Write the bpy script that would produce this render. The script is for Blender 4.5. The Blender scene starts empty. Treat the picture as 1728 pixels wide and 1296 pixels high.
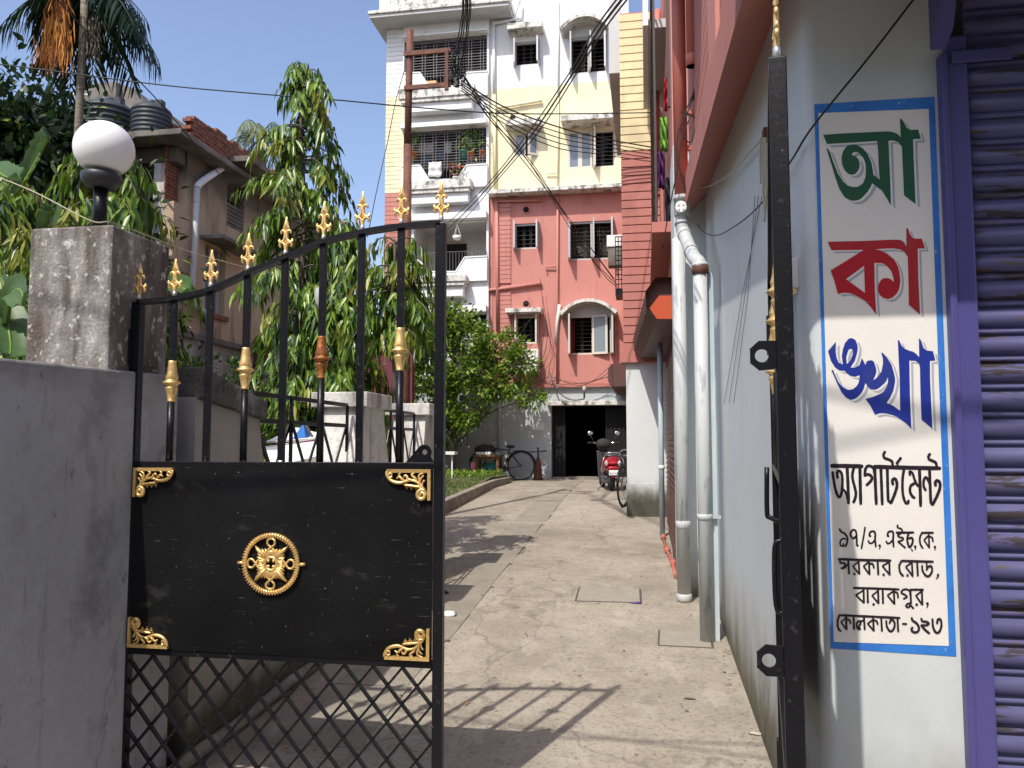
import bpy, math, random
import numpy as np
from mathutils import Vector, Matrix
from mathutils.geometry import tessellate_polygon
random.seed(7); rng = np.random.default_rng(7)
sc = bpy.context.scene
col = sc.collection
R_ = math.radians

# ---------------------------------------------------------------- camera, sky, sun, exposure
CAM_H = 1.66; FOC = 1330.0; PITCH = R_(4.3); YAW = R_(9.6)
cd = bpy.data.cameras.new('camera'); cd.sensor_width = 36; cd.lens = FOC/1728*36
cd.clip_start = 0.05; cd.clip_end = 600
cam = bpy.data.objects.new('camera', cd); col.objects.link(cam)
cam.location = (0, 0, CAM_H); cam.rotation_euler = (math.pi/2+PITCH, 0, YAW)
sc.camera = cam
SUN = Vector((-.674, -1.765, 2.57)).normalized()
w = bpy.data.worlds.new('World'); sc.world = w; w.use_nodes = True
nt = w.node_tree; nt.nodes.clear()
sky = nt.nodes.new('ShaderNodeTexSky'); sky.sky_type = 'NISHITA'; sky.sun_disc = False
sky.sun_elevation = math.asin(SUN.z); sky.sun_rotation = math.atan2(SUN.x, SUN.y)
sky.altitude = 10; sky.air_density = 1.0; sky.dust_density = 2.0; sky.ozone_density = 1.0
bg = nt.nodes.new('ShaderNodeBackground'); bg.inputs[1].default_value = .20
out = nt.nodes.new('ShaderNodeOutputWorld')
tn = nt.nodes.new('ShaderNodeMix'); tn.data_type = 'RGBA'; tn.blend_type = 'MULTIPLY'; tn.inputs[0].default_value = 1
tn.inputs[7].default_value = (1.10, 1.05, 1.09, 1)
nt.links.new(sky.outputs[0], tn.inputs[6]); nt.links.new(tn.outputs[2], bg.inputs[0]); nt.links.new(bg.outputs[0], out.inputs[0])
sd = bpy.data.lights.new('sun', 'SUN'); sd.energy = 4.4; sd.angle = R_(.55); sd.color = (1, .955, .88)
sun = bpy.data.objects.new('sun', sd); col.objects.link(sun)
sun.rotation_euler = SUN.to_track_quat('Z', 'Y').to_euler(); sun.location = (-10, -20, 40)
vs = sc.view_settings; vs.view_transform = 'Standard'; vs.look = 'None'; vs.gamma = 1; vs.exposure = 0.1
vs.use_curve_mapping = False

# ---------------------------------------------------------------- where a thing seen in the photo stands
Fv = Vector((-math.sin(YAW)*math.cos(PITCH), math.cos(YAW)*math.cos(PITCH), math.sin(PITCH)))
Rv = Vector((math.cos(YAW), math.sin(YAW), 0)); Uv = Rv.cross(Fv)
O = Vector((0, 0, CAM_H))
def ray(px, py): return Fv + Rv*((px-864)/FOC) - Uv*((py-648)/FOC)
def onX(px, py, X): d = ray(px, py); return O + d*(X/d.x)
def onY(px, py, Y): d = ray(px, py); return O + d*(Y/d.y)
def gz(Y): return min(.66, max(0, .045*(Y-3)))
def onG(px, py, up=0.0):
    d = ray(px, py); t = 1.0
    while t < 90 and O.z + t*d.z > gz(t*d.y)+up: t += .01
    return O + d*t

# ---------------------------------------------------------------- mesh building
class MB:
    def __init__(s): s.v = []; s.f = []; s.m = []; s.cur = 0; s.smooth = []; s.sm = False
    def add(s, vs_, fs_):
        b = len(s.v); s.v += [tuple(v) for v in vs_]
        for f in fs_: s.f.append(tuple(b+i for i in f)); s.m.append(s.cur); s.smooth.append(s.sm)
        return s
    def box(s, x0, x1, y0, y1, z0, z1):
        if x0 > x1: x0, x1 = x1, x0
        if y0 > y1: y0, y1 = y1, y0
        if z0 > z1: z0, z1 = z1, z0
        return s.add([(x0,y0,z0),(x1,y0,z0),(x1,y1,z0),(x0,y1,z0),(x0,y0,z1),(x1,y0,z1),(x1,y1,z1),(x0,y1,z1)],
              [(0,3,2,1),(4,5,6,7),(0,1,5,4),(1,2,6,5),(2,3,7,6),(3,0,4,7)])
    def hexa(s, p):   # eight corners, bottom loop then top loop
        return s.add(p, [(0,3,2,1),(4,5,6,7),(0,1,5,4),(1,2,6,5),(2,3,7,6),(3,0,4,7)])
    def bar(s, a, b, wx, wy=None, up=(0,0,1)):
        a = Vector(a); b = Vector(b); d = (b-a).normalized(); wy = wy or wx
        u = Vector(up)
        if abs(d.dot(u)) > .97: u = Vector((0,1,0)) if abs(d.y) < .9 else Vector((1,0,0))
        x = d.cross(u).normalized(); y = x.cross(d)
        p = []
        for c in (a, b):
            for sx, sy in ((-1,-1),(1,-1),(1,1),(-1,1)): p.append(c + x*(sx*wx/2) + y*(sy*wy/2))
        return s.add(p, [(0,1,2,3),(7,6,5,4),(0,4,5,1),(1,5,6,2),(2,6,7,3),(3,7,4,0)])
    def tube(s, path, r, n=8, closed=False, caps=True, flat=1.0):
        P = [Vector(p) for p in path]; N = len(P)
        rr = r if hasattr(r, '__len__') else [r]*N
        sm = s.sm; s.sm = True; vs_ = []; prev = None
        for i, p in enumerate(P):
            if closed: t = P[(i+1)%N]-P[i-1]
            else: t = P[min(i+1,N-1)]-P[max(i-1,0)]
            if t.length < 1e-9: t = Vector((0,0,1))
            t.normalize()
            if prev is None:
                prev = Vector((0,1,0)) if abs(t.y) < .9 else Vector((1,0,0))
            x = prev - t*prev.dot(t)
            if x.length < 1e-6: x = t.orthogonal()
            x.normalize(); prev = x; y = t.cross(x)
            for k in range(n):
                a = 2*math.pi*k/n; vs_.append(p + (x*math.cos(a)*flat + y*math.sin(a))*rr[i])
        fs_ = []
        for i in range(N if closed else N-1):
            j = (i+1) % N
            for k in range(n):
                l = (k+1) % n; fs_.append((i*n+k, i*n+l, j*n+l, j*n+k))
        s.add(vs_, fs_)
        if caps and not closed:
            s.sm = False
            b = len(s.v)-len(vs_)
            s.f.append(tuple(b+k for k in reversed(range(n)))); s.m.append(s.cur); s.smooth.append(False)
            s.f.append(tuple(b+(N-1)*n+k for k in range(n))); s.m.append(s.cur); s.smooth.append(False)
        s.sm = sm; return s
    def lathe(s, prof, c=(0,0,0), n=16, axis='z', smooth=True):
        c = Vector(c); sm = s.sm; s.sm = smooth; vs_ = []
        for r, h in prof:
            for k in range(n):
                a = 2*math.pi*k/n; x = math.cos(a)*r; y = math.sin(a)*r
                if axis == 'z': vs_.append(c+Vector((x,y,h)))
                elif axis == 'y': vs_.append(c+Vector((y,h,x)))
                else: vs_.append(c+Vector((h,x,y)))
        fs_ = []
        for i in range(len(prof)-1):
            for k in range(n):
                l = (k+1) % n; fs_.append((i*n+k, i*n+l, (i+1)*n+l, (i+1)*n+k))
        s.add(vs_, fs_)
        b = len(s.v)-len(vs_)
        s.f.append(tuple(b+k for k in reversed(range(n)))); s.m.append(s.cur); s.smooth.append(False)
        s.f.append(tuple(b+(len(prof)-1)*n+k for k in range(n))); s.m.append(s.cur); s.smooth.append(False)
        s.sm = sm; return s
    def prism(s, loops, fn, d0, d1=None):
        """loops: list of 2D outlines (first outer, rest holes); fn(u,v,depth) -> point"""
        flat = [p for l in loops for p in l]
        tris = tessellate_polygon([[Vector((p[0],p[1],0)) for p in l] for l in loops])
        n = len(flat)
        if d1 is None:
            return s.add([fn(p[0],p[1],d0) for p in flat], [tuple(t) for t in tris])
        vs_ = [fn(p[0],p[1],d0) for p in flat] + [fn(p[0],p[1],d1) for p in flat]
        fs_ = [tuple(t) for t in tris] + [tuple(n+i for i in reversed(t)) for t in tris]
        b = 0
        for l in loops:
            m = len(l)
            for i in range(m): j = (i+1) % m; fs_.append((b+i, b+j, n+b+j, n+b+i))
            b += m
        return s.add(vs_, fs_)
    def blob(s, c, r, seg=10, rings=6, noise=0.0, sq=(1,1,1)):
        sm = s.sm; s.sm = True; vs_ = []; fs_ = []
        for i in range(rings+1):
            th = math.pi*i/rings
            for k in range(seg):
                a = 2*math.pi*k/seg; q = 1+random.uniform(-noise, noise)
                vs_.append((c[0]+r*q*math.sin(th)*math.cos(a)*sq[0], c[1]+r*q*math.sin(th)*math.sin(a)*sq[1], c[2]+r*q*math.cos(th)*sq[2]))
        for i in range(rings):
            for k in range(seg):
                l = (k+1) % seg; fs_.append((i*seg+k, (i+1)*seg+k, (i+1)*seg+l, i*seg+l))
        s.add(vs_, fs_); s.sm = sm; return s
    def obj(s, name, mats, parent=None, world=True, bevel=0, kind=None, label=None):
        me = bpy.data.meshes.new(name)
        off = Vector((0,0,0))
        if world and parent is not None:
            p = parent
            while p is not None: off += p.location; p = p.parent
        me.from_pydata([Vector(v)-off for v in s.v], [], s.f)
        if not isinstance(mats, (list, tuple)): mats = [mats]
        for m in mats: me.materials.append(m)
        me.polygons.foreach_set('material_index', s.m)
        me.polygons.foreach_set('use_smooth', s.smooth)
        me.update()
        o = bpy.data.objects.new(name, me); col.objects.link(o)
        if parent is not None: o.parent = parent
        if bevel:
            b = o.modifiers.new('bevel', 'BEVEL'); b.width = bevel; b.segments = 2; b.limit_method = 'ANGLE'; b.angle_limit = R_(40)
        if kind: o['kind'] = kind
        if label: o['label'] = label
        return o

def tag(o, label, cat, group=None, kind=None):
    o['label'] = label; o['category'] = cat
    if group: o['group'] = group
    if kind: o['kind'] = kind
    return o
def thing(name, loc, label, cat, group=None, rz=0):
    o = bpy.data.objects.new(name, None); col.objects.link(o); o.location = loc; o.rotation_euler = (0,0,rz)
    o.empty_display_size = .1
    return tag(o, label, cat, group)
def struct(o): o['kind'] = 'structure'; return o
def copy_tree(o, parent=None):
    c = o.copy(); col.objects.link(c)
    if parent is not None: c.parent = parent
    for ch in list(o.children):
        copy_tree(ch, c)
    return c
def smooth_path(pts, n=6):
    P = [Vector(p) for p in pts]
    if len(P) < 3: return P
    P = [P[0]*2-P[1]] + P + [P[-1]*2-P[-2]]; o = []
    for i in range(1, len(P)-2):
        for k in range(n):
            t = k/n; a, b, c, d = P[i-1], P[i], P[i+1], P[i+2]
            o.append(.5*((2*b)+(c-a)*t+(2*a-5*b+4*c-d)*t*t+(3*b-a-3*c+d)*t**3))
    o.append(P[-2]); return o

# ---------------------------------------------------------------- materials
def mat(name, colr, rough=.7, metal=0.0, layers=(), bump=None, bump2=None, spec=.4, trans=0.0, coat=0, alpha=None):
    """layers: (texture, (sx,sy,sz) scale, lo, hi, colour, amount, (z0,z1) or None)"""
    m = bpy.data.materials.new(name); m.use_nodes = True; t = m.node_tree; N = t.nodes; L = t.links
    bs = N['Principled BSDF']; bs.inputs['Roughness'].default_value = rough; bs.inputs['Metallic'].default_value = metal
    bs.inputs['Specular IOR Level'].default_value = spec
    if coat: bs.inputs['Coat Weight'].default_value = coat
    geo = N.new('ShaderNodeNewGeometry'); cur = None
    rgb = N.new('ShaderNodeRGB'); rgb.outputs[0].default_value = (*colr, 1); cur = rgb.outputs[0]
    for i, ly in enumerate(layers):
        kind, scl, lo, hi, c, amt = ly[:6]; zr = ly[6] if len(ly) > 6 else None
        mp = N.new('ShaderNodeMapping'); mp.inputs['Scale'].default_value = scl; mp.inputs['Location'].default_value = (i*3.7, i*1.9, i*5.3)
        L.new(geo.outputs['Position'], mp.inputs['Vector'])
        if kind == 'vor':
            tx = N.new('ShaderNodeTexVoronoi'); tx.inputs['Scale'].default_value = 1; src = tx.outputs['Distance']
        elif kind == 'crack':
            wn = N.new('ShaderNodeTexNoise'); wn.inputs['Scale'].default_value = 2.2; wn.inputs['Detail'].default_value = 6
            L.new(mp.outputs[0], wn.inputs['Vector'])
            mx = N.new('ShaderNodeMix'); mx.data_type = 'VECTOR'; mx.inputs[0].default_value = .35
            L.new(mp.outputs[0], mx.inputs[4]); L.new(wn.outputs['Color'], mx.inputs[5])
            tx = N.new('ShaderNodeTexVoronoi'); tx.feature = 'DISTANCE_TO_EDGE'; tx.inputs['Scale'].default_value = 1
            L.new(mx.outputs[1], tx.inputs['Vector']); src = tx.outputs['Distance']
        else:
            tx = N.new('ShaderNodeTexNoise'); tx.inputs['Scale'].default_value = 1; tx.inputs['Detail'].default_value = 9
            tx.inputs['Roughness'].default_value = .62; src = tx.outputs['Fac']
        if kind != 'crack': L.new(mp.outputs[0], tx.inputs['Vector'])
        mr = N.new('ShaderNodeMapRange'); mr.inputs[1].default_value = lo; mr.inputs[2].default_value = hi
        mr.inputs[3].default_value = 0; mr.inputs[4].default_value = amt; L.new(src, mr.inputs[0]); fac = mr.outputs[0]
        if zr:
            sx = N.new('ShaderNodeSeparateXYZ'); L.new(geo.outputs['Position'], sx.inputs[0])
            z2 = N.new('ShaderNodeMapRange'); z2.inputs[1].default_value = zr[0]; z2.inputs[2].default_value = zr[1]
            z2.inputs[3].default_value = 1.0; z2.inputs[4].default_value = 0; L.new(sx.outputs[2], z2.inputs[0])
            # noisy edge: mask = clamp(grad + (noise-.5))
            ad = N.new('ShaderNodeMath'); ad.operation = 'MULTIPLY_ADD'; L.new(src, ad.inputs[0]); ad.inputs[1].default_value = 2.4; ad.inputs[2].default_value = -1.2
            a2 = N.new('ShaderNodeMath'); a2.operation = 'MULTIPLY'; L.new(z2.outputs[0], a2.inputs[0]); a2.inputs[1].default_value = 1.6
            a3 = N.new('ShaderNodeMath'); a3.operation = 'ADD'; L.new(a2.outputs[0], a3.inputs[0]); L.new(ad.outputs[0], a3.inputs[1])
            a4 = N.new('ShaderNodeMath'); a4.operation = 'MULTIPLY'; a4.use_clamp = True; L.new(z2.outputs[0], a4.inputs[0]); L.new(a3.outputs[0], a4.inputs[1])
            a5 = N.new('ShaderNodeMath'); a5.operation = 'MULTIPLY'; a5.inputs[1].default_value = amt; L.new(a4.outputs[0], a5.inputs[0]); fac = a5.outputs[0]
        mx = N.new('ShaderNodeMix'); mx.data_type = 'RGBA'; L.new(fac, mx.inputs[0]); L.new(cur, mx.inputs[6])
        mx.inputs[7].default_value = (*c, 1); cur = mx.outputs[2]
    L.new(cur, bs.inputs['Base Color'])
    last = None
    for b in (bump, bump2):
        if not b: continue
        tx = N.new('ShaderNodeTexNoise'); tx.inputs['Scale'].default_value = b[0]; tx.inputs['Detail'].default_value = 6
        L.new(geo.outputs['Position'], tx.inputs['Vector'])
        bp = N.new('ShaderNodeBump'); bp.inputs['Strength'].default_value = b[1]; bp.inputs['Distance'].default_value = b[2] if len(b) > 2 else .01
        L.new(tx.outputs['Fac'], bp.inputs['Height'])
        if last: L.new(last, bp.inputs['Normal'])
        last = bp.outputs[0]
    if last: L.new(last, bs.inputs['Normal'])
    if trans:
        tr = N.new('ShaderNodeBsdfTranslucent'); L.new(cur, tr.inputs[0])
        ms = N.new('ShaderNodeMixShader'); ms.inputs[0].default_value = trans
        L.new(bs.outputs[0], ms.inputs[1]); L.new(tr.outputs[0], ms.inputs[2]); L.new(ms.outputs[0], N['Material Output'].inputs[0])
    return m
def mul(c, k): return tuple(x*k for x in c)

BLACKISH = (.03,.028,.025)
def paint(name, c, dirt=.35, bump=(90,.12,.004), streaks=True, damp=None, rough=.75):
    ls = [('noise', (.7,.7,.5), .35, .75, mul(c,.78), .6), ('noise', (9,9,9), .4, .7, mul(c,.86), .45)]
    if streaks: ls += [('noise', (5,5,.35), .54, .74, mul(c,.45), dirt), ('noise', (14,14,.9), .58, .72, mul(c,.40), dirt*.9), ('noise', (1.6,1.6,1.1), .57, .68, mul(c,.66), .55), ('noise', (22,22,16), .66, .74, mul(c,.35), dirt)]
    if damp: ls.append(('noise', (6,6,3), .3, .7, (.055,.055,.04), .9, damp))
    return mat(name, c, rough, layers=ls, bump=bump, bump2=(7,.15,.02))
M = {}
M['concrete'] = mat('driveway concrete', (.345,.30,.235), .88, layers=[
    ('noise', (.45,.6,.5), .40, .62, (.20,.17,.13), .85), ('noise', (1.8,1.1,1), .45, .72, (.40,.36,.29), .6),
    ('noise', (7,5,5), .5, .72, (.20,.175,.14), .55), ('noise', (34,34,34), .50, .70, (.12,.105,.085), .7),
    ('noise', (90,90,90), .54, .70, (.47,.43,.36), .4), ('noise', (4.5,2.6,2), .56, .60, (.42,.38,.31), .28), ('noise', (2.6,3.8,2), .60, .70, (.15,.13,.10), .5), ('noise', (13,8,8), .62, .66, (.10,.085,.07), .55),
    ('vor', (140,140,140), .22, .05, (.10,.09,.08), .5),
    ('crack', (.30,.19,.4), .0035, .0, (.09,.08,.065), .4)], bump=(60,.5,.008), bump2=(6,.35,.03))
M['street'] = mat('street concrete', (.28,.26,.22), .9, layers=[('noise', (3,3,3), .4,.7,(.2,.18,.15),.7)], bump=(60,.3,.01))
M['patch'] = mat('cement patch', (.30,.27,.22), .9, layers=[('noise', (9,9,9), .4,.7,(.22,.2,.165),.7),('noise', (60,60,60), .5,.7,(.14,.125,.1),.5)], bump=(70,.4,.008))
M['slab'] = mat('drain slab concrete', (.27,.24,.19), .9, layers=[('noise', (4,4,4), .4,.7,(.17,.15,.12),.7),('noise', (50,50,50), .5,.7,(.13,.12,.1),.5)], bump=(60,.5,.01))
M['gap'] = mat('dark joint', (.085,.075,.062), .95)
M['kerb'] = mat('kerb cement', (.30,.27,.22), .9, layers=[('noise', (4,4,4), .35,.65,(.14,.12,.10),.8),('noise', (30,30,30), .5,.7,(.1,.09,.07),.5)], bump=(50,.5,.01))
M['soil'] = mat('garden soil', (.16,.12,.08), .95, layers=[('noise', (3,3,3), .4,.6,(.08,.09,.035),.8),('noise', (.6,.6,.6), .52,.6,(.30,.25,.17),.7)], bump=(30,.6,.02))
M['earth'] = mat('bare ground', (.15,.13,.10), .95, layers=[('noise', (.6,.6,.6), .4,.6,(.08,.09,.05),.7)], bump=(20,.5,.03))
M['lightblue'] = mat('pale blue-grey wall paint', (.56,.595,.595), .7, layers=[('noise', (.8,.8,.6), .35,.7,(.48,.515,.515),.7),
    ('noise', (3,3,.35), .55,.8,(.40,.43,.42),.4), ('noise', (40,40,40), .5,.75,(.60,.65,.66),.35), ('noise', (25,25,18), .70,.78,(.25,.26,.24),.6),
    ('noise', (4,4,2.2), .3,.7,(.15,.135,.085),.95,(.02,.95)),('noise', (9,9,5), .3,.7,(.06,.055,.035),.85,(.0,.42))], bump=(140,.18,.003), bump2=(5,.15,.02))
M['whitebase'] = mat('off-white ground floor paint', (.62,.65,.64), .75, layers=[('noise', (.8,.8,.6), .35,.7,(.53,.56,.55),.6),
    ('noise', (14,14,14), .5,.7,(.5,.52,.5),.4), ('noise', (7,7,4), .3,.7,(.12,.115,.085),.9,(.70,1.16)),('noise', (14,14,9), .3,.7,(.05,.048,.035),.85,(.60,1.05)) ], bump=(80,.15,.004))
M['shadewall'] = mat('grey compound wall plaster', (.37,.37,.365), .85, layers=[('noise', (.9,.9,.7), .35,.7,(.27,.27,.265),.85),
    ('noise', (16,16,1.6), .57,.70,(.11,.108,.10),.6), ('noise', (3,3,1.6), .55,.66,(.16,.155,.145),.7), ('noise', (16,16,7), .63,.69,(.05,.05,.048),.7), ('noise', (22,22,22), .45,.75,(.40,.40,.39),.5), ('crack', (.9,.9,.7), .004,.0,(.09,.085,.08),.4),
    ('noise', (3,3,8), .42,.62,(.10,.09,.085),.8,(2.15,1.75))], bump=(80,.4,.006), bump2=(9,.3,.02))
M['innerwall'] = mat('dull beige inner wall plaster', (.38,.36,.32), .85, layers=[('noise', (.9,.9,.7), .35,.7,(.30,.28,.25),.8),
    ('noise', (7,7,.5), .58,.75,(.16,.14,.12),.5), ('noise', (6,6,3), .3,.7,(.055,.055,.03),.95,(.10,.60))], bump=(80,.25,.005), bump2=(9,.2,.02))
M['stain'] = mat('weathered brown-stained plaster', (.46,.445,.42), .9, layers=[('noise', (2.4,2.4,1.3), .33,.54,(.115,.092,.075),.95),
    ('noise', (7,7,1.4), .42,.60,(.075,.058,.045),.9), ('noise', (26,26,20), .57,.62,(.55,.53,.49),.8), ('noise', (60,60,60), .5,.66,(.16,.14,.12),.5)], bump=(60,.6,.01), bump2=(14,.4,.02))
M['mould'] = mat('mould-blackened coping', (.33,.32,.30), .9, layers=[('noise', (3,3,2), .38,.55,(.09,.085,.075),.95),('noise', (20,20,20), .5,.65,(.04,.04,.035),.85)], bump=(50,.6,.01))
M['pillarwhite'] = mat('stained whitewash', (.60,.58,.54), .85, layers=[('noise', (6,6,1.2), .48,.66,(.13,.12,.11),.85),('noise', (30,30,30), .5,.7,(.25,.24,.22),.6)], bump=(50,.5,.01))
M['whitebase2'] = paint('off-white far ground floor paint', (.50,.54,.55), .3)
M['white'] = paint('white facade paint', (.80,.81,.80), .28)
M['yellow'] = paint('pale yellow facade paint', (.80,.74,.49), .28)
M['salmon'] = paint('salmon red facade paint', (.535,.225,.185), .3)
M['cream'] = paint('cream cladding paint', (.74,.62,.36), .25)
M['salmon2'] = paint('salmon red cladding paint', (.47,.18,.145), .3)
M['ledge'] = mat('mould-spotted ledge', (.66,.65,.60), .85, layers=[('noise', (5,5,3), .5,.62,(.09,.08,.06),.8),('noise', (20,20,20), .52,.66,(.16,.15,.12),.6)], bump=(40,.4,.01))
M['awnsoffit'] = paint('pale soffit plaster', (.55,.56,.54), .2)
M['signwhite'] = mat('cream sign ground', (.74,.71,.65), .6, layers=[('noise', (3,3,2), .4,.7,(.66,.63,.58),.6),('noise', (14,14,9), .68,.74,(.28,.27,.26),.5)], bump=(140,.2,.003))
M['signblue'] = mat('azure border paint', (.035,.20,.60), .5, layers=[('noise', (12,12,6), .45,.65,(.02,.11,.40),.7),('noise', (55,55,40), .64,.68,(.45,.5,.55),.7)], bump=(140,.2,.003))
M['lgreen'] = mat('dark green lettering paint', (.008,.085,.035), .4, layers=[('noise', (10,10,3), .5,.75,(.08,.09,.08),.30),('noise', (60,60,60), .70,.73,(.62,.60,.55),.7)], bump=(140,.2,.003))
M['lred'] = mat('crimson lettering paint', (.42,.012,.02), .4, layers=[('noise', (10,10,3), .5,.75,(.08,.09,.08),.30),('noise', (60,60,60), .70,.73,(.62,.60,.55),.7)], bump=(140,.2,.003))
M['lblue'] = mat('ultramarine lettering paint', (.015,.03,.24), .4, layers=[('noise', (10,10,3), .5,.75,(.08,.09,.08),.30),('noise', (60,60,60), .70,.73,(.62,.60,.55),.7)], bump=(140,.2,.003))
M['lblack'] = mat('black lettering paint', (.018,.008,.016), .45, bump=(140,.2,.003))
M['lgrey'] = mat('grey drop edge paint', (.36,.38,.42), .5, bump=(140,.2,.003))
M['lwhite'] = mat('pale outline paint', (.70,.69,.64), .5, bump=(140,.2,.003))
M['purple'] = mat('violet gloss paint', (.07,.06,.20), .38, layers=[('noise', (2,2,1.3), .4,.7,(.085,.075,.24),.6),('noise', (14,14,10), .66,.72,(.05,.04,.10),.6)], bump=(60,.12,.003))
M['slat'] = mat('violet shutter slats with worn paint', (.10,.095,.21), .42, metal=.15, layers=[('noise', (1.5,1.5,2), .4,.7,(.15,.145,.27),.6),
    ('noise', (3.2,3.2,26), .56,.59,(.055,.043,.035),.9),('noise', (5,5,40), .62,.64,(.13,.10,.065),.8)], bump=(60,.15,.003))
M['brownslat'] = mat('brown rolling shutter paint', (.13,.05,.038), .5, metal=.2, layers=[('noise', (3,3,6), .5,.7,(.07,.03,.025),.7)], bump=(50,.1,.003))
M['hood'] = mat('brown sheet metal', (.105,.05,.042), .55, metal=.2, layers=[('noise', (3,3,3), .5,.7,(.06,.03,.025),.7),('noise', (20,20,20), .62,.7,(.25,.2,.16),.4)])
M['orange'] = mat('orange-red plate paint', (.50,.085,.03), .5, layers=[('noise', (8,8,8), .5,.75,(.5,.07,.02),.6)])
M['black'] = mat('black gloss iron paint', (.006,.006,.008), .36, layers=[('noise', (40,40,40), .60,.68,(.05,.05,.052),.5),('noise', (120,120,60), .68,.71,(.35,.34,.33),.5)], bump=(60,.22,.003), spec=.28)
M['plate'] = mat('black sheet iron', (.0045,.0045,.005), .5, layers=[('noise', (2,2,2), .4,.75,(.011,.012,.013),.8),('noise', (9,9,90), .655,.68,(.10,.105,.11),.4),('noise', (70,70,40), .675,.70,(.32,.32,.30),.55),('noise', (3,3,6), .60,.66,(.035,.030,.026),.6)], bump=(3.5,.35,.02), bump2=(90,.1,.002), spec=.16)
M['weld'] = mat('bare weld metal', (.55,.54,.52), .35, metal=.7)
M['gold'] = mat('gold paint', (.82,.56,.22), .36, metal=.6, layers=[('noise', (60,60,60), .45,.7,(.55,.30,.08),.7)], bump=(120,.25,.002))
M['goldrust'] = mat('rusted gold paint', (.42,.16,.04), .5, metal=.5, layers=[('noise', (50,50,50), .45,.6,(.12,.035,.02),.85)], bump=(120,.5,.003))
M['rust'] = mat('rusty steel', (.17,.075,.048), .75, metal=.25, layers=[('noise', (9,9,4), .4,.65,(.09,.035,.025),.8),('noise', (30,30,20), .58,.68,(.30,.19,.12),.6)], bump=(60,.4,.005))
M['pvcgrey'] = mat('weathered grey-white pipe', (.47,.49,.48), .55, layers=[('noise', (12,12,2.5), .55,.62,(.24,.26,.27),.75),('noise', (5,5,1.5), .5,.7,(.44,.47,.46),.6)], bump=(60,.15,.004))
M['pvcblue'] = mat('blue-grey painted pipe', (.42,.50,.54), .5, layers=[('noise', (8,8,2), .5,.68,(.58,.62,.62),.6)])
M['pvcred'] = mat('salmon painted pipe', (.48,.15,.115), .5, layers=[('noise', (5,5,1), .5,.75,(.34,.10,.08),.5)])
M['pvcwhite'] = mat('white pipe', (.72,.73,.72), .5, layers=[('noise', (6,6,3), .5,.7,(.4,.41,.42),.5)])
M['globe'] = mat('milky white glass', (.82,.82,.81), .35, layers=[('noise', (7,7,7), .45,.75,(.72,.72,.70),.6),('noise', (26,26,5), .60,.72,(.5,.49,.46),.4)], spec=.5)
M['bplastic'] = mat('black plastic', (.03,.031,.035), .45)
M['cable'] = mat('black cable', (.012,.012,.013), .5)
M['greycable'] = mat('grey cable', (.13,.135,.14), .6)
M['rope'] = mat('pale rope', (.42,.38,.28), .9)
M['tank'] = mat('black water tank plastic', (.030,.036,.042), .5, layers=[('noise', (4,4,4), .4,.7,(.055,.062,.07),.7)])
M['brick'] = mat('bare brick', (.27,.105,.065), .9, layers=[('noise', (9,9,9), .4,.6,(.14,.055,.04),.8),('noise', (3,3,3), .55,.7,(.09,.06,.05),.7),('noise', (14,14,14), .6,.7,(.42,.26,.18),.6)], bump=(50,.5,.01))
M['mortar'] = mat('dirty mortar', (.16,.12,.10), .95)
M['tan'] = mat('tan plaster with black mould', (.48,.37,.255), .9, layers=[('noise', (.8,.8,.6), .4,.65,(.36,.275,.185),.8),
    ('noise', (1.6,1.6,.35), .55,.68,(.05,.04,.035),.75),('noise', (20,20,20), .5,.7,(.33,.22,.13),.5),('noise', (1.5,1.5,1.5), .30,.6,(.045,.038,.03),.8,(7.9,6.5))], bump=(60,.4,.01))
M['tanlow'] = mat('grey-white lower plaster', (.38,.36,.32), .9, layers=[('noise', (1.2,1.2,.6), .42,.62,(.14,.13,.11),.8)], bump=(50,.4,.01))
M['slabgrey'] = mat('weathered slab', (.21,.19,.165), .9, layers=[('noise', (1.5,1.5,1.5), .4,.6,(.08,.07,.06),.8)], bump=(50,.5,.01))
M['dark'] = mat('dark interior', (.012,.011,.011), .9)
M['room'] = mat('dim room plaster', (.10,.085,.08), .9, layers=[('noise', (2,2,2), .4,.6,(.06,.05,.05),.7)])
M['roomwhite'] = mat('white balcony plaster', (.58,.56,.53), .85)
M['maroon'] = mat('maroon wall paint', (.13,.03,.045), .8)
M['grill'] = mat('grey painted grill', (.12,.115,.12), .5, metal=.2)
M['grilldark'] = mat('dark grill bars', (.055,.045,.04), .55)
M['frame'] = mat('cream window frame', (.62,.57,.49), .5, layers=[('noise', (14,14,14), .5,.7,(.42,.38,.32),.5)])
M['framegrey'] = mat('grey aluminium frame', (.48,.47,.46), .45, metal=.2)
M['glass'] = mat('blue-grey window glass', (.16,.20,.22), .12, spec=.8)
M['curtain'] = mat('olive patterned curtain', (.16,.15,.10), .9, layers=[('vor', (9,9,9), .25,.35,(.03,.03,.025),.9)])
M['redcloth'] = mat('red cloth', (.42,.015,.025), .9)
M['whitecloth'] = mat('white cloth', (.75,.75,.74), .9, layers=[('noise', (14,14,14), .62,.66,(.25,.25,.27),.7)], trans=.2)
M['greencloth'] = mat('lime cloth', (.25,.55,.08), .9, trans=.2)
M['purplecloth'] = mat('plum cloth', (.10,.02,.11), .9)
M['bluecloth'] = mat('blue cloth', (.06,.13,.30), .9)
M['darkcloth'] = mat('dark cloth', (.03,.028,.03), .9)
M['acwhite'] = mat('white appliance enamel', (.72,.72,.69), .5, layers=[('noise', (3,3,3), .5,.7,(.6,.59,.55),.5)])
M['leafA'] = mat('glossy green leaf', (.135,.245,.026), .34, layers=[('noise', (3,3,3), .45,.7,(.07,.14,.016),.7)], trans=.32, spec=.5)
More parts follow.
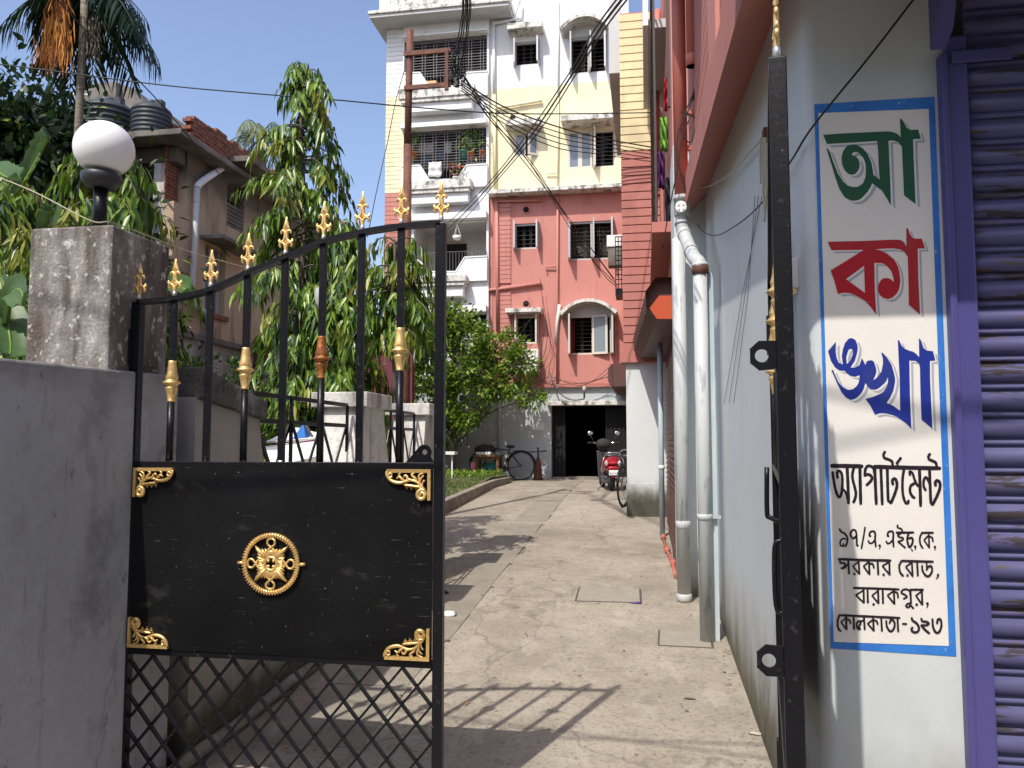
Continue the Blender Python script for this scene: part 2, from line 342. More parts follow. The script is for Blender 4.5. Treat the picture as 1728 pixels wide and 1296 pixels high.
M['leafB'] = mat('deep green leaf', (.035,.09,.018), .36, layers=[('noise', (3,3,3), .45,.7,(.018,.045,.012),.7)], trans=.2, spec=.5)
M['leafC'] = mat('young bronze leaf', (.30,.33,.05), .4, layers=[('noise', (6,6,6), .55,.66,(.34,.20,.04),.6)], trans=.35, spec=.5)
M['leafL'] = mat('fresh light green leaf', (.24,.36,.04), .36, layers=[('noise', (4,4,4), .45,.7,(.13,.23,.025),.7)], trans=.35, spec=.5)
M['leafD'] = mat('dark mango leaf', (.016,.034,.012), .42, layers=[('noise', (2,2,2), .45,.7,(.03,.055,.015),.7)], trans=.12)
M['palm'] = mat('palm leaflet', (.016,.036,.018), .55, layers=[('noise', (1,1,1), .45,.7,(.025,.05,.016),.7)], trans=.15, spec=.25)
M['palmlight'] = mat('pale palm leaflet', (.12,.16,.06), .45, trans=.3)
M['deadfrond'] = mat('dry orange frond', (.62,.25,.06), .8, layers=[('noise', (5,5,5), .45,.6,(.34,.13,.045),.8),('noise', (2,2,2), .5,.65,(.80,.48,.12),.7)], trans=.2)
M['trunk'] = mat('grey-brown bark', (.13,.105,.075), .9, layers=[('noise', (9,9,2), .4,.6,(.06,.048,.035),.8)], bump=(40,.6,.01))
M['palmtrunk'] = mat('ringed palm trunk', (.20,.175,.13), .9, layers=[('noise', (2,2,26), .45,.6,(.09,.075,.055),.85)], bump=(40,.5,.01))
M['banana'] = mat('banana leaf', (.08,.15,.045), .45, layers=[('noise', (2,2,14), .4,.65,(.045,.10,.03),.6)], trans=.3)
M['grassA'] = mat('lawn grass', (.10,.19,.025), .6, layers=[('noise', (1.2,1.2,1.2), .4,.6,(.16,.22,.04),.7)], trans=.3)
M['grassB'] = mat('dark lawn grass', (.05,.10,.018), .6, trans=.3)
M['wood'] = mat('brown wood', (.22,.12,.05), .7, layers=[('noise', (12,12,2), .4,.6,(.12,.06,.025),.7)])
M['paper'] = mat('white paper', (.78,.78,.76), .8)
M['wrap'] = mat('violet foil wrapper', (.12,.05,.28), .3, metal=.3)
M['bluewrap'] = mat('dark blue foil wrapper', (.02,.03,.14), .3, metal=.3)
M['plasticbag'] = mat('thin clear plastic bag', (.62,.62,.62), .25, trans=.4)
M['redpaint'] = mat('red scooter enamel', (.35,.008,.022), .18, coat=.6)
M['chrome'] = mat('chrome', (.6,.6,.6), .18, metal=1)
M['rubber'] = mat('black rubber', (.014,.014,.014), .8)
M['lens'] = mat('clear lamp lens', (.55,.54,.52), .1, spec=.8)
M['numplate'] = mat('white number plate', (.75,.75,.75), .4)
M['terracotta'] = mat('terracotta', (.42,.13,.05), .85)
M['greenpot'] = mat('teal plastic pot', (.02,.20,.17), .5)
M['pink'] = mat('pink cloth', (.62,.20,.26), .9)
M['tealtarp'] = mat('blue tarpaulin', (.03,.14,.42), .55, bump=(8,.5,.03))
M['coralpipe'] = mat('coral red pipe clips', (.40,.12,.085), .6)
print('p1 ok')
# ================================================================ GROUND
def strip(name, x0, x1, ys, up, m, nx=2, thick=None):
    mb = MB(); vs_ = []; fs_ = []
    for y in ys:
        for i in range(nx+1): vs_.append((x0+(x1-x0)*i/nx, y, gz(y)+up))
    for j in range(len(ys)-1):
        for i in range(nx): a = j*(nx+1)+i; fs_.append((a, a+1, a+nx+2, a+nx+1))
    mb.add(vs_, fs_); return struct(mb.obj(name, m))
YS = [-40, -10, -3, 0, 2, 2.9, 3, 3.1] + [3.5+i*.5 for i in range(29)] + [17.6, 17.67, 18, 20, 22, 30, 60, 300]
strip('ground', -300, 300, YS, -.012, M['earth'], 4)
strip('street', -14, 14, [-14, -6, -2, 1, 2.2, 2.9], 0.0, M['street'], 2)
strip('driveway', -3.4, .62, [y for y in YS if 2.9 <= y <= 22], 0.0, M['concrete'], 3)
# lawn and its soil, raised behind the kerb
def flatbox(name, x0, x1, y0, y1, z0, z1, m, **k): return MB().box(x0,x1,y0,y1,z0,z1).obj(name, m, **k)
mb = MB(); ys = [8.9, 10, 11, 12, 13, 14, 16, 18, 20.4]
vs_ = [(x, y, gz(y)+.19+.03*math.sin(3*x+y)) for y in ys for x in (-14, -9, -6, -3.52)]
mb.add(vs_, [(j*4+i, j*4+i+1, j*4+i+5, j*4+i+4) for j in range(len(ys)-1) for i in range(3)])
struct(mb.obj('lawn_soil', M['soil']))
mb = MB(); vs_ = [(x, y, gz(y)+.10) for y in (3.6, 5, 6.5, 8.9) for x in (-14, -8, -2.6)]
mb.add(vs_, [(j*3+i, j*3+i+1, j*3+i+4, j*3+i+3) for j in range(3) for i in range(2)])
struct(mb.obj('garden_bed', M['soil']))
# kerb
k = thing('lawn_kerb', (-3.46, 9, gz(9)), 'low stained cement kerb between the lawn and the driveway', 'kerb')
ys = [8.9+i*1.0 for i in range(12)]
for a, b in zip(ys[:-1], ys[1:]):
    mb = MB(); za, zb = gz(a), gz(b); e = .006; h1 = .27-.012*(a-9); h2 = .27-.012*(b-9)
    mb.hexa([(-3.53,a+e,za-.05),(-3.385,a+e,za-.05),(-3.385,b-e,zb-.05),(-3.53,b-e,zb-.05),
             (-3.53,a+e,za+h1),(-3.385,a+e,za+h1),(-3.385,b-e,zb+h2),(-3.53,b-e,zb+h2)])
    mb.obj('kerb_block', M['kerb'], k, bevel=.008)
# drain cover slabs along the left side and inspection covers
def slab(x0, x1, y0, y1, tilt, m='slab', lift=.012, rot=0, name='drain_slab', parent=None):
    mb = MB(); cx, cy = (x0+x1)/2, (y0+y1)/2; P = []
    for zz in (0, 1):
        for (x, y) in ((x0,y0),(x1,y0),(x1,y1),(x0,y1)):
            dx, dy = x-cx, y-cy; X = cx+dx*math.cos(rot)-dy*math.sin(rot); Y = cy+dx*math.sin(rot)+dy*math.cos(rot)
            P.append((X, Y, gz(Y)+(-.03 if not zz else lift+tilt*dy/(y1-y0)*2)))
    mb.hexa(P); return mb.obj(name, M[m], parent, bevel=.004)
dc = thing('covered_drain', (-1.75, 5, gz(5)), 'row of rough cement slabs covering the drain along the driveway', 'drain')
y = 4.1; i = 0
while y < 20.5:
    L_ = random.uniform(.75, 1.25)
    slab(-2.02+random.uniform(-.02,.02)-.03*(y-4)/4, -1.52+random.uniform(-.02,.02)-.03*(y-4)/4, y, y+L_-.02, random.choice([.004,.012,-.008,.02]), rot=random.uniform(-.012,.012), parent=dc, lift=.008)
    gy = y+L_
    if random.random() < .6: MB().box(-2.02-.03*(y-4)/4, -1.5-.03*(y-4)/4, gy-.03, gy+.012, gz(gy)+.001, gz(gy)+.005).obj('slab_joint', M['gap'], dc)
    y += L_
ic = thing('inspection_cover', (-.37, 7.7, gz(7.7)), 'rectangular cement inspection cover set in the middle of the driveway', 'drain cover')
slab(-.655, -.075, 7.45, 7.98, 0, 'patch', .010, .02, 'cover_plate', ic)
slab(-.675, -.055, 7.43, 8.0, 0, 'gap', .004, .02, 'cover_joint', ic)
ic = thing('inspection_cover', (.28, 6.3, gz(6.3)), 'rough square cement cover beside the foot of the nearer grey pipe', 'drain cover')
slab(.09, .47, 6.16, 6.55, 0, 'patch', .010, -.03, 'cover_plate', ic)
slab(.075, .49, 6.145, 6.57, 0, 'gap', .004, -.03, 'cover_joint', ic)

# ================================================================ LEFT FRONT WALL AND GATE PILLAR
W0 = Vector((-2.42, 3.23, 0)); Wd = Vector((-.232, -.973, 0)); Wn = Vector((-.973, .232, 0))  # along, outward-left
mb = MB(); L_ = 4.2
def wp(s, n, z): p = W0+Wd*s+Wn*n; return (p.x, p.y, z)
mb.hexa([wp(-.42,0,-.05), wp(L_,0,-.05), wp(L_,.22,-.05), wp(-.42,.22,-.05), wp(-.42,0,2.0), wp(L_,0,2.0), wp(L_,.22,2.0), wp(-.42,.22,2.0)])
o = mb.obj('boundary_wall', M['shadewall'], bevel=.012)
tag(o, 'stained grey street wall left of the gate, under the lamp pillar', 'wall')
mb = MB(); mb.box(-2.86, -2.425, 3.235, 3.68, 1.9, 2.675)
p = thing('gate_pillar', (-2.64, 3.45, 0), 'square weathered gate pillar carrying the white globe lamp', 'pillar')
mb.obj('pillar_head', M['stain'], p, bevel=.012)
MB().box(-2.80, -2.426, 3.25, 3.76, -.05, 1.895).obj('pillar_foot', M['shadewall'], p)
# lamp
lx, ly = -2.50, 3.43
c = onY(176, 238, ly); lx = onY(168, 374, ly).x
lp = thing('globe_lamp', (lx, ly, 2.675), 'white globe lamp on a short black post on the gate pillar', 'lamp')
mb = MB(); mb.lathe([(.033,2.67),(.033,2.955)], (lx,ly,0), 20); mb.obj('lamp_post', M['black'], lp)
top = Vector((lx, ly, 2.955)); ax = (Vector((c.x+.004, ly, c.z))-top).normalized()
q = ax.to_track_quat('Z','Y').to_matrix()
def lathe_dir(mb, prof, origin, n=28):
    s0 = len(mb.v); mb.lathe(prof, (0,0,0), n)
    for i in range(s0, len(mb.v)): v = origin + q @ Vector(mb.v[i]); mb.v[i] = tuple(v)
mb = MB(); lathe_dir(mb, [(.030,-.035),(.072,-.03),(.090,-.005),(.094,.010),(.094,.030),(.088,.036)], top); mb.obj('lamp_collar', M['bplastic'], lp)
mb = MB(); prof = [(.14*math.sin(a), .034+.130+ -.14*math.cos(a)*.98) for a in [R_(x) for x in range(38, 181, 6)]]
prof[-1] = (.001, prof[-1][1]); lathe_dir(mb, prof, top, 40); mb.obj('globe', M['globe'], lp)

# ================================================================ INNER COMPOUND WALL, PILLARS, RAILINGS  (x = -2.3)
cw = thing('compound_wall', (-2.42, 5.5, 0), 'dull inner compound wall with mould-black coping behind the open gate', 'wall')
def yz(X): return lambda u, v, d: (X+d, u, v)
# wall outline (Y,z): tall near the gate, sweeping down in a curve, low between the pillars
sw = [(4.42,1.87),(4.45,1.75),(4.48,1.62),(4.53,1.48),(4.60,1.35),(4.72,1.22),(4.9,1.12),(5.2,1.06),(5.55,1.04),(5.85,1.04)]
outl = [(3.76,-.05),(8.9,.1),(8.9,1.04),(8.5,1.04),(8.4,1.04),(7.9,1.04)] + [(6.9,1.04),(5.9,1.04)] + [(y_,z_) for y_, z_ in reversed(sw[:-1])] + [(3.76,1.90)]
MB().prism([outl], yz(-2.5), 0, .2).obj('wall_panel', M['innerwall'], cw, bevel=.006)
MB().hexa([(-2.54,3.765,1.89),(-2.255,3.765,1.89),(-2.255,4.46,1.80),(-2.54,4.46,1.80),(-2.54,3.765,2.06),(-2.255,3.765,2.06),(-2.255,4.46,1.91),(-2.54,4.46,1.91)]).obj('coping', M['mould'], cw, bevel=.01)
for (ya, yb, fl) in ((6.10, 6.62, .32), (7.95, 8.42, .22)):
    pr = [(ya-fl,.95),(yb+fl,.95),(yb+fl*.7,1.3),(yb+.06,1.72),(yb,1.95),(ya,1.95),(ya-.04,1.75),(ya-fl*.62,1.25)]
    MB().prism([pr], yz(-2.60), 0, .335).obj('wall_pillar', M['pillarwhite'], cw, bevel=.008)
    MB().box(-2.68, -2.20, ya-.06, yb+.05, 1.952, 2.075).obj('pillar_cap', M['pillarwhite'], cw, bevel=.008)
mb = MB(); mb.tube(smooth_path([(-2.27, 3.5+i*.35, gz(3.5+i*.35)+.045+.008*math.sin(i*2.1)) for i in range(15)], 2), .035, 8)
tag(mb.obj('drain_pipe', M['kerb']), 'grey pipe lying along the foot of the inner compound wall', 'pipe')
def railing(ya, yb, label):
    r = thing('wall_railing', (-2.4, ya, 1.0), label, 'railing', 'railings between the compound wall pillars')
    X = -2.36; zt, zm, zb = 1.965, 1.80, 1.12; n = 3
    for z in (zt, zm, zb): MB().bar((X,ya,z),(X,yb,z),.012,.03).obj('rail', M['black'], r)
    st = (yb-ya)/n
    for k in range(n+1): MB().bar((X,ya+k*st,1.03),(X,ya+k*st,zt),.02).obj('upright', M['black'], r)
    for k in range(n):
        for s in (1, -1):
            a, b = (ya+k*st, ya+(k+1)*st)
            if s < 0: a, b = b, a
            MB().bar((X+.012*s,a,zm-.02),(X+.012*s,(a+b)/2,1.42),.008,.03).obj('lattice_bar', M['black'], r)
            MB().bar((X+.012*s,(a+b)/2,1.42),(X+.012*s,a,zb+.02),.008,.03).obj('lattice_bar', M['black'], r)
railing(4.50, 6.02, 'black iron railing between the swept wall end and the first pillar')
railing(6.74, 7.88, 'black iron railing between the two stained wall pillars')

# ================================================================ GATE LEAVES  (built in their own frame: x from hinge, z height)
PX = .187; LEAF = 8*PX
TOPZ = []
for k_, (px, py) in enumerate([(240,506),(300,500),(365,485),(430,457),(495,430),(560,404),(620,388),(685,378),(742,373)]):
    TOPZ.append(onY(px, py, 3.4).z-.012)
def scroll(c, r0, r1, a0, a1, n=16):
    return [(c[0]+(r0+(r1-r0)*t/n)*math.cos(a0+(a1-a0)*t/n), c[1]+(r0+(r1-r0)*t/n)*math.sin(a0+(a1-a0)*t/n)) for t in range(n+1)]
def finial_mb():
    mb = MB(); s = .00021  # from the photograph: 1 unit = zoomed pixel
    def P(pts, y=0): return [((x-470)*s, y, (1080-z_)*s) for x, z_ in pts]
    # spear head with a raised rib
    hd = [(470,270),(495,290),(505,370),(555,550),(470,600),(385,550),(435,370),(448,290)]
    pts = P(hd); n = len(pts); c1 = ((0),-.008,(1080-480)*s); c2 = (0,.008,(1080-480)*s)
    mb.add(pts+[c1,c2], [(i,(i+1)%n,n) for i in range(n)] + [((i+1)%n,i,n+1) for i in range(n)])
    for sg in (1,-1):
        def Q(pts): return [(sg*(x-470)*s, 0, (1080-z_)*s) for x, z_ in pts]
        mb.tube(smooth_path(Q([(360,660),(360,615),(400,592),(445,625),(450,700),(440,790),(400,835),(345,850),(310,825),(325,775)]),4), [r*s for r in np.interp(range(37),[0,8,18,28,36],[22,34,36,38,18])], 8)
        mb.tube(smooth_path(Q([(350,965),(325,925),(345,880),(400,870),(440,910),(460,980),(468,1060)]),4), [r*s for r in np.interp(range(25),[0,8,16,24],[22,34,36,38])], 8)
    mb.add(P([(470,800),(520,850),(470,890),(420,850)]) + [(0,-.009,(1080-850)*s),(0,.009,(1080-850)*s)], [(0,1,4),(1,2,4),(2,3,4),(3,0,4),(1,0,5),(2,1,5),(3,2,5),(0,3,5)])
    return mb
FIN = finial_mb(); FIN.obj  # outline shared by both leaves
def fin_obj(parent, x, z, cache={}):
    if 'me' not in cache:
        o = FIN.obj('finial', M['gold'], None, world=False); cache['me'] = o.data; bpy.data.objects.remove(o)
        mb = MB(); mb.lathe([(.009,-.03),(.011,.0),(.008,.012)], n=8); q_ = mb.obj('x', M['weld'], None, world=False); cache['st'] = q_.data; bpy.data.objects.remove(q_)
    o = bpy.data.objects.new('finial', cache['me']); col.objects.link(o); o.parent = parent; o.location = (x, 0, z+.018)
    s_ = bpy.data.objects.new('finial_stem', cache['st']); col.objects.link(s_); s_.parent = o; s_.location = (0,0,-.0)
def bulb_prof(k=1.0):
    pr = [(.017,0),(.0175,.006),(.016,.008),(.023,.045),(.028,.062),(.0285,.067),(.024,.072),(.024,.078),(.040,.088),(.0405,.092),(.026,.104),(.028,.110),(.029,.118),(.024,.135),(.020,.165),(.018,.185),(.018,.195)]
    return [(r*k, z*k) for r, z in pr]
def corner_mb():
    mb = MB(); s = .000183
    def P(pts, y=-.012): return [((x-1340)*s, y, (340-z_)*s) for x, z_ in pts]
    mb.box((240-1340)*s, 0, -.016, 0, (420-0-400-80)*s*0-.006-.009, 0.0)
    mb.box(-.014, 0, -.016, 0, (340-1080)*s, -.0)
    r = lambda *a: [x*s for x in a]
    def T(pts, rad, y=-.012, n=4):
        pp = smooth_path(P(pts, y), n); m_ = len(pp); mb.tube(pp, [v*s for v in np.interp(range(m_), np.linspace(0,m_-1,len(rad)), rad)], 8)
    T([(240,400),(250,480),(330,590),(450,650),(600,665),(720,625),(850,600),(980,630),(1090,720),(1180,830),(1240,960)], [28,36,42,46,44,36,32,32,34,38,30], -.014)
    T([(390,470),(340,440),(290,480),(310,540),(370,530),(370,490)], [20,30,32,32,30,22], -.015)
    T([(1200,850),(1110,830),(1040,880),(1030,970),(1090,1040),(1180,1020),(1200,940),(1130,890),(1090,930),(1120,960)], [36,44,48,52,54,50,42,36,30,24], -.016)
    T([(1110,740),(1080,640),(1100,560),(1170,490)], [20,26,26,18]); T([(1080,700),(1050,560),(1050,490),(1100,450),(1180,430)], [22,26,26,22,16])
    T([(1130,760),(1150,650),(1190,600)], [18,22,24]); T([(1000,640),(960,560),(880,490),(880,450),(940,430)], [28,34,32,26,18])
    T([(700,620),(640,580),(570,520),(500,560)], [30,34,30,18], -.015); T([(570,520),(550,460),(600,430)], [26,22,20])
    T([(860,600),(780,570),(760,510),(700,490),(680,540)], [34,36,28,22,18], -.015)
    T([(1190,830),(1060,760),(940,745),(820,730),(690,715)], [24,34,34,36,26], -.015)
    for (x, z_) in ((740,790),(855,810),(980,815)):
        mb.add(P([(x-60,z_-50),(x+60,z_-50),(x-10,z_+50)], -.002)+P([(x-5,z_-25)], -.020), [(0,1,3),(1,2,3),(2,0,3)])
    mb.add(P([(690,690),(790,670),(740,745),(665,720)], -.002)+P([(725,705)], -.022), [(0,1,4),(1,2,4),(2,3,4),(3,0,4)])
    return mb
def emblem(parent, cx, cz):
    e = bpy.data.objects.new('round_emblem', None); col.objects.link(e); e.parent = parent; e.location = (cx, -.034, cz)
    e['label'] = 'round pierced gold emblem with four leaves'
    R0 = .127
    mb = MB(); ring = [(R0*math.cos(a), 0, R0*math.sin(a)) for a in np.linspace(0, 2*math.pi, 48, endpoint=False)]
    mb.tube(ring, .0105, 8, closed=True)
    for a in np.linspace(0, 2*math.pi, 64, endpoint=False):
        c_, s_ = math.cos(a), math.sin(a)
        mb.bar(((R0-.011)*c_, -.0085, (R0-.011)*s_), ((R0+.011)*c_, -.0085, (R0+.011)*s_), .0045, .006, up=(0,1,0))
    for sx in (1,-1): mb.tube([(sx*(R0+.005),0,0),(sx*(R0+.035),0,0)], [.0085,.007], 8)
    mb.obj('beaded_ring', M['gold'], e, world=False)
    mb = MB(); mb.tube([(.029*math.cos(a),-.003,.029*math.sin(a)) for a in np.linspace(0,2*math.pi,28,endpoint=False)], .0075, 8, closed=True)
    for k in range(4):
        a = math.pi/4+k*math.pi/2
        mb.blob((.018*math.cos(a),-.002,.018*math.sin(a)), .0085, 8, 5)
    mb.obj('centre_ring', M['gold'], e, world=False)
    for k in range(4):
        mb = MB(); a = math.pi/4+k*math.pi/2; ca, sa = math.cos(a), math.sin(a)
        def q2(u, v, y=-.003): return (u*ca-v*sa, y, u*sa+v*ca)
        # ribbed leaf: fan of lobes and a pointed tip
        mb.tube([q2(.030,0),q2(.060,0,-.007),q2(.088,0,-.007),q2(.110,0,-.002)], [.006,.010,.009,.002], 8)
        for j, (l, sp) in enumerate(((.078,.014),(.068,.026),(.057,.036),(.046,.042))):
            for sg in (1,-1): mb.tube(smooth_path([q2(.026,sg*.004),q2(.026+(l-.026)*.5,sg*sp*.75,-.006),q2(l,sg*sp,-.003)],3), np.interp(range(7),[0,4,6],[.004,.0062,.0028]), 6)
        mb.obj('leaf', M['gold'], e, world=False)
        mb = MB(); a = k*math.pi/2; ca, sa = math.cos(a), math.sin(a)
        lp_ = [(.034,.022),(.045,.026),(.060,.016),(.075,-.004),(.088,-.018),(.104,-.017),(.112,0),(.104,.017),(.088,.018),(.075,.004),(.060,-.016),(.045,-.026),(.034,-.022)]
        mb.tube(smooth_path([(u*ca-v*sa, -.004-(.003 if i<6 else 0), u*sa+v*ca) for i,(u,v) in enumerate(lp_)],3), .0052, 8)
        mb.obj('loop', M['gold'], e, world=False)
def gold_work(g):
    z0, z1 = .718, 1.550
    W_ = corner_mb().obj('corner_ornament', M['gold'], g, world=False); W_.location = (LEAF-.03, -.025, z1-.004)
    for (x, z_, sx, sz) in ((.03,z1-.004,-1,1),(.03,z0+.006,-1,-1),(LEAF-.03,z0+.006,1,-1)):
        o = W_.copy(); col.objects.link(o); o.parent = g; o.location = (x,-.025,z_); o.scale = (sx,1,sz)
    emblem(g, LEAF*.5-.02, 1.12)
def gate_leaf(loc, rz, label, mirror=False, lugs=False):
    g = thing('gate_leaf', loc, label, 'gate', 'two leaves of the iron driveway gate', rz)
    B = 'black'
    if mirror: g.scale = (.93,-1,1)
    def W(mb, n, m, par=g, **k): return mb.obj(n, M[m] if isinstance(m, str) else m, par, world=False, **k)
    zb = .10; z0, z1 = .718, 1.550; z2 = 1.575
    sh = -1 if mirror else 1
    W(MB().box(-.022*1,.022,-.022,.022,zb,TOPZ[0]), 'hinge_stile', B, bevel=.003)
    W(MB().box(LEAF-.022,LEAF+.022,-.022,.022,zb,TOPZ[8]), 'meeting_stile', B, bevel=.003)
    # arched top bar
    pts = smooth_path([(k*PX, 0, TOPZ[k]) for k in range(9)], 5); mb = MB()
    for a, b in zip(pts[:-1], pts[1:]): 
        for q_ in (0,): pass
    vs_ = []; 
    for i, p_ in enumerate(pts):
        t = (pts[min(i+1,len(pts)-1)]-pts[max(i-1,0)]).normalized(); nn = Vector((-t.z,0,t.x))
        for yy, hh in ((-.022,-.011),(.022,-.011),(.022,.011),(-.022,.011)): vs_.append(tuple(Vector((p_.x,yy,p_.z))+nn*hh))
    fs_ = []
    for i in range(len(pts)-1):
        for k in range(4): l = (k+1)%4; fs_.append((i*4+k,i*4+l,i*4+4+l,i*4+4+k))
    fs_ += [(0,1,2,3),((len(pts)-1)*4+3,(len(pts)-1)*4+2,(len(pts)-1)*4+1,(len(pts)-1)*4)]
    W(mb.add(vs_, fs_), 'arched_top_bar', B)
    W(MB().box(.022,LEAF-.022,-.02,.02,z1,z2), 'middle_rail', B, bevel=.002)
    W(MB().box(.022,LEAF-.022,-.019,.019,z0-.03,z0), 'lower_rail', B, bevel=.002)
    W(MB().box(.022,LEAF-.022,-.02,.02,zb,zb+.035), 'bottom_rail', B, bevel=.002)
    for k in range(1, 8):
        x = k*PX
        if k % 2 == 0:
            W(MB().box(x-.016,x+.016,-.010,.010,z2,TOPZ[k]-.008), 'upright_bar', B, bevel=.002)
        else:
            bt = TOPZ[k]-.011; zc = {1:1.855,3:1.91,5:1.955,7:1.985}[k]
            bo = W(MB().box(x-.016,x+.016,-.010,.010,zc+.19,bt), 'upright_bar', B, bevel=.002)
            W(MB().lathe([(.0165,z2),(.0165,zc)], (x,0,0), 12), 'upright_rod', B)
            W(MB().lathe(bulb_prof(), (x,0,zc), 20), 'gilded_bulb', 'goldrust' if (k == 5 and not mirror) else 'gold')
            if k == 5 and not mirror: g.children[-1]['label'] = 'bulb with rusted flaking gold paint'
        W(MB().blob((x,-.004,z2+.002), .016, 8, 5, .25, (1,.7,.5)), 'weld', 'weld' if k in (1,3,4) else B)
    for k in range(9): fin_obj(g, k*PX, TOPZ[k]+.008)
    W(MB().box(.023,LEAF-.023,-.0245,-.0215,z0-.002,z1+.002), 'sheet_panel', 'plate')
    # lattice below
    bay = .128*1.04; n_ = 0; zlo, zhi = zb+.035, z0-.03; H_ = zhi-zlo; x0, x1 = .022, LEAF-.022; slope = 1.18
    for sg in (1,-1):
        x = x0-H_/slope
        k = -12
        while True:
            xs = x0+.05+k*bay; k += 1
            if xs > x1+H_: break
            # line: x = xs + sg*(z-zlo)/slope
            pts_ = []
            for z_ in np.linspace(0, H_, 60):
                xx = xs+sg*z_/slope
                if x0 <= xx <= x1: pts_.append((xx, z_+zlo))
            if len(pts_) > 4:
                a, b = pts_[0], pts_[-1]; yy = .006*sg
                W(MB().bar((a[0],yy,a[1]),(b[0],yy,b[1]),.010,.020, up=(0,1,0)), 'lattice_bar', B)
    # gold corners
    if not mirror: gold_work(g)
    for z_ in (2.12, 1.12, .36): W(MB().box(-.075,-.02,-.03,.03,z_-.085,z_+.085), 'hinge', B, bevel=.006)
    # rounded latch plate with hole above the rail by the meeting stile
    out_ = [(LEAF-.16,z2)] + [(LEAF-.075+.034*math.cos(a), z2+.045+.034*math.sin(a)) for a in np.linspace(R_(130),R_(-30),12)] + [(LEAF-.03,z2)]
    hole = [(LEAF-.072+.012*math.cos(a), z2+.045+.012*math.sin(a)) for a in np.linspace(0,2*math.pi,12,endpoint=False)]
    W(MB().prism([out_, hole], lambda u,v,d: (u,d,v), .014, .02), 'latch_plate', B)
    if lugs:
        for z_, hh in ((1.88,.0),(1.13,.0)):
            a_ = .062; b_ = .040
            ol = [(0,-b_),(.05*1,-b_),(a_+.0,-b_+.015),(a_+.012,-b_*.4),(a_+.012,b_*.4),(a_,b_-.015),(.05,b_),(0,b_)]
            ol = [(0,-.036),(.040,-.036),(.062,-.018),(.062,.018),(.040,.036),(0,.036)]
            hl = [(.034+.0165*math.cos(t), .0165*math.sin(t)) for t in np.linspace(0,2*math.pi,18,endpoint=False)]
            W(MB().prism([ol, hl], lambda u,v,d: (LEAF+.015+d, .022+u if mirror else -.022-u, v+z_), 0, .008), 'locking_lug', B, bevel=.0015)
        sg = 1 if mirror else -1
        W(MB().tube(smooth_path([(LEAF,sg*.05,1.60),(LEAF,sg*.052,1.49),(LEAF,sg*.045,1.475),(LEAF,sg*.018,1.465)],4), .006, 8), 'hook', B)
        W(MB().tube(smooth_path([(LEAF,sg*.018,1.42),(LEAF,sg*.036,1.40),(LEAF,sg*.036,1.26),(LEAF,sg*.018,1.24)],5), .006, 8), 'handle', B)
    return g
GL = gate_leaf((-2.402+.006, 3.40, 0), R_(.0), 'closed left leaf of the black and gold gate, facing the street')
# ================================================================ RIGHT: SHOP BUILDING, PAINTED SIGN, VIOLET SHUTTER
XW = .60; YF = 3.0
sb = thing('shop_building', (XW, YF, 0), 'pale blue-grey corner building with red upper storey on the right of the driveway', 'building')
# ground floor pier with rounded corner, side wall running back
rc = .05; arc = [(XW+rc-rc*math.cos(a), YF+rc-rc*math.sin(a)) for a in np.linspace(0, math.pi/2, 9)]
pl = [(XW, 7.75), (XW, 5), (XW, 4), (XW, 3.4)] + arc + [(1.09, YF), (1.09, 7.75)]
o = MB().prism([pl], lambda u,v,d: (u,v,d), -.05, 4.6).obj('ground_floor_wall', M['lightblue'], sb)
MB().box(.30, 1.1, 7.752, 8.6, -.05, 4.6).obj('pipe_recess_wall', M['lightblue'], sb)
MB().box(1.091, 6, YF+.25, 13, -.05, 4.6).obj('back_wall', M['lightblue'], sb)
# sloping band under the red upper storey: outer edge and underside
def lerp(a, b, t): return a+(b-a)*t
oe = [onX(1266,-2,.36), onX(1225,90,.37), onX(1185,181,.38), onX(1166,335,.40)]
oe = [Vector((.37, y_, 3.30+(y_-3.0)*.112)) for y_ in (2.45,3,4,5,6,6.9,8.2)]
ie = [Vector((XW+.01, y_, 3.60+(y_-3.6)*.112)) for y_ in (2.45,3,4,5,6,6.9,8.2)]
mb = MB(); n = len(oe); H2 = .26
vs_ = oe + ie + [v+Vector((0,0,H2)) for v in oe] + [v+Vector((0,0,H2)) for v in ie]; fs_ = []
for i in range(n-1):
    fs_ += [(i,i+1,n+i+1,n+i), (i,2*n+i,2*n+i+1,i+1), (2*n+i,3*n+i,3*n+i+1,2*n+i+1)]
fs_ += [(0,n,3*n,2*n),(n-1,3*n-1,4*n-1,2*n-1)]
mb.add(vs_, fs_).obj('projecting_band', M['salmon2'], sb)
# the red upper wall above the band, with long horizontal grooves between its boards
for j in range(26):
    zb_ = 3.55+j*.155
    y0_ = 3.0; y1_ = 7.75
    # clip under the band (band rises away from the street)
    ys_ = max(1.6, min(y1_, 1.6)); ye_ = min(y1_, 3.0+(zb_-3.55)/.112)
    if ye_ < 2.6: continue
    MB().box(.455, .60, 2.45, ye_, zb_+.008, zb_+.150).obj('cladding_board', M['salmon2'], sb)
MB().box(.468, .60, 2.46, 7.75, 4.3, 7.6).obj('upper_wall', M['salmon'], sb)
MB().box(.43, .60, 4.55, 5.05, 3.85, 7.6).obj('upper_pier', M['salmon'], sb)
MB().box(.10, .60, 5.2, 7.0, 5.85, 6.1).obj('white_lintel', M['white'], sb)
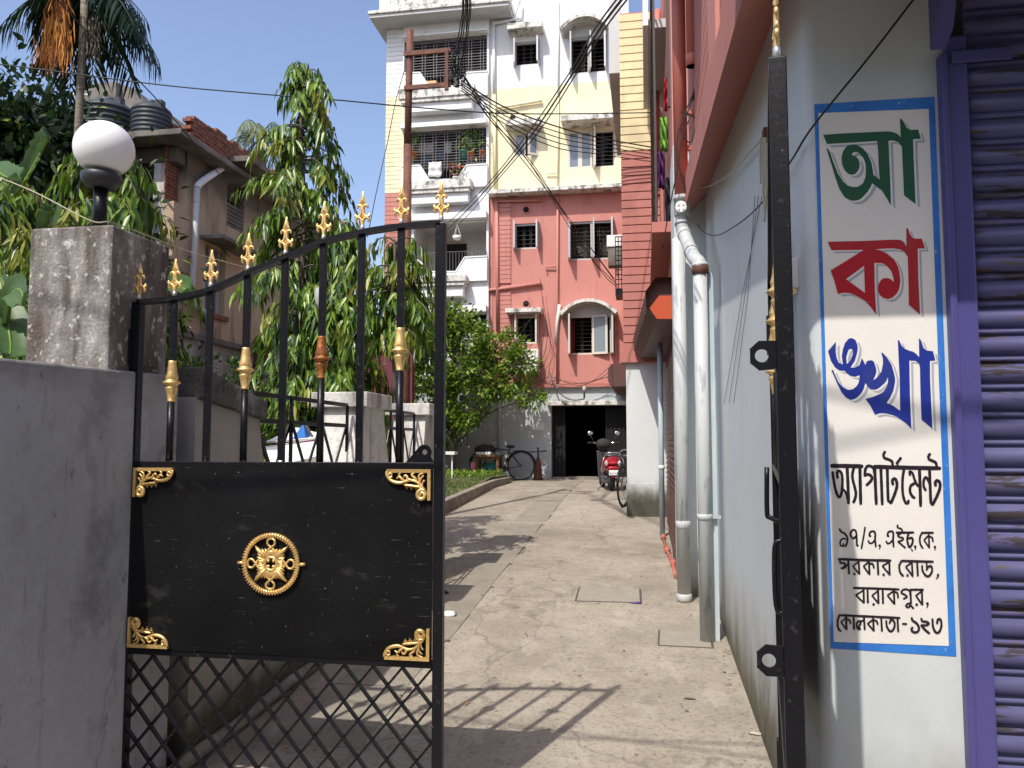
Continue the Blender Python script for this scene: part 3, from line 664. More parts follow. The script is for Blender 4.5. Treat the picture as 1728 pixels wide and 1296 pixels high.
# boundary of pier above the sign
# ---- painted sign
SY = YF-.0015
def sg(px, py, d): p_ = onY(px, py, SY); return (p_.x, SY-d, p_.z)
sn = thing('painted_sign', (.84, YF, 1.9), 'tall sign painted in Bengali on the corner pier, blue border on white', 'sign')
MB().prism([[(1374,176),(1577,163),(1614,1108),(1402,1094)]], sg, .0).obj('sign_border', M['signblue'], sn)
MB().prism([[(1381,191),(1567,184),(1601,1090),(1407,1083)]], sg, .0012).obj('sign_ground', M['signwhite'], sn)
def zmap(ox, oy, s, d, dx=0, dy=0): return lambda u, v, q: sg(ox+(u+dx)/s, oy+(v+dy)/s, d)
def letter(name, loops, ox, oy, s, m, label):
    loops = [[(x+random.uniform(-2.2,2.2), y+random.uniform(-2.2,2.2)) for x, y in l] for l in loops]
    MB().prism(loops, zmap(ox,oy,s,.0016,46,36), 0).obj('letter_edge', M['lgrey'], sn)
    MB().prism(loops, zmap(ox,oy,s,.0020,20,16), 0).obj('letter_outline', M['lwhite'], sn)
    MB().prism(loops, zmap(ox,oy,s,.0026), 0).obj('letter', M[m], sn, label=label)
A1 = [(180,480),(400,466),(640,455),(850,445),(905,452),(950,475),(988,505),(975,318),(990,315),(1010,335),(1050,410),(1085,432),(1168,428),(1195,522),(1112,525),(1118,700),(1130,950),(1142,1200),(1020,1108),(1010,900),(1000,605),(960,560),(910,542),(858,542),(866,720),(875,950),(885,1205),(875,1205),(845,1150),(790,1060),(685,985),(670,1030),(640,1075),(580,1140),(545,1158),(510,1168),(480,1167),(450,1160),(400,1130),(350,1050),(310,950),(260,780),(215,625),(225,620),(250,665),(280,750),(330,880),(390,970),(430,1005),(460,1018),(490,1025),(540,1020),(590,985),(615,930),(625,860),(620,790),(600,730),(560,680),(530,662),(500,660),(475,680),(480,695),(510,700),(540,730),(555,758),(560,780),(555,830),(530,870),(505,890),(480,898),(440,890),(400,850),(375,790),(370,720),(380,660),(410,615),(435,595),(460,585),(490,582),(520,585),(590,620),(640,680),(680,770),(694,840),(700,900),(765,945),(755,800),(750,650),(740,545),(500,562),(218,575)]
A2 = [(118,205),(500,195),(950,175),(1000,180),(1040,205),(1078,262),(1070,40),(1085,35),(1100,55),(1115,105),(1145,155),(1180,168),(1260,165),(1300,285),(1212,288),(1220,600),(1240,1090),(1105,965),(1098,600),(1088,385),(1050,330),(1000,295),(920,283),(830,287),(690,297),(740,303),(790,325),(840,348),(880,380),(920,415),(950,460),(975,510),(990,560),(998,620),(1000,680),(996,735),(985,780),(970,813),(950,840),(905,885),(850,900),(790,885),(750,845),(735,815),(730,790),(730,750),(735,720),(750,690),(765,670),(790,650),(820,643),(850,643),(870,650),(895,665),(915,695),(920,665),(918,640),(900,580),(885,548),(860,520),(838,496),(810,480),(780,466),(750,460),(685,462),(690,800),(708,1090),(650,1010),(570,920),(480,865),(390,830),(340,823),(300,825),(245,838),(200,680),(155,550),(290,470),(545,310),(545,302),(165,308)]
H2_ = [(342,657),(560,495),(572,825)]
A3 = [(920,165),(935,170),(960,225),(1000,265),(1050,288),(1090,295),(1130,320),(1165,362),(1160,150),(1172,148),(1190,180),(1215,255),(1245,285),(1322,290),(1350,398),(1290,402),(1290,600),(1315,1185),(1190,1075),(1182,800),(1172,480),(1160,430),(1120,405),(1052,398),(1060,800),(1075,1185),(1020,1125),(920,1050),(860,1025),(800,1010),(760,1005),(720,1005),(655,1022),(600,910),(548,838),(640,815),(720,780),(755,755),(780,720),(798,685),(805,650),(803,590),(790,625),(770,655),(720,705),(690,725),(660,735),(610,730),(575,700),(545,660),(530,720),(515,752),(495,780),(450,825),(415,843),(380,850),(350,840),(320,820),(270,760),(220,660),(180,560),(155,515),(172,505),(195,560),(240,650),(290,705),(320,725),(350,735),(375,735),(400,730),(440,700),(465,660),(480,600),(478,568),(430,585),(400,580),(370,570),(320,530),(305,518),(250,515),(200,480),(150,400),(115,290),(205,185),(205,300),(215,370),(240,420),(260,437),(285,445),(275,350),(285,270),(310,200),(350,150),(390,138),(430,160),(455,220),(458,262),(450,310),(425,400),(375,482),(430,480),(480,450),(505,375),(520,390),(545,450),(570,405),(610,395),(632,402),(650,420),(670,490),(672,525),(665,560),(635,622),(665,610),(690,590),(730,520),(748,430),(745,370),(730,310),(745,312),(800,370),(850,450),(878,550),(888,600),(885,650),(865,750),(830,830),(790,885),(870,920),(945,980),(938,600)]
H3_ = [(330,430),(328,360),(345,290),(360,270),(375,263),(390,267),(400,280),(404,308),(398,340),(370,400),(335,438)]
letter('letter', [A1], 1360, 150, 6.171, 'lgreen', 'large dark green Bengali letter')
letter('letter', [A2, H2_], 1380, 380, 7.2, 'lred', 'large crimson Bengali letter')
letter('letter', [A3, H3_], 1380, 550, 6.823, 'lblue', 'large deep blue Bengali conjunct letter')
def ribbons(name, strokes, ox, oy, s, w, m='lblack'):
    mb = MB()
    for si, st in enumerate(strokes):
        ww = w
        if isinstance(st, tuple): ww, st = st
        if len(st) == 1:
            x, y = st[0]; mb.prism([[(x+ww*.62*math.cos(a), y+ww*.62*math.sin(a)) for a in np.linspace(0,2*math.pi,12,endpoint=False)]], zmap(ox,oy,s,.0022+.00004*si), 0); continue
        P = [Vector((p[0],p[1])) for p in st]
        if len(P) > 2: P = [Vector((v.x,v.y)) for v in smooth_path([(p.x,p.y,0) for p in P], 5)]
        L_, R2 = [], []
        for i, p in enumerate(P):
            t = (P[min(i+1,len(P)-1)]-P[max(i-1,0)]); t.normalize(); nn = Vector((-t.y, t.x)); k = ww/2*(1+.04*math.sin(i*1.7))
            if i in (0, len(P)-1): k *= .86
            L_.append(p+nn*k); R2.append(p-nn*k)
        # rounded ends
        t0 = (P[0]-P[1]).normalized()*ww*.22; t1 = (P[-1]-P[-2]).normalized()*ww*.22
        fn = zmap(ox,oy,s,.0022+.00004*si); n_ = len(P)
        V = [fn(v.x,v.y,0) for v in L_] + [fn(v.x,v.y,0) for v in R2] + [fn(*(P[0]+t0),0), fn(*(P[-1]+t1),0)]
        mb.add(V, [(i,i+1,n_+i+1,n_+i) for i in range(n_-1)] + [(0,n_,2*n_),(n_-1,2*n_+1,2*n_-1)])
    mb.obj(name, M[m], sn)
S4 = [(58,[(100,296),(320,298),(540,303)]),[(322,300),(335,560),(342,822)],(38,[(122,378),(135,480),(160,620),(195,715),(225,725),(250,650),(258,500),(245,400),(210,365),(185,395),(192,470)]),(32,[(250,610),(300,660),(335,780)]),
 (40,[(418,320),(398,400),(400,480),(425,580),(445,680),(430,760),(408,808)]),[(500,310),(505,560),(512,830)],
 (40,[(702,400),(690,330),(640,298),(600,305),(575,350),(568,440)]),(40,[(568,430),(620,415),(665,450),(655,500),(590,568)]),[(705,290),(715,560),(728,832)],(56,[(690,308),(1100,320),(1618,330)]),(42,[(790,320),(800,560),(810,835)]),
 (42,[(880,320),(885,560),(892,780)]),(44,[(885,770),(935,815)]),(42,[(930,815),(985,680),(1015,570),(1000,490),(970,475),(950,505),(960,560)]),(38,[(955,300),(945,235),(890,205),(840,185),(828,140),(850,95)]),(44,[(1070,182),(1010,265)]),(26,[(1005,258),(1030,292)]),
 (38,[(1112,340),(1092,480),(1095,680),(1130,800),(1165,812),(1175,772)]),(34,[(1195,430),(1190,375),(1230,400),(1260,490),(1305,580)]),(38,[(1262,535),(1205,575),(1195,650),(1225,715),(1262,742)]),[(1325,330),(1335,600),(1342,856)],
 (36,[(1480,580),(1445,490),(1412,455),(1385,500),(1385,580),(1415,638)]),(42,[(1465,340),(1475,600),(1482,800)]),(44,[(1475,790),(1510,838)]),(42,[(1505,838),(1580,690),(1612,580),(1600,515),(1565,500),(1545,530),(1550,575)]),(38,[(1565,310),(1550,250),(1505,225),(1462,205),(1450,165),(1475,125)])]
ribbons('lettering_line', S4, 1390, 750, 8.229, 45)
S5 = [[(140,190),(165,232),(222,265),(258,330),(250,400),(225,455)],(26,[(238,345),(190,335),(152,378),(160,435),(200,440),(196,405)]),
 [(418,440),(395,425),(392,330),(382,235),(350,205),(312,235),(305,290),(345,335),(378,300)],(26,[(515,165),(490,320),(460,485)]),
 [(600,300),(578,290),(590,240),(640,228),(662,262),(660,350),(672,455)],(26,[(560,360),(580,400),(622,395),(656,350)]),[(725,435)],(18,[(740,440),(722,490)]),
 [(862,300),(842,290),(855,240),(905,228),(926,262),(922,350),(930,458)],(26,[(820,370),(842,405),(882,392),(918,350)]),
 (34,[(965,247),(1090,246),(1225,245)]),(26,[(1058,240),(1045,195),(1005,180),(985,165),(990,132)]),(27,[(1040,255),(992,285),(1020,315),(1060,320),(1065,350),(1015,372),(990,378)]),(30,[(990,375),(1100,468)]),
 (32,[(1150,250),(1128,340),(1145,430),(1168,458),(1205,395),(1205,335),(1180,322),(1150,335)]),(20,[(1185,485),(1208,518)]),[(1243,448)],(18,[(1256,450),(1242,495)]),
 (32,[(1335,250),(1420,248),(1510,248)]),(28,[(1342,250),(1312,320),(1318,410),(1355,475)]),(30,[(1440,250),(1448,470)]),(26,[(1438,285),(1372,355)]),(26,[(1372,355),(1446,462)]),(26,[(1445,300),(1490,320),(1503,380)]),[(1530,455)],(18,[(1540,465),(1528,498)]),
 (36,[(125,632),(500,645),(890,652)]),(28,[(148,650),(158,690),(205,688),(222,715),(200,755),(160,768)]),(26,[(180,775),(230,745),(265,695)]),(34,[(270,650),(280,850)]),
 (34,[(420,650),(430,850)]),(26,[(418,668),(335,735)]),(28,[(335,735),(428,848)]),[(358,850)],(34,[(568,650),(578,855)]),(26,[(562,672),(490,735)]),(28,[(490,735),(574,850)]),(28,[(572,695),(625,705),(642,762)]),(36,[(695,650),(705,857)]),
 (34,[(865,650),(870,860)]),(26,[(860,672),(765,730)]),(28,[(765,730),(866,852)]),[(783,857)],
 (32,[(1040,655),(1270,662),(1508,668)]),(30,[(1045,655),(1010,730),(1025,825),(1070,878)]),(34,[(1192,660),(1205,882)]),(26,[(1186,682),(1105,742)]),(28,[(1105,742),(1202,872)]),[(1130,868)],(36,[(1270,665),(1280,872)]),
 (30,[(1342,722),(1350,800),(1400,872),(1450,870),(1488,800),(1475,735),(1430,742),(1405,790)]),(26,[(1410,670),(1408,760)]),[(1575,862)],(20,[(1586,868),(1550,915)])]
ribbons('lettering_line', S5, 1400, 870, 8.64, 30)
S6 = [(32,[(310,172),(600,180),(920,192)]),(32,[(448,185),(452,375)]),(26,[(445,205),(345,265)]),(28,[(345,265),(450,370)]),(32,[(500,180),(505,372)]),(32,[(640,190),(645,380)]),(26,[(636,212),(560,272)]),(28,[(560,272),(642,374)]),[(580,390)],(32,[(700,190),(706,378)]),
 (32,[(847,190),(856,386)]),(26,[(842,215),(765,270)]),(28,[(765,270),(852,382)]),(26,[(852,222),(895,240),(905,308)]),
 (30,[(1060,196),(1150,194),(1242,196)]),(26,[(1062,262),(1060,215),(1010,188),(960,205),(950,238),(1000,265),(1020,290),(975,318)]),(32,[(1068,200),(1075,380)]),(26,[(1072,372),(1025,385),(1010,415),(1045,428),(1068,402),(1110,446)]),
 (32,[(1218,196),(1226,396)]),(26,[(1212,218),(1140,272)]),(28,[(1140,272),(1220,390)]),[(1150,392)],[(1292,378)],(18,[(1304,384),(1285,430)]),
 (30,[(120,532),(500,548),(930,568)]),(28,[(128,535),(105,610),(110,700),(148,748)]),(32,[(216,550),(222,726)]),(25,[(212,572),(148,622)]),(26,[(148,622),(220,722)]),(25,[(220,582),(262,600),(275,645)]),(32,[(315,560),(322,722)]),
 (32,[(452,560),(462,722)]),(26,[(452,602),(410,612),(405,650),(385,680),(400,712),(372,712),(355,660),(378,610),(408,620)]),
 (32,[(572,570),(582,740)]),(25,[(566,592),(500,642)]),(26,[(500,642),(580,735)]),(25,[(577,595),(620,612),(635,655)]),(32,[(680,575),(690,742)]),
 (28,[(745,602),(758,690),(805,746),(850,700),(855,625),(815,588),(788,640)]),(26,[(800,570),(805,600)]),(32,[(895,572),(905,748)]),(28,[(960,645),(1018,646)]),
 (30,[(1082,562),(1095,600),(1150,640),(1180,700),(1160,750),(1110,755),(1080,722),(1096,690)]),(28,[(1208,570),(1225,610),(1280,618),(1310,640),(1280,662),(1205,664)]),(30,[(1205,660),(1262,725),(1320,772)]),
 (30,[(1358,578),(1365,680),(1400,755),(1448,750),(1476,670),(1466,592),(1430,588),(1418,642)])]
ribbons('lettering_line', S6, 1400, 970, 7.855, 30)
# ---- violet shutter, guide frame and roll housing
sh = thing('shop_shutter', (1.2, YF, .1), 'violet rolling shop shutter with worn slats beside the painted sign', 'shutter')
MB().box(1.062, 1.086, YF-.045, YF+.06, -.02, 3.06).obj('guide_rail', M['purple'], sh, bevel=.006)
MB().box(1.086, 1.158, YF-.030, YF+.06, -.02, 3.13).obj('guide_rail', M['purple'], sh, bevel=.010)
pitch = .0975; z = .02; mesh = None
while z < 3.55:
    mb = MB(); pr = [(0,0),(-.012,.006),(-.023,.020),(-.027,.034),(-.024,.048),(-.014,.060),(0,.066),(0,.072),(-.012,.076),(-.014,.082),(-.012,.088),(0,.091),(0,.0975),(.008,.0975),(.008,0)]
    if mesh is None:
        n_ = len(pr); V = [(x, a, b) for x in (0, 1.9) for a, b in pr]
        mb.add(V, [(i,(i+1)%n_,n_+(i+1)%n_,n_+i) for i in range(n_)] + [tuple(reversed(range(n_))), tuple(range(n_,2*n_))])
        o = mb.obj('slat', M['slat'], sh, world=False); mesh = o.data
        for p_ in mesh.polygons: p_.use_smooth = p_.index < 6 or 7 < p_.index < 11
    else:
        o = bpy.data.objects.new('slat', mesh); col.objects.link(o); o.parent = sh
    o.location = (1.159-1.2+0, .008+random.uniform(-.0015,.0015), z-.1); o['z'] = 0; del o['z']
    z += pitch
MB().box(1.10, 1.30, YF-.045, YF-.031, 3.02, 3.065).obj('latch_strip', M['purple'], sh, bevel=.004)
MB().box(1.09, 3.2, YF+.075, YF+.2, 2.9, 4.6).obj('fascia_wall', M['slabgrey'], sb)
MB().prism([[(2.93,3.06),(2.85,3.10),(2.72,3.40),(2.93,3.40)]], lambda u,v,d: (1.02+d,u,v), 0, .05).obj('bracket', M['purple'], sh)
# sunshade over the shopfront (out of the frame, above)
ssd = MB().box(.22, 4.2, 2.10, YF+.0, 3.42, 3.50).obj('shop_sunshade', M['slabgrey'])
tag(ssd, 'flat cement sunshade slab projecting over the sign and the violet shutter', 'sunshade')
# small white junction box on the pier corner behind the gate leaf
jb = thing('junction_box', (.59, 3.2, 2.25), 'small cream junction box on the wall corner behind the open gate leaf', 'box')
a = onX(1336, 441, .585); b_ = onX(1347, 480, .585)
MB().box(.555, .60, a.y-.06, a.y+.03, b_.z, a.z).obj('box_body', M['acwhite'], jb, bevel=.004)
MB().box(.553, .556, a.y-.05, a.y+.02, b_.z+.01, a.z-.01).obj('box_lid', M['frame'], jb)

# open right leaf, folded out towards the street
hx, hy = .54, 3.44
best = None
for i in range(200):   # the direction in which its meeting stile covers the photo's x = 1313
    a = R_(-94-i*.1); fx, fy = hx+.93*LEAF*math.cos(a), hy+.93*LEAF*math.sin(a)
    v = Vector((fx, fy, 2.6))-O; px = 864+FOC*v.dot(Rv)/v.dot(Fv)
    if best is None or abs(px-1313) < best[0]: best = (abs(px-1313), a)
GR = gate_leaf((hx, hy, 0), best[1], 'open right leaf of the black and gold gate, folded out edge-on by the wall', mirror=True, lugs=True)
print('leaf angle', math.degrees(best[1]))
# ================================================================ PIPES ON THE RIGHT
def pipe(name, pts, r, m, label, parent=None, collars=(), n=18):
    mb = MB(); mb.tube(pts, r, n)
    return mb
pp = thing('drain_pipe', (.36, 7.55, gz(7.5)), 'salmon pipe turning grey at an inspection cap and bending to the nearer grey foot', 'pipe')
T = onY(1150, 335, 6.95); X1 = T.x; Y1 = 6.95
bt = onG(1193, 1083); X2, Y2 = bt.x, bt.y
MB().tube([(X1+.0,Y1,7.5),(X1,Y1,T.z)], .060, 20).obj('red_pipe', M['pvcred'], pp)
z_a = T.z; zb_ = onY(1155, 400, Y1).z; zc = onY(1183, 455, Y2+.15).z
MB().lathe([(.062,z_a-.16),(.066,z_a-.15),(.066,z_a-.02),(.072,z_a-.018),(.072,z_a+.02),(.064,z_a+.022)], (X1,Y1,0), 22).obj('socket', M['pvcgrey'], pp)
mb = MB(); mb.lathe([(.052,-.075),(.052,-.09),(.046,-.094)], (X1-.01,Y1,z_a-.10), 20, axis='y')
for k in range(4):
    a = k*math.pi/2+math.pi/4; mb.box(X1-.01+.028*math.cos(a)-.006, X1-.01+.028*math.cos(a)+.006, Y1-.103, Y1-.094, z_a-.10+.028*math.sin(a)-.006, z_a-.10+.028*math.sin(a)+.006)
mb.obj('inspection_cap', M['pvcwhite'], pp)
el = smooth_path([(X1,Y1,z_a-.14),(X1,Y1,zb_+.10),(X1+.02,Y1-.06,zb_),(X2-.04,Y2+.18,zc+.12),(X2-.005,Y2+.01,zc+.02),(X2,Y2,zc-.06)], 4)
MB().tube(el, .055, 20).obj('elbow_bend', M['pvcgrey'], pp)
for f in (.18,.42,.58,.86):
    i = int(f*(len(el)-1)); d = (el[i+1]-el[i]).normalized()*.018
    MB().tube([el[i]-d, el[i]+d], .062, 20).obj('elbow_collar', M['pvcgrey'], pp)
MB().tube([(X2,Y2,zc),(X2+.0,Y2,bt.z-.02)], .052, 20).obj('grey_pipe', M['pvcgrey'], pp)
zk = onY(1190, 872, Y2).z
MB().lathe([(.056,zk-.02),(.060,zk-.018),(.060,zk+.02),(.056,zk+.022)], (X2,Y2,0), 20).obj('pipe_clip', M['pvcgrey'], pp)
MB().box(X2, X2+.12, Y2-.012, Y2+.012, zk-.012, zk+.012).obj('clip_arm', M['pvcgrey'], pp)
MB().box(X2+.055, X2+.10, Y2+.03, Y2+.10, bt.z, zc-.05).obj('backing_strip', M['pvcblue'], pp)
MB().lathe([(.058,zc-.07),(.066,zc-.065),(.066,zc+.0),(.058,zc+.005)], (X2,Y2,0), 20).obj('pipe_clip', M['rust'], pp)
p2_ = thing('drain_pipe', (.335, 7.56, gz(7.5)), 'straight blue-grey pipe standing just left of the bending one', 'pipe')
b2 = onG(1155, 1015); t2 = onY(1152, 402, b2.y)
MB().tube([(b2.x,b2.y,b2.z-.02),(b2.x-.0,b2.y,t2.z+.0)], .062, 22).obj('pipe_body', M['pvcgrey'], p2_)
for py in (885, 1008):
    zz = onY(1153, py, b2.y).z
    MB().lathe([(.063,zz-.03),(.069,zz-.025),(.069,zz+.03),(.063,zz+.035)], (b2.x,b2.y,0), 22).obj('collar', M['pvcgrey'], p2_)
p3_ = thing('drain_pipe', (.45, 6.4, 4), 'short salmon pipe with a socket beside the tall salmon pipe', 'pipe')
q_ = onY(1168, 112, 6.75)
MB().tube([(q_.x,6.75,7.5),(q_.x,6.75,q_.z)], .047, 18).obj('pipe_body', M['pvcred'], p3_)
MB().lathe([(.048,q_.z),(.056,q_.z+.003),(.056,q_.z+.10),(.050,q_.z+.105)], (q_.x,6.75,0), 18).obj('socket', M['pvcred'], p3_)
for py in (190, 250, 281):
    q_ = onY(1161, py, Y1); MB().box(X1+.03, X1+.13, Y1-.02, Y1+.02, q_.z-.02, q_.z+.015).obj('pipe_bracket', M['pvcred'], pp)

# ================================================================ BROWN SHUTTER, ITS HOOD, AND THE SECOND BLOCK
bs_ = thing('garage_shutter', (.3, 11, .3), 'brown rolling shutter seen almost edge-on under the brown hood', 'shutter')
pitch = .075; mesh = None; y0_, y1_ = 8.62, 12.6
for i in range(34):
    z = .20+i*pitch
    if mesh is None:
        pr = [(0,0),(-.010,.006),(-.022,.024),(-.022,.040),(-.008,.062),(0,.064),(0,.075),(.01,.075),(.01,0)]; n_ = len(pr)
        V = [(a, y, b) for y in (0, y1_-y0_) for a, b in pr]
        o = MB().add(V, [(i_,(i_+1)%n_,n_+(i_+1)%n_,n_+i_) for i_ in range(n_)]).obj('slat', M['brownslat'], bs_, world=False); mesh = o.data
    else: o = bpy.data.objects.new('slat', mesh); col.objects.link(o); o.parent = bs_
    o.location = (.33-.3, y0_-11, z-.3+random.uniform(-.001,.001))
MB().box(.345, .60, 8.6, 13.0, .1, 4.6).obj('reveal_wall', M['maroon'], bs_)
hd = thing('shutter_hood', (.2, 10.6, 3), 'eight-sided brown shutter hood with an orange end plate', 'shutter hood')
YH0 = 8.95
oc = [(.36,3.46),(.16,3.46),(.02,3.24),(.02,2.86),(.16,2.62),(.36,2.62)]
oc = []
for (px, py) in [(1140,467),(1106,467),(1089,492),(1090,520),(1108,538),(1140,538)]:
    v = onY(px, py, YH0); oc.append((v.x, v.z))
# hood runs back to the block; drops follow perspective on their own
zt = oc[0][1]; zb2 = oc[-1][1]; xl = oc[2][0]; 
H8 = [(.40,zt),(oc[1][0],zt),(xl,oc[2][1]),(xl+.01,oc[3][1]),(oc[4][0],zb2),(.40,zb2)]
_n=len(H8); MB().add([(u,YH0+.12,v) for u,v in H8]+[(u-(.20 if u < .39 else 0),13.1,v) for u,v in H8], [(i,(i+1)%_n,_n+(i+1)%_n,_n+i) for i in range(_n)]+[tuple(range(_n,2*_n)),tuple(range(_n))[::-1]]).obj('hood_body', M['hood'], hd)
n8 = len(H8); V = [(u,YH0,v) for u,v in H8]+[(u,YH0+.12,v) for u,v in H8]
MB().add(V, [(i,(i+1)%n8,n8+(i+1)%n8,n8+i) for i in range(n8)]).obj('hood_rim', M['hood'], hd)
pl8 = []
for (px, py) in [(1140,499),(1112,499),(1096,520),(1108,538),(1140,538)]:
    v = onY(px, py, YH0+.10); pl8.append((v.x, v.z))
MB().prism([pl8], lambda u,v,d: (u,d,v), YH0+.10, YH0+.115).obj('end_plate', M['orange'], hd)

blk = thing('side_block', (0, 13.2, .5), 'block with cream and red grooved boards over an off-white stained base', 'building')
YB = 13.2
xl0, xr0 = onY(1057,700,YB).x, onY(1113,700,YB).x
MB().box(xl0, .62, YB+.02, 22, .3, 3.10).obj('ground_floor_wall', M['whitebase'], blk)
MB().box(xl0-.012, xr0+.1, YB+.005, YB+.02, .3, 1.0).obj('stained_plinth', M['whitebase'], blk)
# upper storeys: boards
zlo = onY(1080, 592, YB).z; ztop = onY(1080, 22, YB).z; zsplit = onY(1080, 262, YB).z
MB().box(-.34, .62, YB, 22, 3.10, ztop+.02).obj('upper_core', M['salmon2'], blk)
nb = 41; hh = (ztop-zlo)/nb; meshes = {}
for i in range(nb):
    z = zlo+i*hh; m = 'salmon2' if z < zsplit else 'cream'
    if m not in meshes:
        o = MB().box(0, .635, 0, .030, 0, hh-.016).obj('cladding_board', M[m], blk, world=False, bevel=.004); meshes[m] = o
    else: o = meshes[m].copy(); col.objects.link(o); o.parent = blk
    o.location = (-.345-.0004*i, YB-.030-13.2, z-.5)
MB().box(-.40, .62, YB-.06, YB+.3, zlo-.20, zlo-.005).obj('bottom_ledge', M['salmon2'], blk, bevel=.006)
# beige balcony slab and soffit at the top left
mb = MB(); a = onY(1029, 12, 14.5); b_ = onY(1045, 150, 14.5)
mb.box(a.x, -.345, 13.9, 18, b_.z, b_.z+.12); mb.box(a.x+.006, a.x+.08, 13.936, 17.9, b_.z+.121, 10.4); mb.box(a.x+.001, -.347, 13.85, 13.899, b_.z-.002, 10.4)
mb.obj('corner_balcony', M['awnsoffit'], blk, bevel=.01)
a = onY(1090, 48, 10.4); MB().box(a.x, .62, 10.4, 13.0, a.z, a.z+.12).obj('canopy_slab', M['awnsoffit'], blk)
MB().box(a.x-.04, a.x+.03, 10.3, 13.0, a.z-.01, a.z+.9).obj('canopy_fascia', M['white'], blk)
# first-floor balcony of the building on the right between the block and the pipes
bal = thing('caged_balcony', (.2, 11.5, 3.6), 'narrow dark caged balcony with washing behind the salmon pipes', 'balcony')
MB().box(.335, .62, 8.7, 12.9, 3.4, 9.5).obj('balcony_wall', M['salmon'], bal)
for i in range(9):
    y_ = 9.0+i*.45; MB().box(.14,.165,y_-.012,y_+.012,4.2,7.9).obj('cage_upright', M['grilldark'], bal)
for i in range(18):
    z_ = 4.2+i*.21; MB().box(.135,.16,9.0,12.6,z_-.01,z_+.01).obj('cage_bar', M['grilldark'], bal)
MB().box(.10,.34,8.98,12.7,4.06,4.18).obj('balcony_floor', M['salmon2'], bal)
q_ = onY(1128, 60, 9.2); MB().box(q_.x-.02, q_.x+.03, 9.15, 9.2, 5.6, 8.0).obj('corner_post', M['grilldark'], bal)
def cloth(name, px0, py0, px1, py1, Y, m, label, par=None, grp=None, ruff=.03):
    a = onY(px0, py0, Y); b = onY(px1, py1, Y); nx, nz = 6, 10; V = []
    for j in range(nz+1):
        for i in range(nx+1):
            V.append((a.x+(b.x-a.x)*i/nx, Y+ruff*math.sin(i*1.9+j*.5)+ruff*.6*math.sin(j*1.3), a.z+(b.z-a.z)*j/nz + ruff*.5*math.sin(i*1.2)*(j/nz)))
    mb = MB(); mb.sm = True; mb.add(V, [(j*(nx+1)+i, j*(nx+1)+i+1, (j+1)*(nx+1)+i+1, (j+1)*(nx+1)+i) for j in range(nz) for i in range(nx)])
    o = mb.obj(name, M[m], par)
    md = o.modifiers.new('thick','SOLIDIFY'); md.thickness = .006
    if par is None: tag(o, label, 'cloth', grp)
    return o
cloth('hanging_cloth', 1120, 132, 1129, 188, 10.2, 'redcloth', 'red cloth hanging high on the narrow caged balcony')
cloth('hanging_cloth', 1114, 198, 1127, 255, 10.0, 'greencloth', 'lime green cloth hanging on the narrow caged balcony')
cloth('hanging_cloth', 1110, 256, 1122, 318, 9.9, 'purplecloth', 'plum-coloured cloth hanging below the lime green one')
cloth('hanging_cloth', 1122, 300, 1134, 375, 9.6, 'darkcloth', 'black cloth hanging lowest beside the salmon pipe')
q_ = onY(1103, 470, 12.4)
pl_ = thing('drain_pipe', (q_.x, 12.4, 3.5), 'slim salmon pipe running down beside the cream and red boards', 'pipe')
MB().tube([(onY(1111,100,12.4).x,12.4,8.6),(q_.x,12.4,q_.z)], .05, 14).obj('pipe_body', M['pvcred'], pl_)
for py in (150, 233, 330, 408):
    v = onY(1107, py, 12.4); MB().lathe([(.055,v.z-.02),(.058,v.z-.018),(.058,v.z+.018),(.055,v.z+.02)], (v.x,12.4,0), 14).obj('pipe_clip', M['coralpipe'], pl_)
b4 = onG(1118, 905); p5_ = thing('drain_pipe', (b4.x, b4.y, b4.z), 'thin pale blue pipe at the corner between off-white base and brown shutter', 'pipe')
MB().tube([(b4.x,b4.y,b4.z),(b4.x,b4.y,3.1)], .038, 14).obj('pipe_body', M['pvcblue'], p5_)
MB().lathe([(.040,1.3),(.045,1.302),(.045,1.35),(.040,1.352)], (b4.x,b4.y,0), 14).obj('collar', M['pvcwhite'], p5_)
cp = thing('loose_pipe', (.25, 10, .33), 'coral red pipe with clips lying along the foot of the brown shutter', 'pipe')
pts = [onG(px, py, .03) for px, py in ((1119,908),(1126,930),(1136,952),(1140,972))]
MB().tube(pts, .022, 8).obj('pipe_body', M['coralpipe'], cp)
for v in pts[:3]: MB().tube([v+Vector((-.03,0,.0)), v+Vector((.03,0,.03))], .035, 8).obj('pipe_clip', M['coralpipe'], cp)
# ================================================================ FAR APARTMENT BLOCK  (front at y = 22)
YA = 22.0
ap = thing('apartment_block', (-4, YA, .66), 'tall apartment block in white, yellow and salmon red closing the far end of the driveway', 'apartment building')
def A(px, py, Y=YA): v = onY(px, py, Y); return v.x, v.z
def rect(px0, py0, px1, py1, y0, y1, m, name='wall', par=ap, Y=YA, **k):
    x0, za = A(px0, (py0+py1)/2, Y); x1, _ = A(px1, (py0+py1)/2, Y)
    _, z1 = A((px0+px1)/2, py0, Y); _, z0 = A((px0+px1)/2, py1, Y)
    return MB().box(x0, x1, y0, y1, z0, z1).obj(name, M[m] if isinstance(m, str) else m, par, **k)
zT = 14.15; zS = 8.75; zYl = 12.0; zB = 3.30          # top, yellow/salmon split, white/yellow split, base
XL = A(650,330)[0]; XM = A(832,330)[0]; XR = -.33
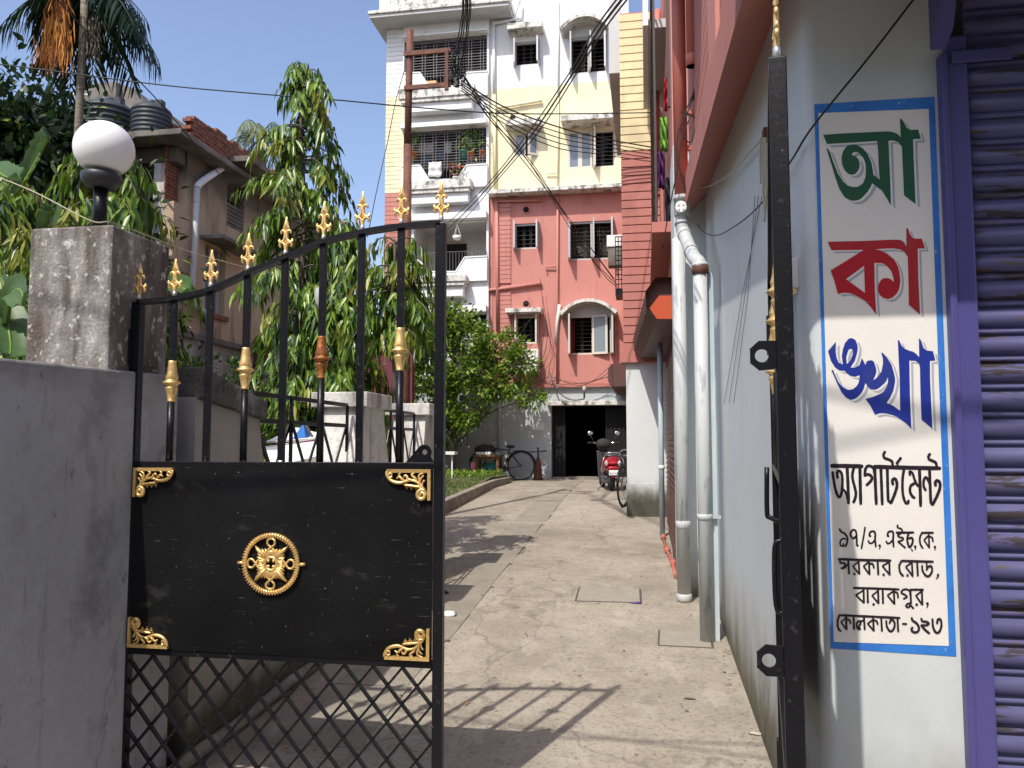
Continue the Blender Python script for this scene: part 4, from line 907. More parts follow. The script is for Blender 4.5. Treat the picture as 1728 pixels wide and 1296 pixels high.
# walls with real openings: build a wall as a grid around its holes
def wall_with_holes(x0, x1, z0, z1, holes, y0, y1, m, name, par=ap):
    xs = sorted({x0, x1, *[min(max(h[0],x0),x1) for h in holes], *[min(max(h[1],x0),x1) for h in holes]})
    zs = sorted({z0, z1, *[min(max(h[2],z0),z1) for h in holes], *[min(max(h[3],z0),z1) for h in holes]})
    def hole(xa, xb, za, zb):
        cx, cz = (xa+xb)/2, (za+zb)/2
        return any(h[0] < cx < h[1] and h[2] < cz < h[3] for h in holes)
    V = []; F = []; idx = {}
    def vid(x, y, z):
        k = (round(x,4), round(y,4), round(z,4))
        if k not in idx: idx[k] = len(V); V.append((x,y,z))
        return idx[k]
    nx, nz = len(xs)-1, len(zs)-1
    S = [[not hole(xs[i],xs[i+1],zs[j],zs[j+1]) for j in range(nz)] for i in range(nx)]
    for i in range(nx):
        for j in range(nz):
            if not S[i][j]: continue
            xa, xb, za, zb = xs[i], xs[i+1], zs[j], zs[j+1]
            F.append((vid(xa,y0,za),vid(xb,y0,za),vid(xb,y0,zb),vid(xa,y0,zb)))
            F.append((vid(xa,y1,zb),vid(xb,y1,zb),vid(xb,y1,za),vid(xa,y1,za)))
            if i == 0 or not S[i-1][j]: F.append((vid(xa,y0,za),vid(xa,y0,zb),vid(xa,y1,zb),vid(xa,y1,za)))
            if i == nx-1 or not S[i+1][j]: F.append((vid(xb,y0,zb),vid(xb,y0,za),vid(xb,y1,za),vid(xb,y1,zb)))
            if j == 0 or not S[i][j-1]: F.append((vid(xb,y0,za),vid(xa,y0,za),vid(xa,y1,za),vid(xb,y1,za)))
            if j == nz-1 or not S[i][j+1]: F.append((vid(xa,y0,zb),vid(xb,y0,zb),vid(xb,y1,zb),vid(xa,y1,zb)))
    return MB().add(V, F).obj(name, M[m], par)
def hr(px0, py0, px1, py1):   # photo rectangle -> wall hole
    x0 = A(px0,(py0+py1)/2)[0]; x1 = A(px1,(py0+py1)/2)[0]; z1 = A((px0+px1)/2,py0)[1]; z0 = A((px0+px1)/2,py1)[1]
    return [x0, x1, z0, z1]
# --- right bay windows (photo rectangles)
WN = {'small4': hr(868,70,910,110), 'wide4': hr(962,62,1024,123), 'small3': hr(868,224,908,264), 'wide3': hr(958,220,1038,283),
      'small2': hr(868,377,909,420), 'wide2': hr(960,373,1036,438), 'small1': hr(870,533,908,580), 'wide1': hr(960,532,1040,598)}
wh = list(WN.values())
pip = [hr(884,349,893,360), hr(883,508,893,518), hr(862,36,869,42), hr(862,194,869,203)]
wall_with_holes(XM, XR, zYl, 15.6, wh, YA, YA+.22, 'white', 'white_wall')
wall_with_holes(XM, XR, zS+.004, zYl, wh, YA+.002, YA+.22, 'yellow', 'yellow_wall')
wall_with_holes(XM, XR, zB, zS, wh, YA+.002, YA+.22, 'salmon', 'red_wall')
# dark rooms behind
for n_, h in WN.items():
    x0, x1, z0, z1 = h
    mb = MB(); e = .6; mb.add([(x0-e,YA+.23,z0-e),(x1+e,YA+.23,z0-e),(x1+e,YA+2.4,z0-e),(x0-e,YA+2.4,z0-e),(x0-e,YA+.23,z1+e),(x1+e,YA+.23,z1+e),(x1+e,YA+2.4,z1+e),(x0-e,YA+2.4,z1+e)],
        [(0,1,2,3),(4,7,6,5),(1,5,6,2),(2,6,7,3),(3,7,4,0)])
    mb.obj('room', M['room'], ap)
def grill(h, y, m, par, rows=None, style=0):
    x0, x1, z0, z1 = h; n = rows or max(4, int((z1-z0)/.11)); mb = MB(); t = .012
    for k in range(n+1): zz = z0+(z1-z0)*k/n; mb.box(x0,x1,y,y+t,zz-t/2,zz+t/2)
    nv = max(3, int((x1-x0)/.30))
    for k in range(nv+1):
        xx = x0+(x1-x0)*k/nv; mb.box(xx-t/2-.02,xx+t/2-.02,y+t,y+2*t,z0,z1); mb.box(xx-t/2+.03,xx+t/2+.03,y+t,y+2*t,z0,z1)
    return mb.obj('grill', M[m], par)
def shutter_leaf(parent, hinge, w, z0, z1, ang, m='frame', glass='glass', side=1):
    """casement leaf: hinge (x,y); ang opening angle outwards; side +1 opens from left jamb, -1 from right"""
    t = .045; fw = .06; mb = MB()
    d = Vector((side*math.cos(ang), -math.sin(ang), 0)); nrm = Vector((d.y, -d.x, 0)); h0 = Vector((hinge[0], hinge[1], 0))
    def bx(a, b, za, zb, tt):
        P = []
        for zz in (za, zb):
            for s, q in ((a,-tt/2),(b,-tt/2),(b,tt/2),(a,tt/2)): p = h0+d*s+nrm*q; P.append((p.x,p.y,zz))
        mb.hexa(P)
    bx(0,fw,z0,z1,t); bx(w-fw,w,z0,z1,t); bx(fw,w-fw,z0,z0+fw,t); bx(fw,w-fw,z1-fw,z1,t)
    o = mb.obj('window_leaf', M[m], parent)
    mb = MB()
    P = []
    for zz in (z0+fw, z1-fw):
        for s, q in ((fw,-.004),(w-fw,-.004),(w-fw,.004),(fw,.004)): p = h0+d*s+nrm*q; P.append((p.x,p.y,zz))
    mb.hexa(P)
    g_ = mb.obj('pane', M[glass], ap)
    g_.parent = parent; g_.location = (0,0,0)
    off = Vector((0,0,0)); p = parent
    while p is not ap and p is not None: off += p.location; p = p.parent
    return o
def frame_of(h, m='frame', mull=()):
    x0, x1, z0, z1 = h; t = .05; mb = MB(); ya, yb = YA+.05, YA+.12
    mb.box(x0,x0+t,ya,yb,z0,z1); mb.box(x1-t,x1,ya,yb,z0,z1); mb.box(x0+t,x1-t,ya,yb,z0,z0+t); mb.box(x0+t,x1-t,ya,yb,z1-t,z1)
    for f in mull: xx = x0+(x1-x0)*f; mb.box(xx-t/2,xx+t/2,ya,yb,z0+t,z1-t)
    return mb.obj('window', M[m], ap)
def awning(px0, py0, px1, py1, dep=.45, arch=0, m='ledge'):
    h = hr(px0,py0,px1,py1); x0, x1, z0, z1 = h
    if not arch:
        mb = MB(); mb.hexa([(x0,YA-dep,z0),(x1,YA-dep,z0),(x1,YA,z0),(x0,YA,z0),(x0,YA-dep,z1),(x1,YA-dep,z1),(x1,YA,z1+.03),(x0,YA,z1+.03)])
        return mb.obj('window_awning', M[m], ap, bevel=.008)
    xc = (x0+x1)/2; n = 16; out_ = []; inn = []; r = (x1-x0)/2
    for k in range(n+1):
        u = -1+2*k/n; zz = z0+(z1-z0)*(1-u*u)**.5*1.0 if abs(u) < 1 else z0
        out_.append((xc+r*u, z0+(z1-z0)*(1-abs(u)**2.2))); inn.append((xc+(r-.07)*u, z0-.07+(z1-z0)*(1-abs(u)**2.2)*.96))
    loop = out_ + inn[::-1]
    MB().prism([inn+[(x1-.07,z0-.08),(x0+.07,z0-.08)]], lambda u,v,d: (u,d,v), YA-.02, YA-.001).obj('arch_panel', M['awnsoffit'], ap)
    return MB().prism([loop], lambda u,v,d: (u,d,v), YA-dep, YA-.0005).obj('window_awning', M[m], ap)
for k_, h in WN.items():
    small = k_.startswith('small'); fm = 'framegrey' if k_[-1] in '42' else 'frame'
    wn = frame_of(h, fm, () if small else (.5,))
    grill([h[0]+.05,h[1]-.05,h[2]+.05,h[3]-.05], YA+.14, 'grilldark' if k_[-1] != '3' else 'grill', wn)
    x0, x1, z0, z1 = h; W_ = x1-x0
    if small and k_ != 'small3':
        shutter_leaf(wn, (x0-.0,YA-.01), .30, z0-.02, z1+.02, R_(82), fm); shutter_leaf(wn, (x1,YA-.01), .30, z0-.02, z1+.02, R_(86), fm, side=-1)
    elif k_ == 'small3':
        shutter_leaf(wn, (x0,YA+.03), W_*.48, z0, z1, 0, 'frame'); shutter_leaf(wn, (x1,YA+.02), W_*.48, z0, z1, R_(38), 'frame', side=-1)
    elif k_ == 'wide3':
        shutter_leaf(wn, (x0,YA+.03), W_*.26, z0, z1, 0); shutter_leaf(wn, (x0+W_*.26,YA+.03), W_*.26, z0, z1, 0); shutter_leaf(wn, (x0+W_*.55,YA), .3, z0-.02, z1+.05, R_(80))
    elif k_ == 'wide1':
        shutter_leaf(wn, (x0,YA-.01), .42, z0, z1, R_(84)); shutter_leaf(wn, (x0+W_*.50,YA-.01), .44, z0, z1, R_(14)); shutter_leaf(wn, (x0+W_*.88,YA-.01), .4, z0, z1, R_(80))
    else:
        shutter_leaf(wn, (x0,YA-.01), .40, z0, z1, R_(83), fm); shutter_leaf(wn, (x0+W_*.52,YA-.01), .36, z0, z1, R_(80), fm); shutter_leaf(wn, (x1,YA-.01), .36, z0, z1, R_(84), fm, side=-1)
# awnings
awning(860,50,918,60); awning(856,210,915,220); awning(950,206,1046,215, .6); awning(857,524,916,531)
awning(947,38,1030,58, .5, 1); awning(946,509,1043,531, .5, 1)
# ledge between yellow and red, kept proud of the wall
rect(828,322,1056,328.5, YA-.42, YA+.0, 'ledge', 'floor_ledge', bevel=.01)
rect(828,648,1062,654, YA-.10, YA-.001, 'salmon2', 'base_ledge')
# curtains and things inside
def inside(px0,py0,px1,py1,m,label,dy=.35,name='curtain',ruff=.05):
    cloth(name, px0,py0,px1,py1, YA+dy, m, label, None, None, ruff)
cloth('curtain', 962,378,996,437, YA+.4, 'curtain', 'olive patterned curtain in the left half of the second-floor wide window')
cloth('curtain', 1010,378,1030,437, YA+.4, 'curtain', 'olive patterned curtain in the right half of the second-floor wide window')
cloth('curtain', 961,536,970,596, YA+.35, 'redcloth', 'red curtain in the arched first-floor window')
# vents
for i,(px,py,m) in enumerate([(888,354,'salmon'),(888,513,'salmon'),(865.5,39.5,'white'),(865.5,199,'yellow')]):
    x, z = A(px, py); mb = MB(); mb.tube([(x+.105*math.cos(a),YA-.01,z+.105*math.sin(a)) for a in np.linspace(0,2*math.pi,18,endpoint=False)], .022, 6, closed=True)
    v = mb.obj('round_vent', M[m], ap); MB().lathe([(.088,-.012),(.001,-.013)], (x,YA,z), 16, axis='y').obj('vent_hole', M['dark'], v)
# grooved boards: middle strip of the red part, and the left corner strip (real joints, far away)
def boards(x0, x1, z0, z1, m, pitch=.128, y=YA, name='grooved_boards'):
    mb = MB(); n = int(round((z1-z0)/pitch)); hh = (z1-z0)/n
    for k in range(n): mb.box(x0, x1, y-.035, y-.0005, z0+k*hh+.013, z0+(k+1)*hh)
    o = mb.obj(name, M[m], ap); o['kind'] = 'stuff'; return o
boards(A(841,420)[0], A(862,420)[0], A(850,479)[1], A(850,344)[1], 'salmon', .13)
boards(A(841,600)[0], A(862,600)[0], A(850,640)[1], A(850,492)[1], 'salmon', .13)
xs1 = A(680,330)[0]
MB().box(XL, xs1, YA+.0, YA+8, zB, zT).obj('corner_core', M['white'], ap)
boards(XL, xs1-.02, zB, 9.05, 'salmon', .135); boards(XL, xs1-.02, 9.05, 12.0, 'yellow', .135); boards(XL, xs1-.02, 12.0, 14.09, 'white', .135)
# --- left bay with balconies
XB0, XB1 = A(680,330)[0], A(826,330)[0]
oh = [hr(683,68,823,153), hr(681,222,822,308), hr(700,377,822,462), hr(700,532,822,600)]
for h in oh: h[0] = max(h[0], XB0+.03); h[1] = min(h[1], XB1-.04)
wall_with_holes(XB0+.001, XB1, zB, zT, oh, YA-.12, YA+.06, 'white', 'balcony_front')
MB().box(XB1+.001, XM-.001, YA-.02, YA+.2, zS, 12.0).obj('yellow_strip', M['yellow'], ap)
MB().box(XB1+.001, XM-.001, YA-.02, YA+.2, 12.001, zT).obj('white_strip', M['white'], ap)
MB().box(XB1+.001, XM-.001, YA-.02, YA+.2, zB, zS-.001).obj('red_strip', M['salmon'], ap)
MB().box(xs1+.002, XB0+.05, YA-.135, YA-.121, 9.05, 12.0).obj('yellow_edge', M['yellow'], ap)
for i, h in enumerate(oh):
    x0, x1, z0, z1 = h; e = .02
    mb = MB(); dm = 1.5
    mb.add([(x0-e,YA+.061,z0),(x1+e,YA+.061,z0),(x1+e,YA+dm,z0),(x0-e,YA+dm,z0),(x0-e,YA+.061,z1+.1),(x1+e,YA+.061,z1+.1),(x1+e,YA+dm,z1+.1),(x0-e,YA+dm,z1+.1)],
        [(0,1,2,3),(4,7,6,5),(1,5,6,2),(2,6,7,3),(3,7,4,0)])
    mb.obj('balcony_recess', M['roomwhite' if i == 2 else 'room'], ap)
# notched parapets
NT = [[(683,130),(712,129),(728,153),(776,152),(791,129),(823,127)], [(681,286),(712,284),(727,308),(774,308),(790,284),(823,282)],
      [(700,436),(712,444),(726,462),(772,462),(787,438),(822,436)], [(690,560),(712,562),(730,590),(772,590),(790,562),(822,560)]]
BT = [170, 322, 478, 640]
for nt_, bt_ in zip(NT, BT):
    top_ = [A(*p) for p in nt_]; x0, x1 = XB0+.02, XB1-.03; zb_ = A(750,bt_)[1]
    top_[0] = (x0, top_[0][1]); top_[-1] = (x1, top_[-1][1])
    MB().prism([[(x0,zb_)]+top_+[(x1,zb_)]], lambda u,v,d: (u,d,v), YA-.22, YA-.121).obj('parapet', M['white'], ap, bevel=.01)
    mb = MB()
    for a, b in zip(top_[:-1], top_[1:]): mb.bar((a[0],YA-.17,a[1]+.015),(b[0],YA-.17,b[1]+.015),.14,.035)
    mb.obj('parapet_coping', M['white'], ap)
for (a0,b0,a1,b1) in ((683,166,808,176),(690,319,802,329),(700,474,794,484)):
    x0, z1 = A(a0,b0); x1, z0 = A(a1,b1)
    mb = MB(); mb.box(x0+.001,x1,YA-.62,YA-.221,z0+.05,z1); mb.box(x0+.06,x1-.06,YA-.58,YA-.221,z0-.06,z0+.05)
    mb.obj('balcony_ledge', M['ledge'], ap, bevel=.012)
    x0b = A(a0+8,b1)[0]; x1b = A(a1-6,b1)[0]; zz0 = A(750,b1+22)[1]
    MB().box(x0b, x1b, YA-.50, YA-.221, zz0, z0-.061).obj('ledge_core', M['white'], ap, bevel=.01)
for (b0,b1) in ((46,67),(193,220),(345,376),(500,531)):
    z1 = A(750,b0)[1]; z0 = A(750,b1)[1]
    MB().box(XB0-.0, XB1-.02, YA-.36, YA-.1215, z0+.0, z1-.35).obj('header_beam', M['white'], ap, bevel=.01)
# grills of the two caged balconies
for h in oh[:2]:
    zn = h[2]+.35
    mb = MB(); y = YA-.09; t = .018
    rows = 13
    for k in range(rows+1): zz = h[3]-.02-(h[3]-h[2]-.45)*k/rows; mb.box(h[0],h[1],y,y+t,zz-t/2,zz+t/2)
    for k in range(7):
        xx = h[0]+.25+(h[1]-h[0]-.4)*k/6
        mb.box(xx-.055,xx-.055+t,y-t,y,zn,h[3]); mb.box(xx+.035,xx+.035+t,y-t,y,zn,h[3])
    for k in range(26): xx = h[0]+(h[1]-h[0])*k/25; mb.box(xx,xx+.01,y+t,y+t+.01,h[2],h[2]+.6)
    mb.obj('grill', M['grill'], ap)
# second-floor balcony: doorway windows, thin rail
hw = hr(716,392,768,450); MB().box(hw[0],hw[1],YA+1.40,YA+1.48,hw[2],hw[3]).obj('window', M['dark'], ap)
hw = hr(808,392,823,448); MB().box(hw[0],hw[1],YA+1.40,YA+1.48,hw[2],hw[3]).obj('doorway', M['dark'], ap)
mb = MB(); x0, x1 = XB0+.3, XB1-.05; zr = A(760,428)[1]
mb.box(x0,x1,YA-.18,YA-.165,zr,zr+.015)
for k in range(26): xx = x0+(x1-x0)*k/25; mb.box(xx,xx+.012,YA-.176,YA-.164,A(760,460)[1],zr)
mb.obj('thin_rail', M['grill'], ap)
# roof slab and its rusty-white edge, roof railing
a, b = A(638,30), A(866,12)
MB().box(a[0], b[0], YA-.75, YA+8, 14.10, 14.20).obj('roof_slab', M['awnsoffit'], ap, bevel=.01)
MB().box(a[0]-.03, b[0]+.03, YA-.80, YA-.0, 14.201, 14.30).obj('roof_edge', M['ledge'], ap, bevel=.015)
MB().box(XL+.05, b[0], YA-.72, YA-.55, 14.301, 14.62).obj('roof_kerb', M['ledge'], ap, bevel=.02)
MB().box(XL+.0, XL+.32, YA-.73, YA-.3, 14.302, 16.5).obj('roof_post', M['white'], ap)
mb = MB(); x0, x1 = XL+.34, b[0]-.02; zt_ = 14.63
for k in range(14):
    xx = x0+(x1-x0)*k/13; mb.bar((xx,YA-.6,zt_),(xx,YA-.6,zt_+1.0),.025)
    if k < 13: w_ = (x1-x0)/13; mb.bar((xx,YA-.6,zt_+.05),(xx+w_,YA-.6,zt_+.9),.02); mb.bar((xx+w_,YA-.61,zt_+.05),(xx,YA-.61,zt_+.9),.02)
mb.bar((x0,YA-.6,zt_+.05),(x1,YA-.6,zt_+.05),.03); mb.bar((x0,YA-.6,zt_+.95),(x1,YA-.6,zt_+.95),.03)
mb.obj('roof_railing', mat('blue roof rail paint', (.06,.12,.32), .5), ap)
MB().box(XB0, XR, YA+4, YA+8, zB, 15.6).obj('rear_core', M['white'], ap)
# ground floor wall and garage opening
g = hr(930,684,1058,806); g[2] = .5; g[1] = XR+.02
wall_with_holes(XL, XR, .5, zB-.001, [g], YA+.02, YA+.24, 'whitebase2', 'ground_floor_wall')
mb = MB(); x0, x1, z0, z1 = g; x0 -= .0
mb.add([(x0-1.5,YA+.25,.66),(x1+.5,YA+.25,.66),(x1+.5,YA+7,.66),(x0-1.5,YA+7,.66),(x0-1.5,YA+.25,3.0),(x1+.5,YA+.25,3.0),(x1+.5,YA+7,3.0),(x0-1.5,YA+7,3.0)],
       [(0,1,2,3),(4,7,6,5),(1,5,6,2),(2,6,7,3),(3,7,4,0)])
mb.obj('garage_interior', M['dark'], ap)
MB().box(x0-.1, x1+.1, YA-.14, YA+.019, z1+.0, z1+.12).obj('garage_lintel', M['ledge'], ap, bevel=.01)
MB().box(x0+.02, XR-.02, YA-.10, YA+.6, .64, .72).obj('garage_sill', M['kerb'], ap)
mb = MB()
for i in range(7): xx = x0+.02+i*.055; mb.bar((xx,YA+.26+.02*(i%2),.7),(xx,YA+.26+.02*(i%2),z1),.05,.02)
for i in range(12): xx = XR-.75+i*.06; mb.bar((xx,YA+.30+.025*(i%2),.7),(xx,YA+.30+.025*(i%2),z1),.052,.02)
gg = mb.obj('collapsible_gate', mat('folded dark gate', (.004,.004,.005), .7), ap); gg['kind'] = 'stuff'
MB().box(*sorted([A(901,715)[0], A(918,715)[0]]), YA+.0, YA+.019, A(909,726)[1], A(909,714)[1]).obj('notice_paper', M['pvcwhite'], ap)
# wall pipes of the block
def wpipe(pts, r, m, name='drain_pipe', Y=YA-.07): return MB().tube([(A(*p, Y)[0], Y, A(*p, Y)[1]) for p in pts], r, 10).obj(name, M[m], ap)
wpipe([(833,40),(834,160)], .045, 'white'); wpipe([(834,160),(836,325)], .045, 'yellow'); wpipe([(838,340),(840,560)], .05, 'salmon')
wpipe([(833,40),(880,30),(880,8)], .045, 'white'); wpipe([(832,183),(915,170)], .04, 'yellow'); wpipe([(822,490),(840,488),(914,478)], .045, 'salmon')
wpipe([(942,0),(942,160)], .022, 'white'); wpipe([(942,160),(941,322)], .022, 'yellow'); wpipe([(941,330),(940,648)], .03, 'salmon')
wpipe([(941,450),(922,450),(922,458)], .022, 'salmon'); wpipe([(921,292),(938,292)], .02, 'yellow'); wpipe([(838,340),(912,338)], .035, 'salmon')
wpipe([(944,514),(940,545),(938,580)], .05, 'frame', 'plastic_conduit')
wpipe([(843,650),(842,760)], .04, 'whitebase2')
# ================================================================ THINGS ON THE FAR BLOCK
ac = thing('air_conditioner', (A(888,612)[0], YA-.3, A(888,612)[1]), 'white air conditioner outdoor unit on the red wall above the bush', 'air conditioner')
h = hr(862,592,912,629); MB().box(h[0],h[1],YA-.42,YA-.08,h[2],h[3]).obj('casing', M['acwhite'], ac, bevel=.02)
mb = MB(); xa = h[0]+.08
for k in range(9): zz = h[3]-.06-k*.045; mb.box(xa,xa+.42,YA-.435,YA-.42,zz-.012,zz)
mb.obj('grille', M['grill'], ac)
MB().box(h[1]-.24,h[1]-.06,YA-.423,YA-.42,h[3]-.07,h[3]-.05).obj('name_strip', mat('orange strip',(.55,.2,.05),.5), ac)
mb = MB(); [mb.box(x_,x_+.04,YA-.4,YA-.02,h[2]-.05,h[2]-.001) for x_ in (h[0]+.12,h[1]-.16)]; mb.obj('bracket', M['rust'], ac)
ac2 = thing('air_conditioner', (-.75, 19.5, 5.6), 'white-topped outdoor unit in a black cage at the edge of the red boards', 'air conditioner')
def rB(px0,py0,px1,py1,Y): return [onY(px0,(py0+py1)/2,Y).x, onY(px1,(py0+py1)/2,Y).x, onY((px0+px1)/2,py1,Y).z, onY((px0+px1)/2,py0,Y).z]
h = rB(1026,398,1050,448,19.4); MB().box(h[0],h[1],19.4,19.75,h[2],h[3]).obj('casing', M['slabgrey'], ac2, bevel=.01)
MB().box(h[0]-.03,h[1],19.37,19.78,h[3]-.28,h[3]+.02).obj('top_cover', M['acwhite'], ac2, bevel=.02)
h = rB(1038,400,1053,488,18.6); mb = MB()
for k in range(12): zz = h[2]+(h[3]-h[2])*k/11; mb.box(h[0],h[1],18.6,18.62,zz,zz+.02)
for k in range(4): xx = h[0]+(h[1]-h[0])*k/3; mb.box(xx,xx+.02,18.58,18.6,h[2],h[3])
mb.box(h[0],h[1],18.6,19.3,h[2]-.14,h[2]); mb.obj('cage', M['black'], ac2)
h = rB(1026,614,1056,652,18.5); hh_ = thing('shutter_hood', (h[0], 18.5, h[2]), 'small dark eight-sided box hood beside the garage doorway', 'shutter hood')
zc_ = (h[2]+h[3])/2; cz_ = .2
MB().prism([[(h[0],h[2]+.12),(h[0]+.1,h[2]),(h[1],h[2]),(h[1],h[3]),(h[0]+.08,h[3]),(h[0],h[3]-.12)]], lambda u,v,d: (u,d,v), 18.5, 21.9).obj('hood_body', M['hood'], hh_)
# clothes, plants and pots of the caged balcony
cloth('hanging_cloth', 723,274,745,298, YA-.30, 'whitecloth', 'white printed cloth hanging below the plant-filled balcony grill', None, None, .03)
cloth('hanging_cloth', 703,243,731,258, YA+.35, 'roomwhite', 'pale striped cloth behind the left of the third-floor grill')
cloth('hanging_cloth', 750,241,762,258, YA+.35, 'roomwhite', 'small pale cloth hanging behind the middle of the third-floor grill')
cloth('hanging_cloth', 712,256,728,275, YA+.5, 'bluecloth', 'blue cloth behind the left of the third-floor grill, under the striped one')
cloth('hanging_cloth', 738,250,750,268, YA+.5, 'bluecloth', 'blue cloth behind the middle of the third-floor grill')
MB().box(*[A(726,150)[0],A(741,150)[0]], YA-.35, YA-.24, A(730,147)[1], A(730,140)[1])
bx_ = MB().box(A(721,143)[0],A(738,143)[0],YA-.15,YA+.05,A(730,148)[1],A(730,140)[1]).obj('cardboard_box', mat('tan board',(.62,.38,.18),.8)); tag(bx_, 'tan carton on the top-floor balcony inside the notch', 'carton')
bx_ = MB().box(A(770,143)[0],A(785,143)[0],YA-.15,YA+.05,A(778,150)[1],A(778,138)[1]).obj('white_box', M['acwhite']); tag(bx_, 'white box on the top-floor balcony, right side of the notch', 'box')
# ================================================================ OLD TAN HOUSE ON THE LEFT  (corner at x = -9.78, y = 15)
HX, HY = -9.78, 15.0
ho = thing('old_house', (HX, HY, .4), 'old tan plaster house with mould stains, brick parapet and water tanks behind the trees', 'house')
def hx(px, py): v = onX(px, py, HX); return v.y, v.z
def hy(px, py, Y=HY): v = onY(px, py, Y); return v.x, v.z
def side_rect(px0, py0, px1, py1):
    ya = hx(px0,(py0+py1)/2)[0]; yb = hx(px1,(py0+py1)/2)[0]; z1 = hx((px0+px1)/2,py0)[1]; z0 = hx((px0+px1)/2,py1)[1]
    return ya, yb, z0, z1
zroof = 8.02; yend = 25
def holes_x(ya, yb, z0, z1, holes, X, dx, m, name):   # wall in the plane X with openings
    ys = sorted({ya, yb, *[h[0] for h in holes], *[h[1] for h in holes]}); zs = sorted({z0, z1, *[h[2] for h in holes], *[h[3] for h in holes]})
    mb = MB()
    for i in range(len(ys)-1):
        for j in range(len(zs)-1):
            cy, cz = (ys[i]+ys[i+1])/2, (zs[j]+zs[j+1])/2
            if any(h[0] < cy < h[1] and h[2] < cz < h[3] for h in holes): continue
            mb.box(X-dx, X, ys[i], ys[i+1], zs[j], zs[j+1])
    o = mb.obj(name, M[m], ho)
    md = o.modifiers.new('weld', 'WELD'); md.merge_threshold = .001
    return o
wA = side_rect(295,245,316,345)      # opening with rough brick behind
wB = side_rect(383,292,412,388)      # balcony recess
wC = side_rect(345,418,380,528)      # window
wD = side_rect(262,545,330,700)      # dark low opening
holes_x(HY, yend, 4.0, zroof-.35, [wA, wB, wC], HX, .25, 'tan', 'upper_wall')
holes_x(HY-2.6, yend, -.05, 3.98, [], HX+.0, .25, 'tanlow', 'lower_wall')
yy, zz = hx(345,572); MB().box(HX-.1, HX+.08, HY-.05, yend, 3.94, 4.06).obj('string_course', M['slabgrey'], ho)
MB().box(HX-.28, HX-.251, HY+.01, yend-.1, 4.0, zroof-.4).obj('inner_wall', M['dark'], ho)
mb = MB(); ya, yb, z0, z1 = wA; j = 0
z = z0
while z < z1:
    y = ya-.1*(j%2)
    while y < yb: mb.box(HX-.25, HX-.20-random.uniform(0,.02), max(y,ya), min(y+.2,yb), z, z+.065); y += .215
    z += .08; j += 1
o = mb.obj('infill_bricks', M['brick'], ho); o['kind'] = 'stuff'
# balcony recess of wB: slatted parapet
ya, yb, z0, z1 = wB; zs_ = z0+(z1-z0)*.42
for k in range(6): zz = z0+(zs_-z0)*k/6; MB().box(HX-.06, HX-.03, ya, yb, zz+.02, zz+(zs_-z0)/6).obj('parapet_plank', M['slabgrey'], ho)
mb = MB(); a = hx(378,280); MB().box(HX-.0, HX+.75, ya-.35, yb+1.6, z1+.02, z1+.14).obj('balcony_shade', M['slabgrey'], ho)
# window wC
ya, yb, z0, z1 = wC
wn = MB().box(HX-.20,HX-.14,ya+.02,ya+.1,z0,z1).box(HX-.20,HX-.14,yb-.1,yb-.02,z0,z1).box(HX-.20,HX-.14,(ya+yb)/2-.05,(ya+yb)/2+.05,z0,z1).obj('window', M['framegrey'], ho)
wn['kind'] = 'thing'; del wn['kind']
MB().box(HX-.19,HX-.18,ya+.1,yb-.1,z0,z1).obj('pane', M['glass'], ho)
MB().box(HX+.001,HX+.55,ya-.25,yb+.9,z1+.05,z1+.13).obj('window_awning', M['slabgrey'], ho)
MB().box(HX+.001,HX+.07,ya-.1,yb+.1,z0-.14,z0-.03).obj('window_sill', M['brick'], ho)
# lower front mass and dark opening
MB().box(HX+.01, HX+1.2, HY-3.6, HY-2.2, -.05, 3.3).obj('low_annex', M['tanlow'], ho)
ya, yb, z0, z1 = wD
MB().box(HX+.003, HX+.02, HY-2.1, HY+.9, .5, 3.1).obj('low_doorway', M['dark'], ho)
# front face: veranda with column
x0 = -14.5
MB().box(x0, HX-.26, HY, HY+.25, 4.0, 5.0).obj('veranda_parapet', M['tan'], ho)
MB().box(HX-.55, HX-.26, HY, HY+.25, 5.0, zroof-.36).obj('veranda_column', M['pillarwhite'], ho, bevel=.015)
MB().box(-12.6, -12.3, HY, HY+.25, 5.0, zroof-.36).obj('veranda_column', M['pillarwhite'], ho, bevel=.015)
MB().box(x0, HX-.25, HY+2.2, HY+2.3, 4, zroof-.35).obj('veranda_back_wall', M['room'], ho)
MB().box(x0, HX-.25, HY, HY+2.2, 3.9, 4.0).obj('veranda_floor', M['slabgrey'], ho)
MB().box(x0, HX-.02, HY-.0, HY+.3, zroof-.35, zroof-.03).obj('roof_beam', M['tan'], ho)
MB().hexa([(x0,HY-.55,zroof),(HX+.42,HY-.55,zroof),(HX+.42,HY+4.4,zroof),(x0,HY+4.4,zroof),(x0,HY-.55,zroof+.13),(HX+.42,HY-.55,zroof+.13),(HX+.42,HY+4.4,zroof+.13),(x0,HY+4.4,zroof+.13)]).obj('roof_slab', M['slabgrey'], ho, bevel=.02)
MB().box(x0, HX+.05, HY+4.41, yend, zroof-.05, zroof+.1).obj('roof_slab', M['slabgrey'], ho)
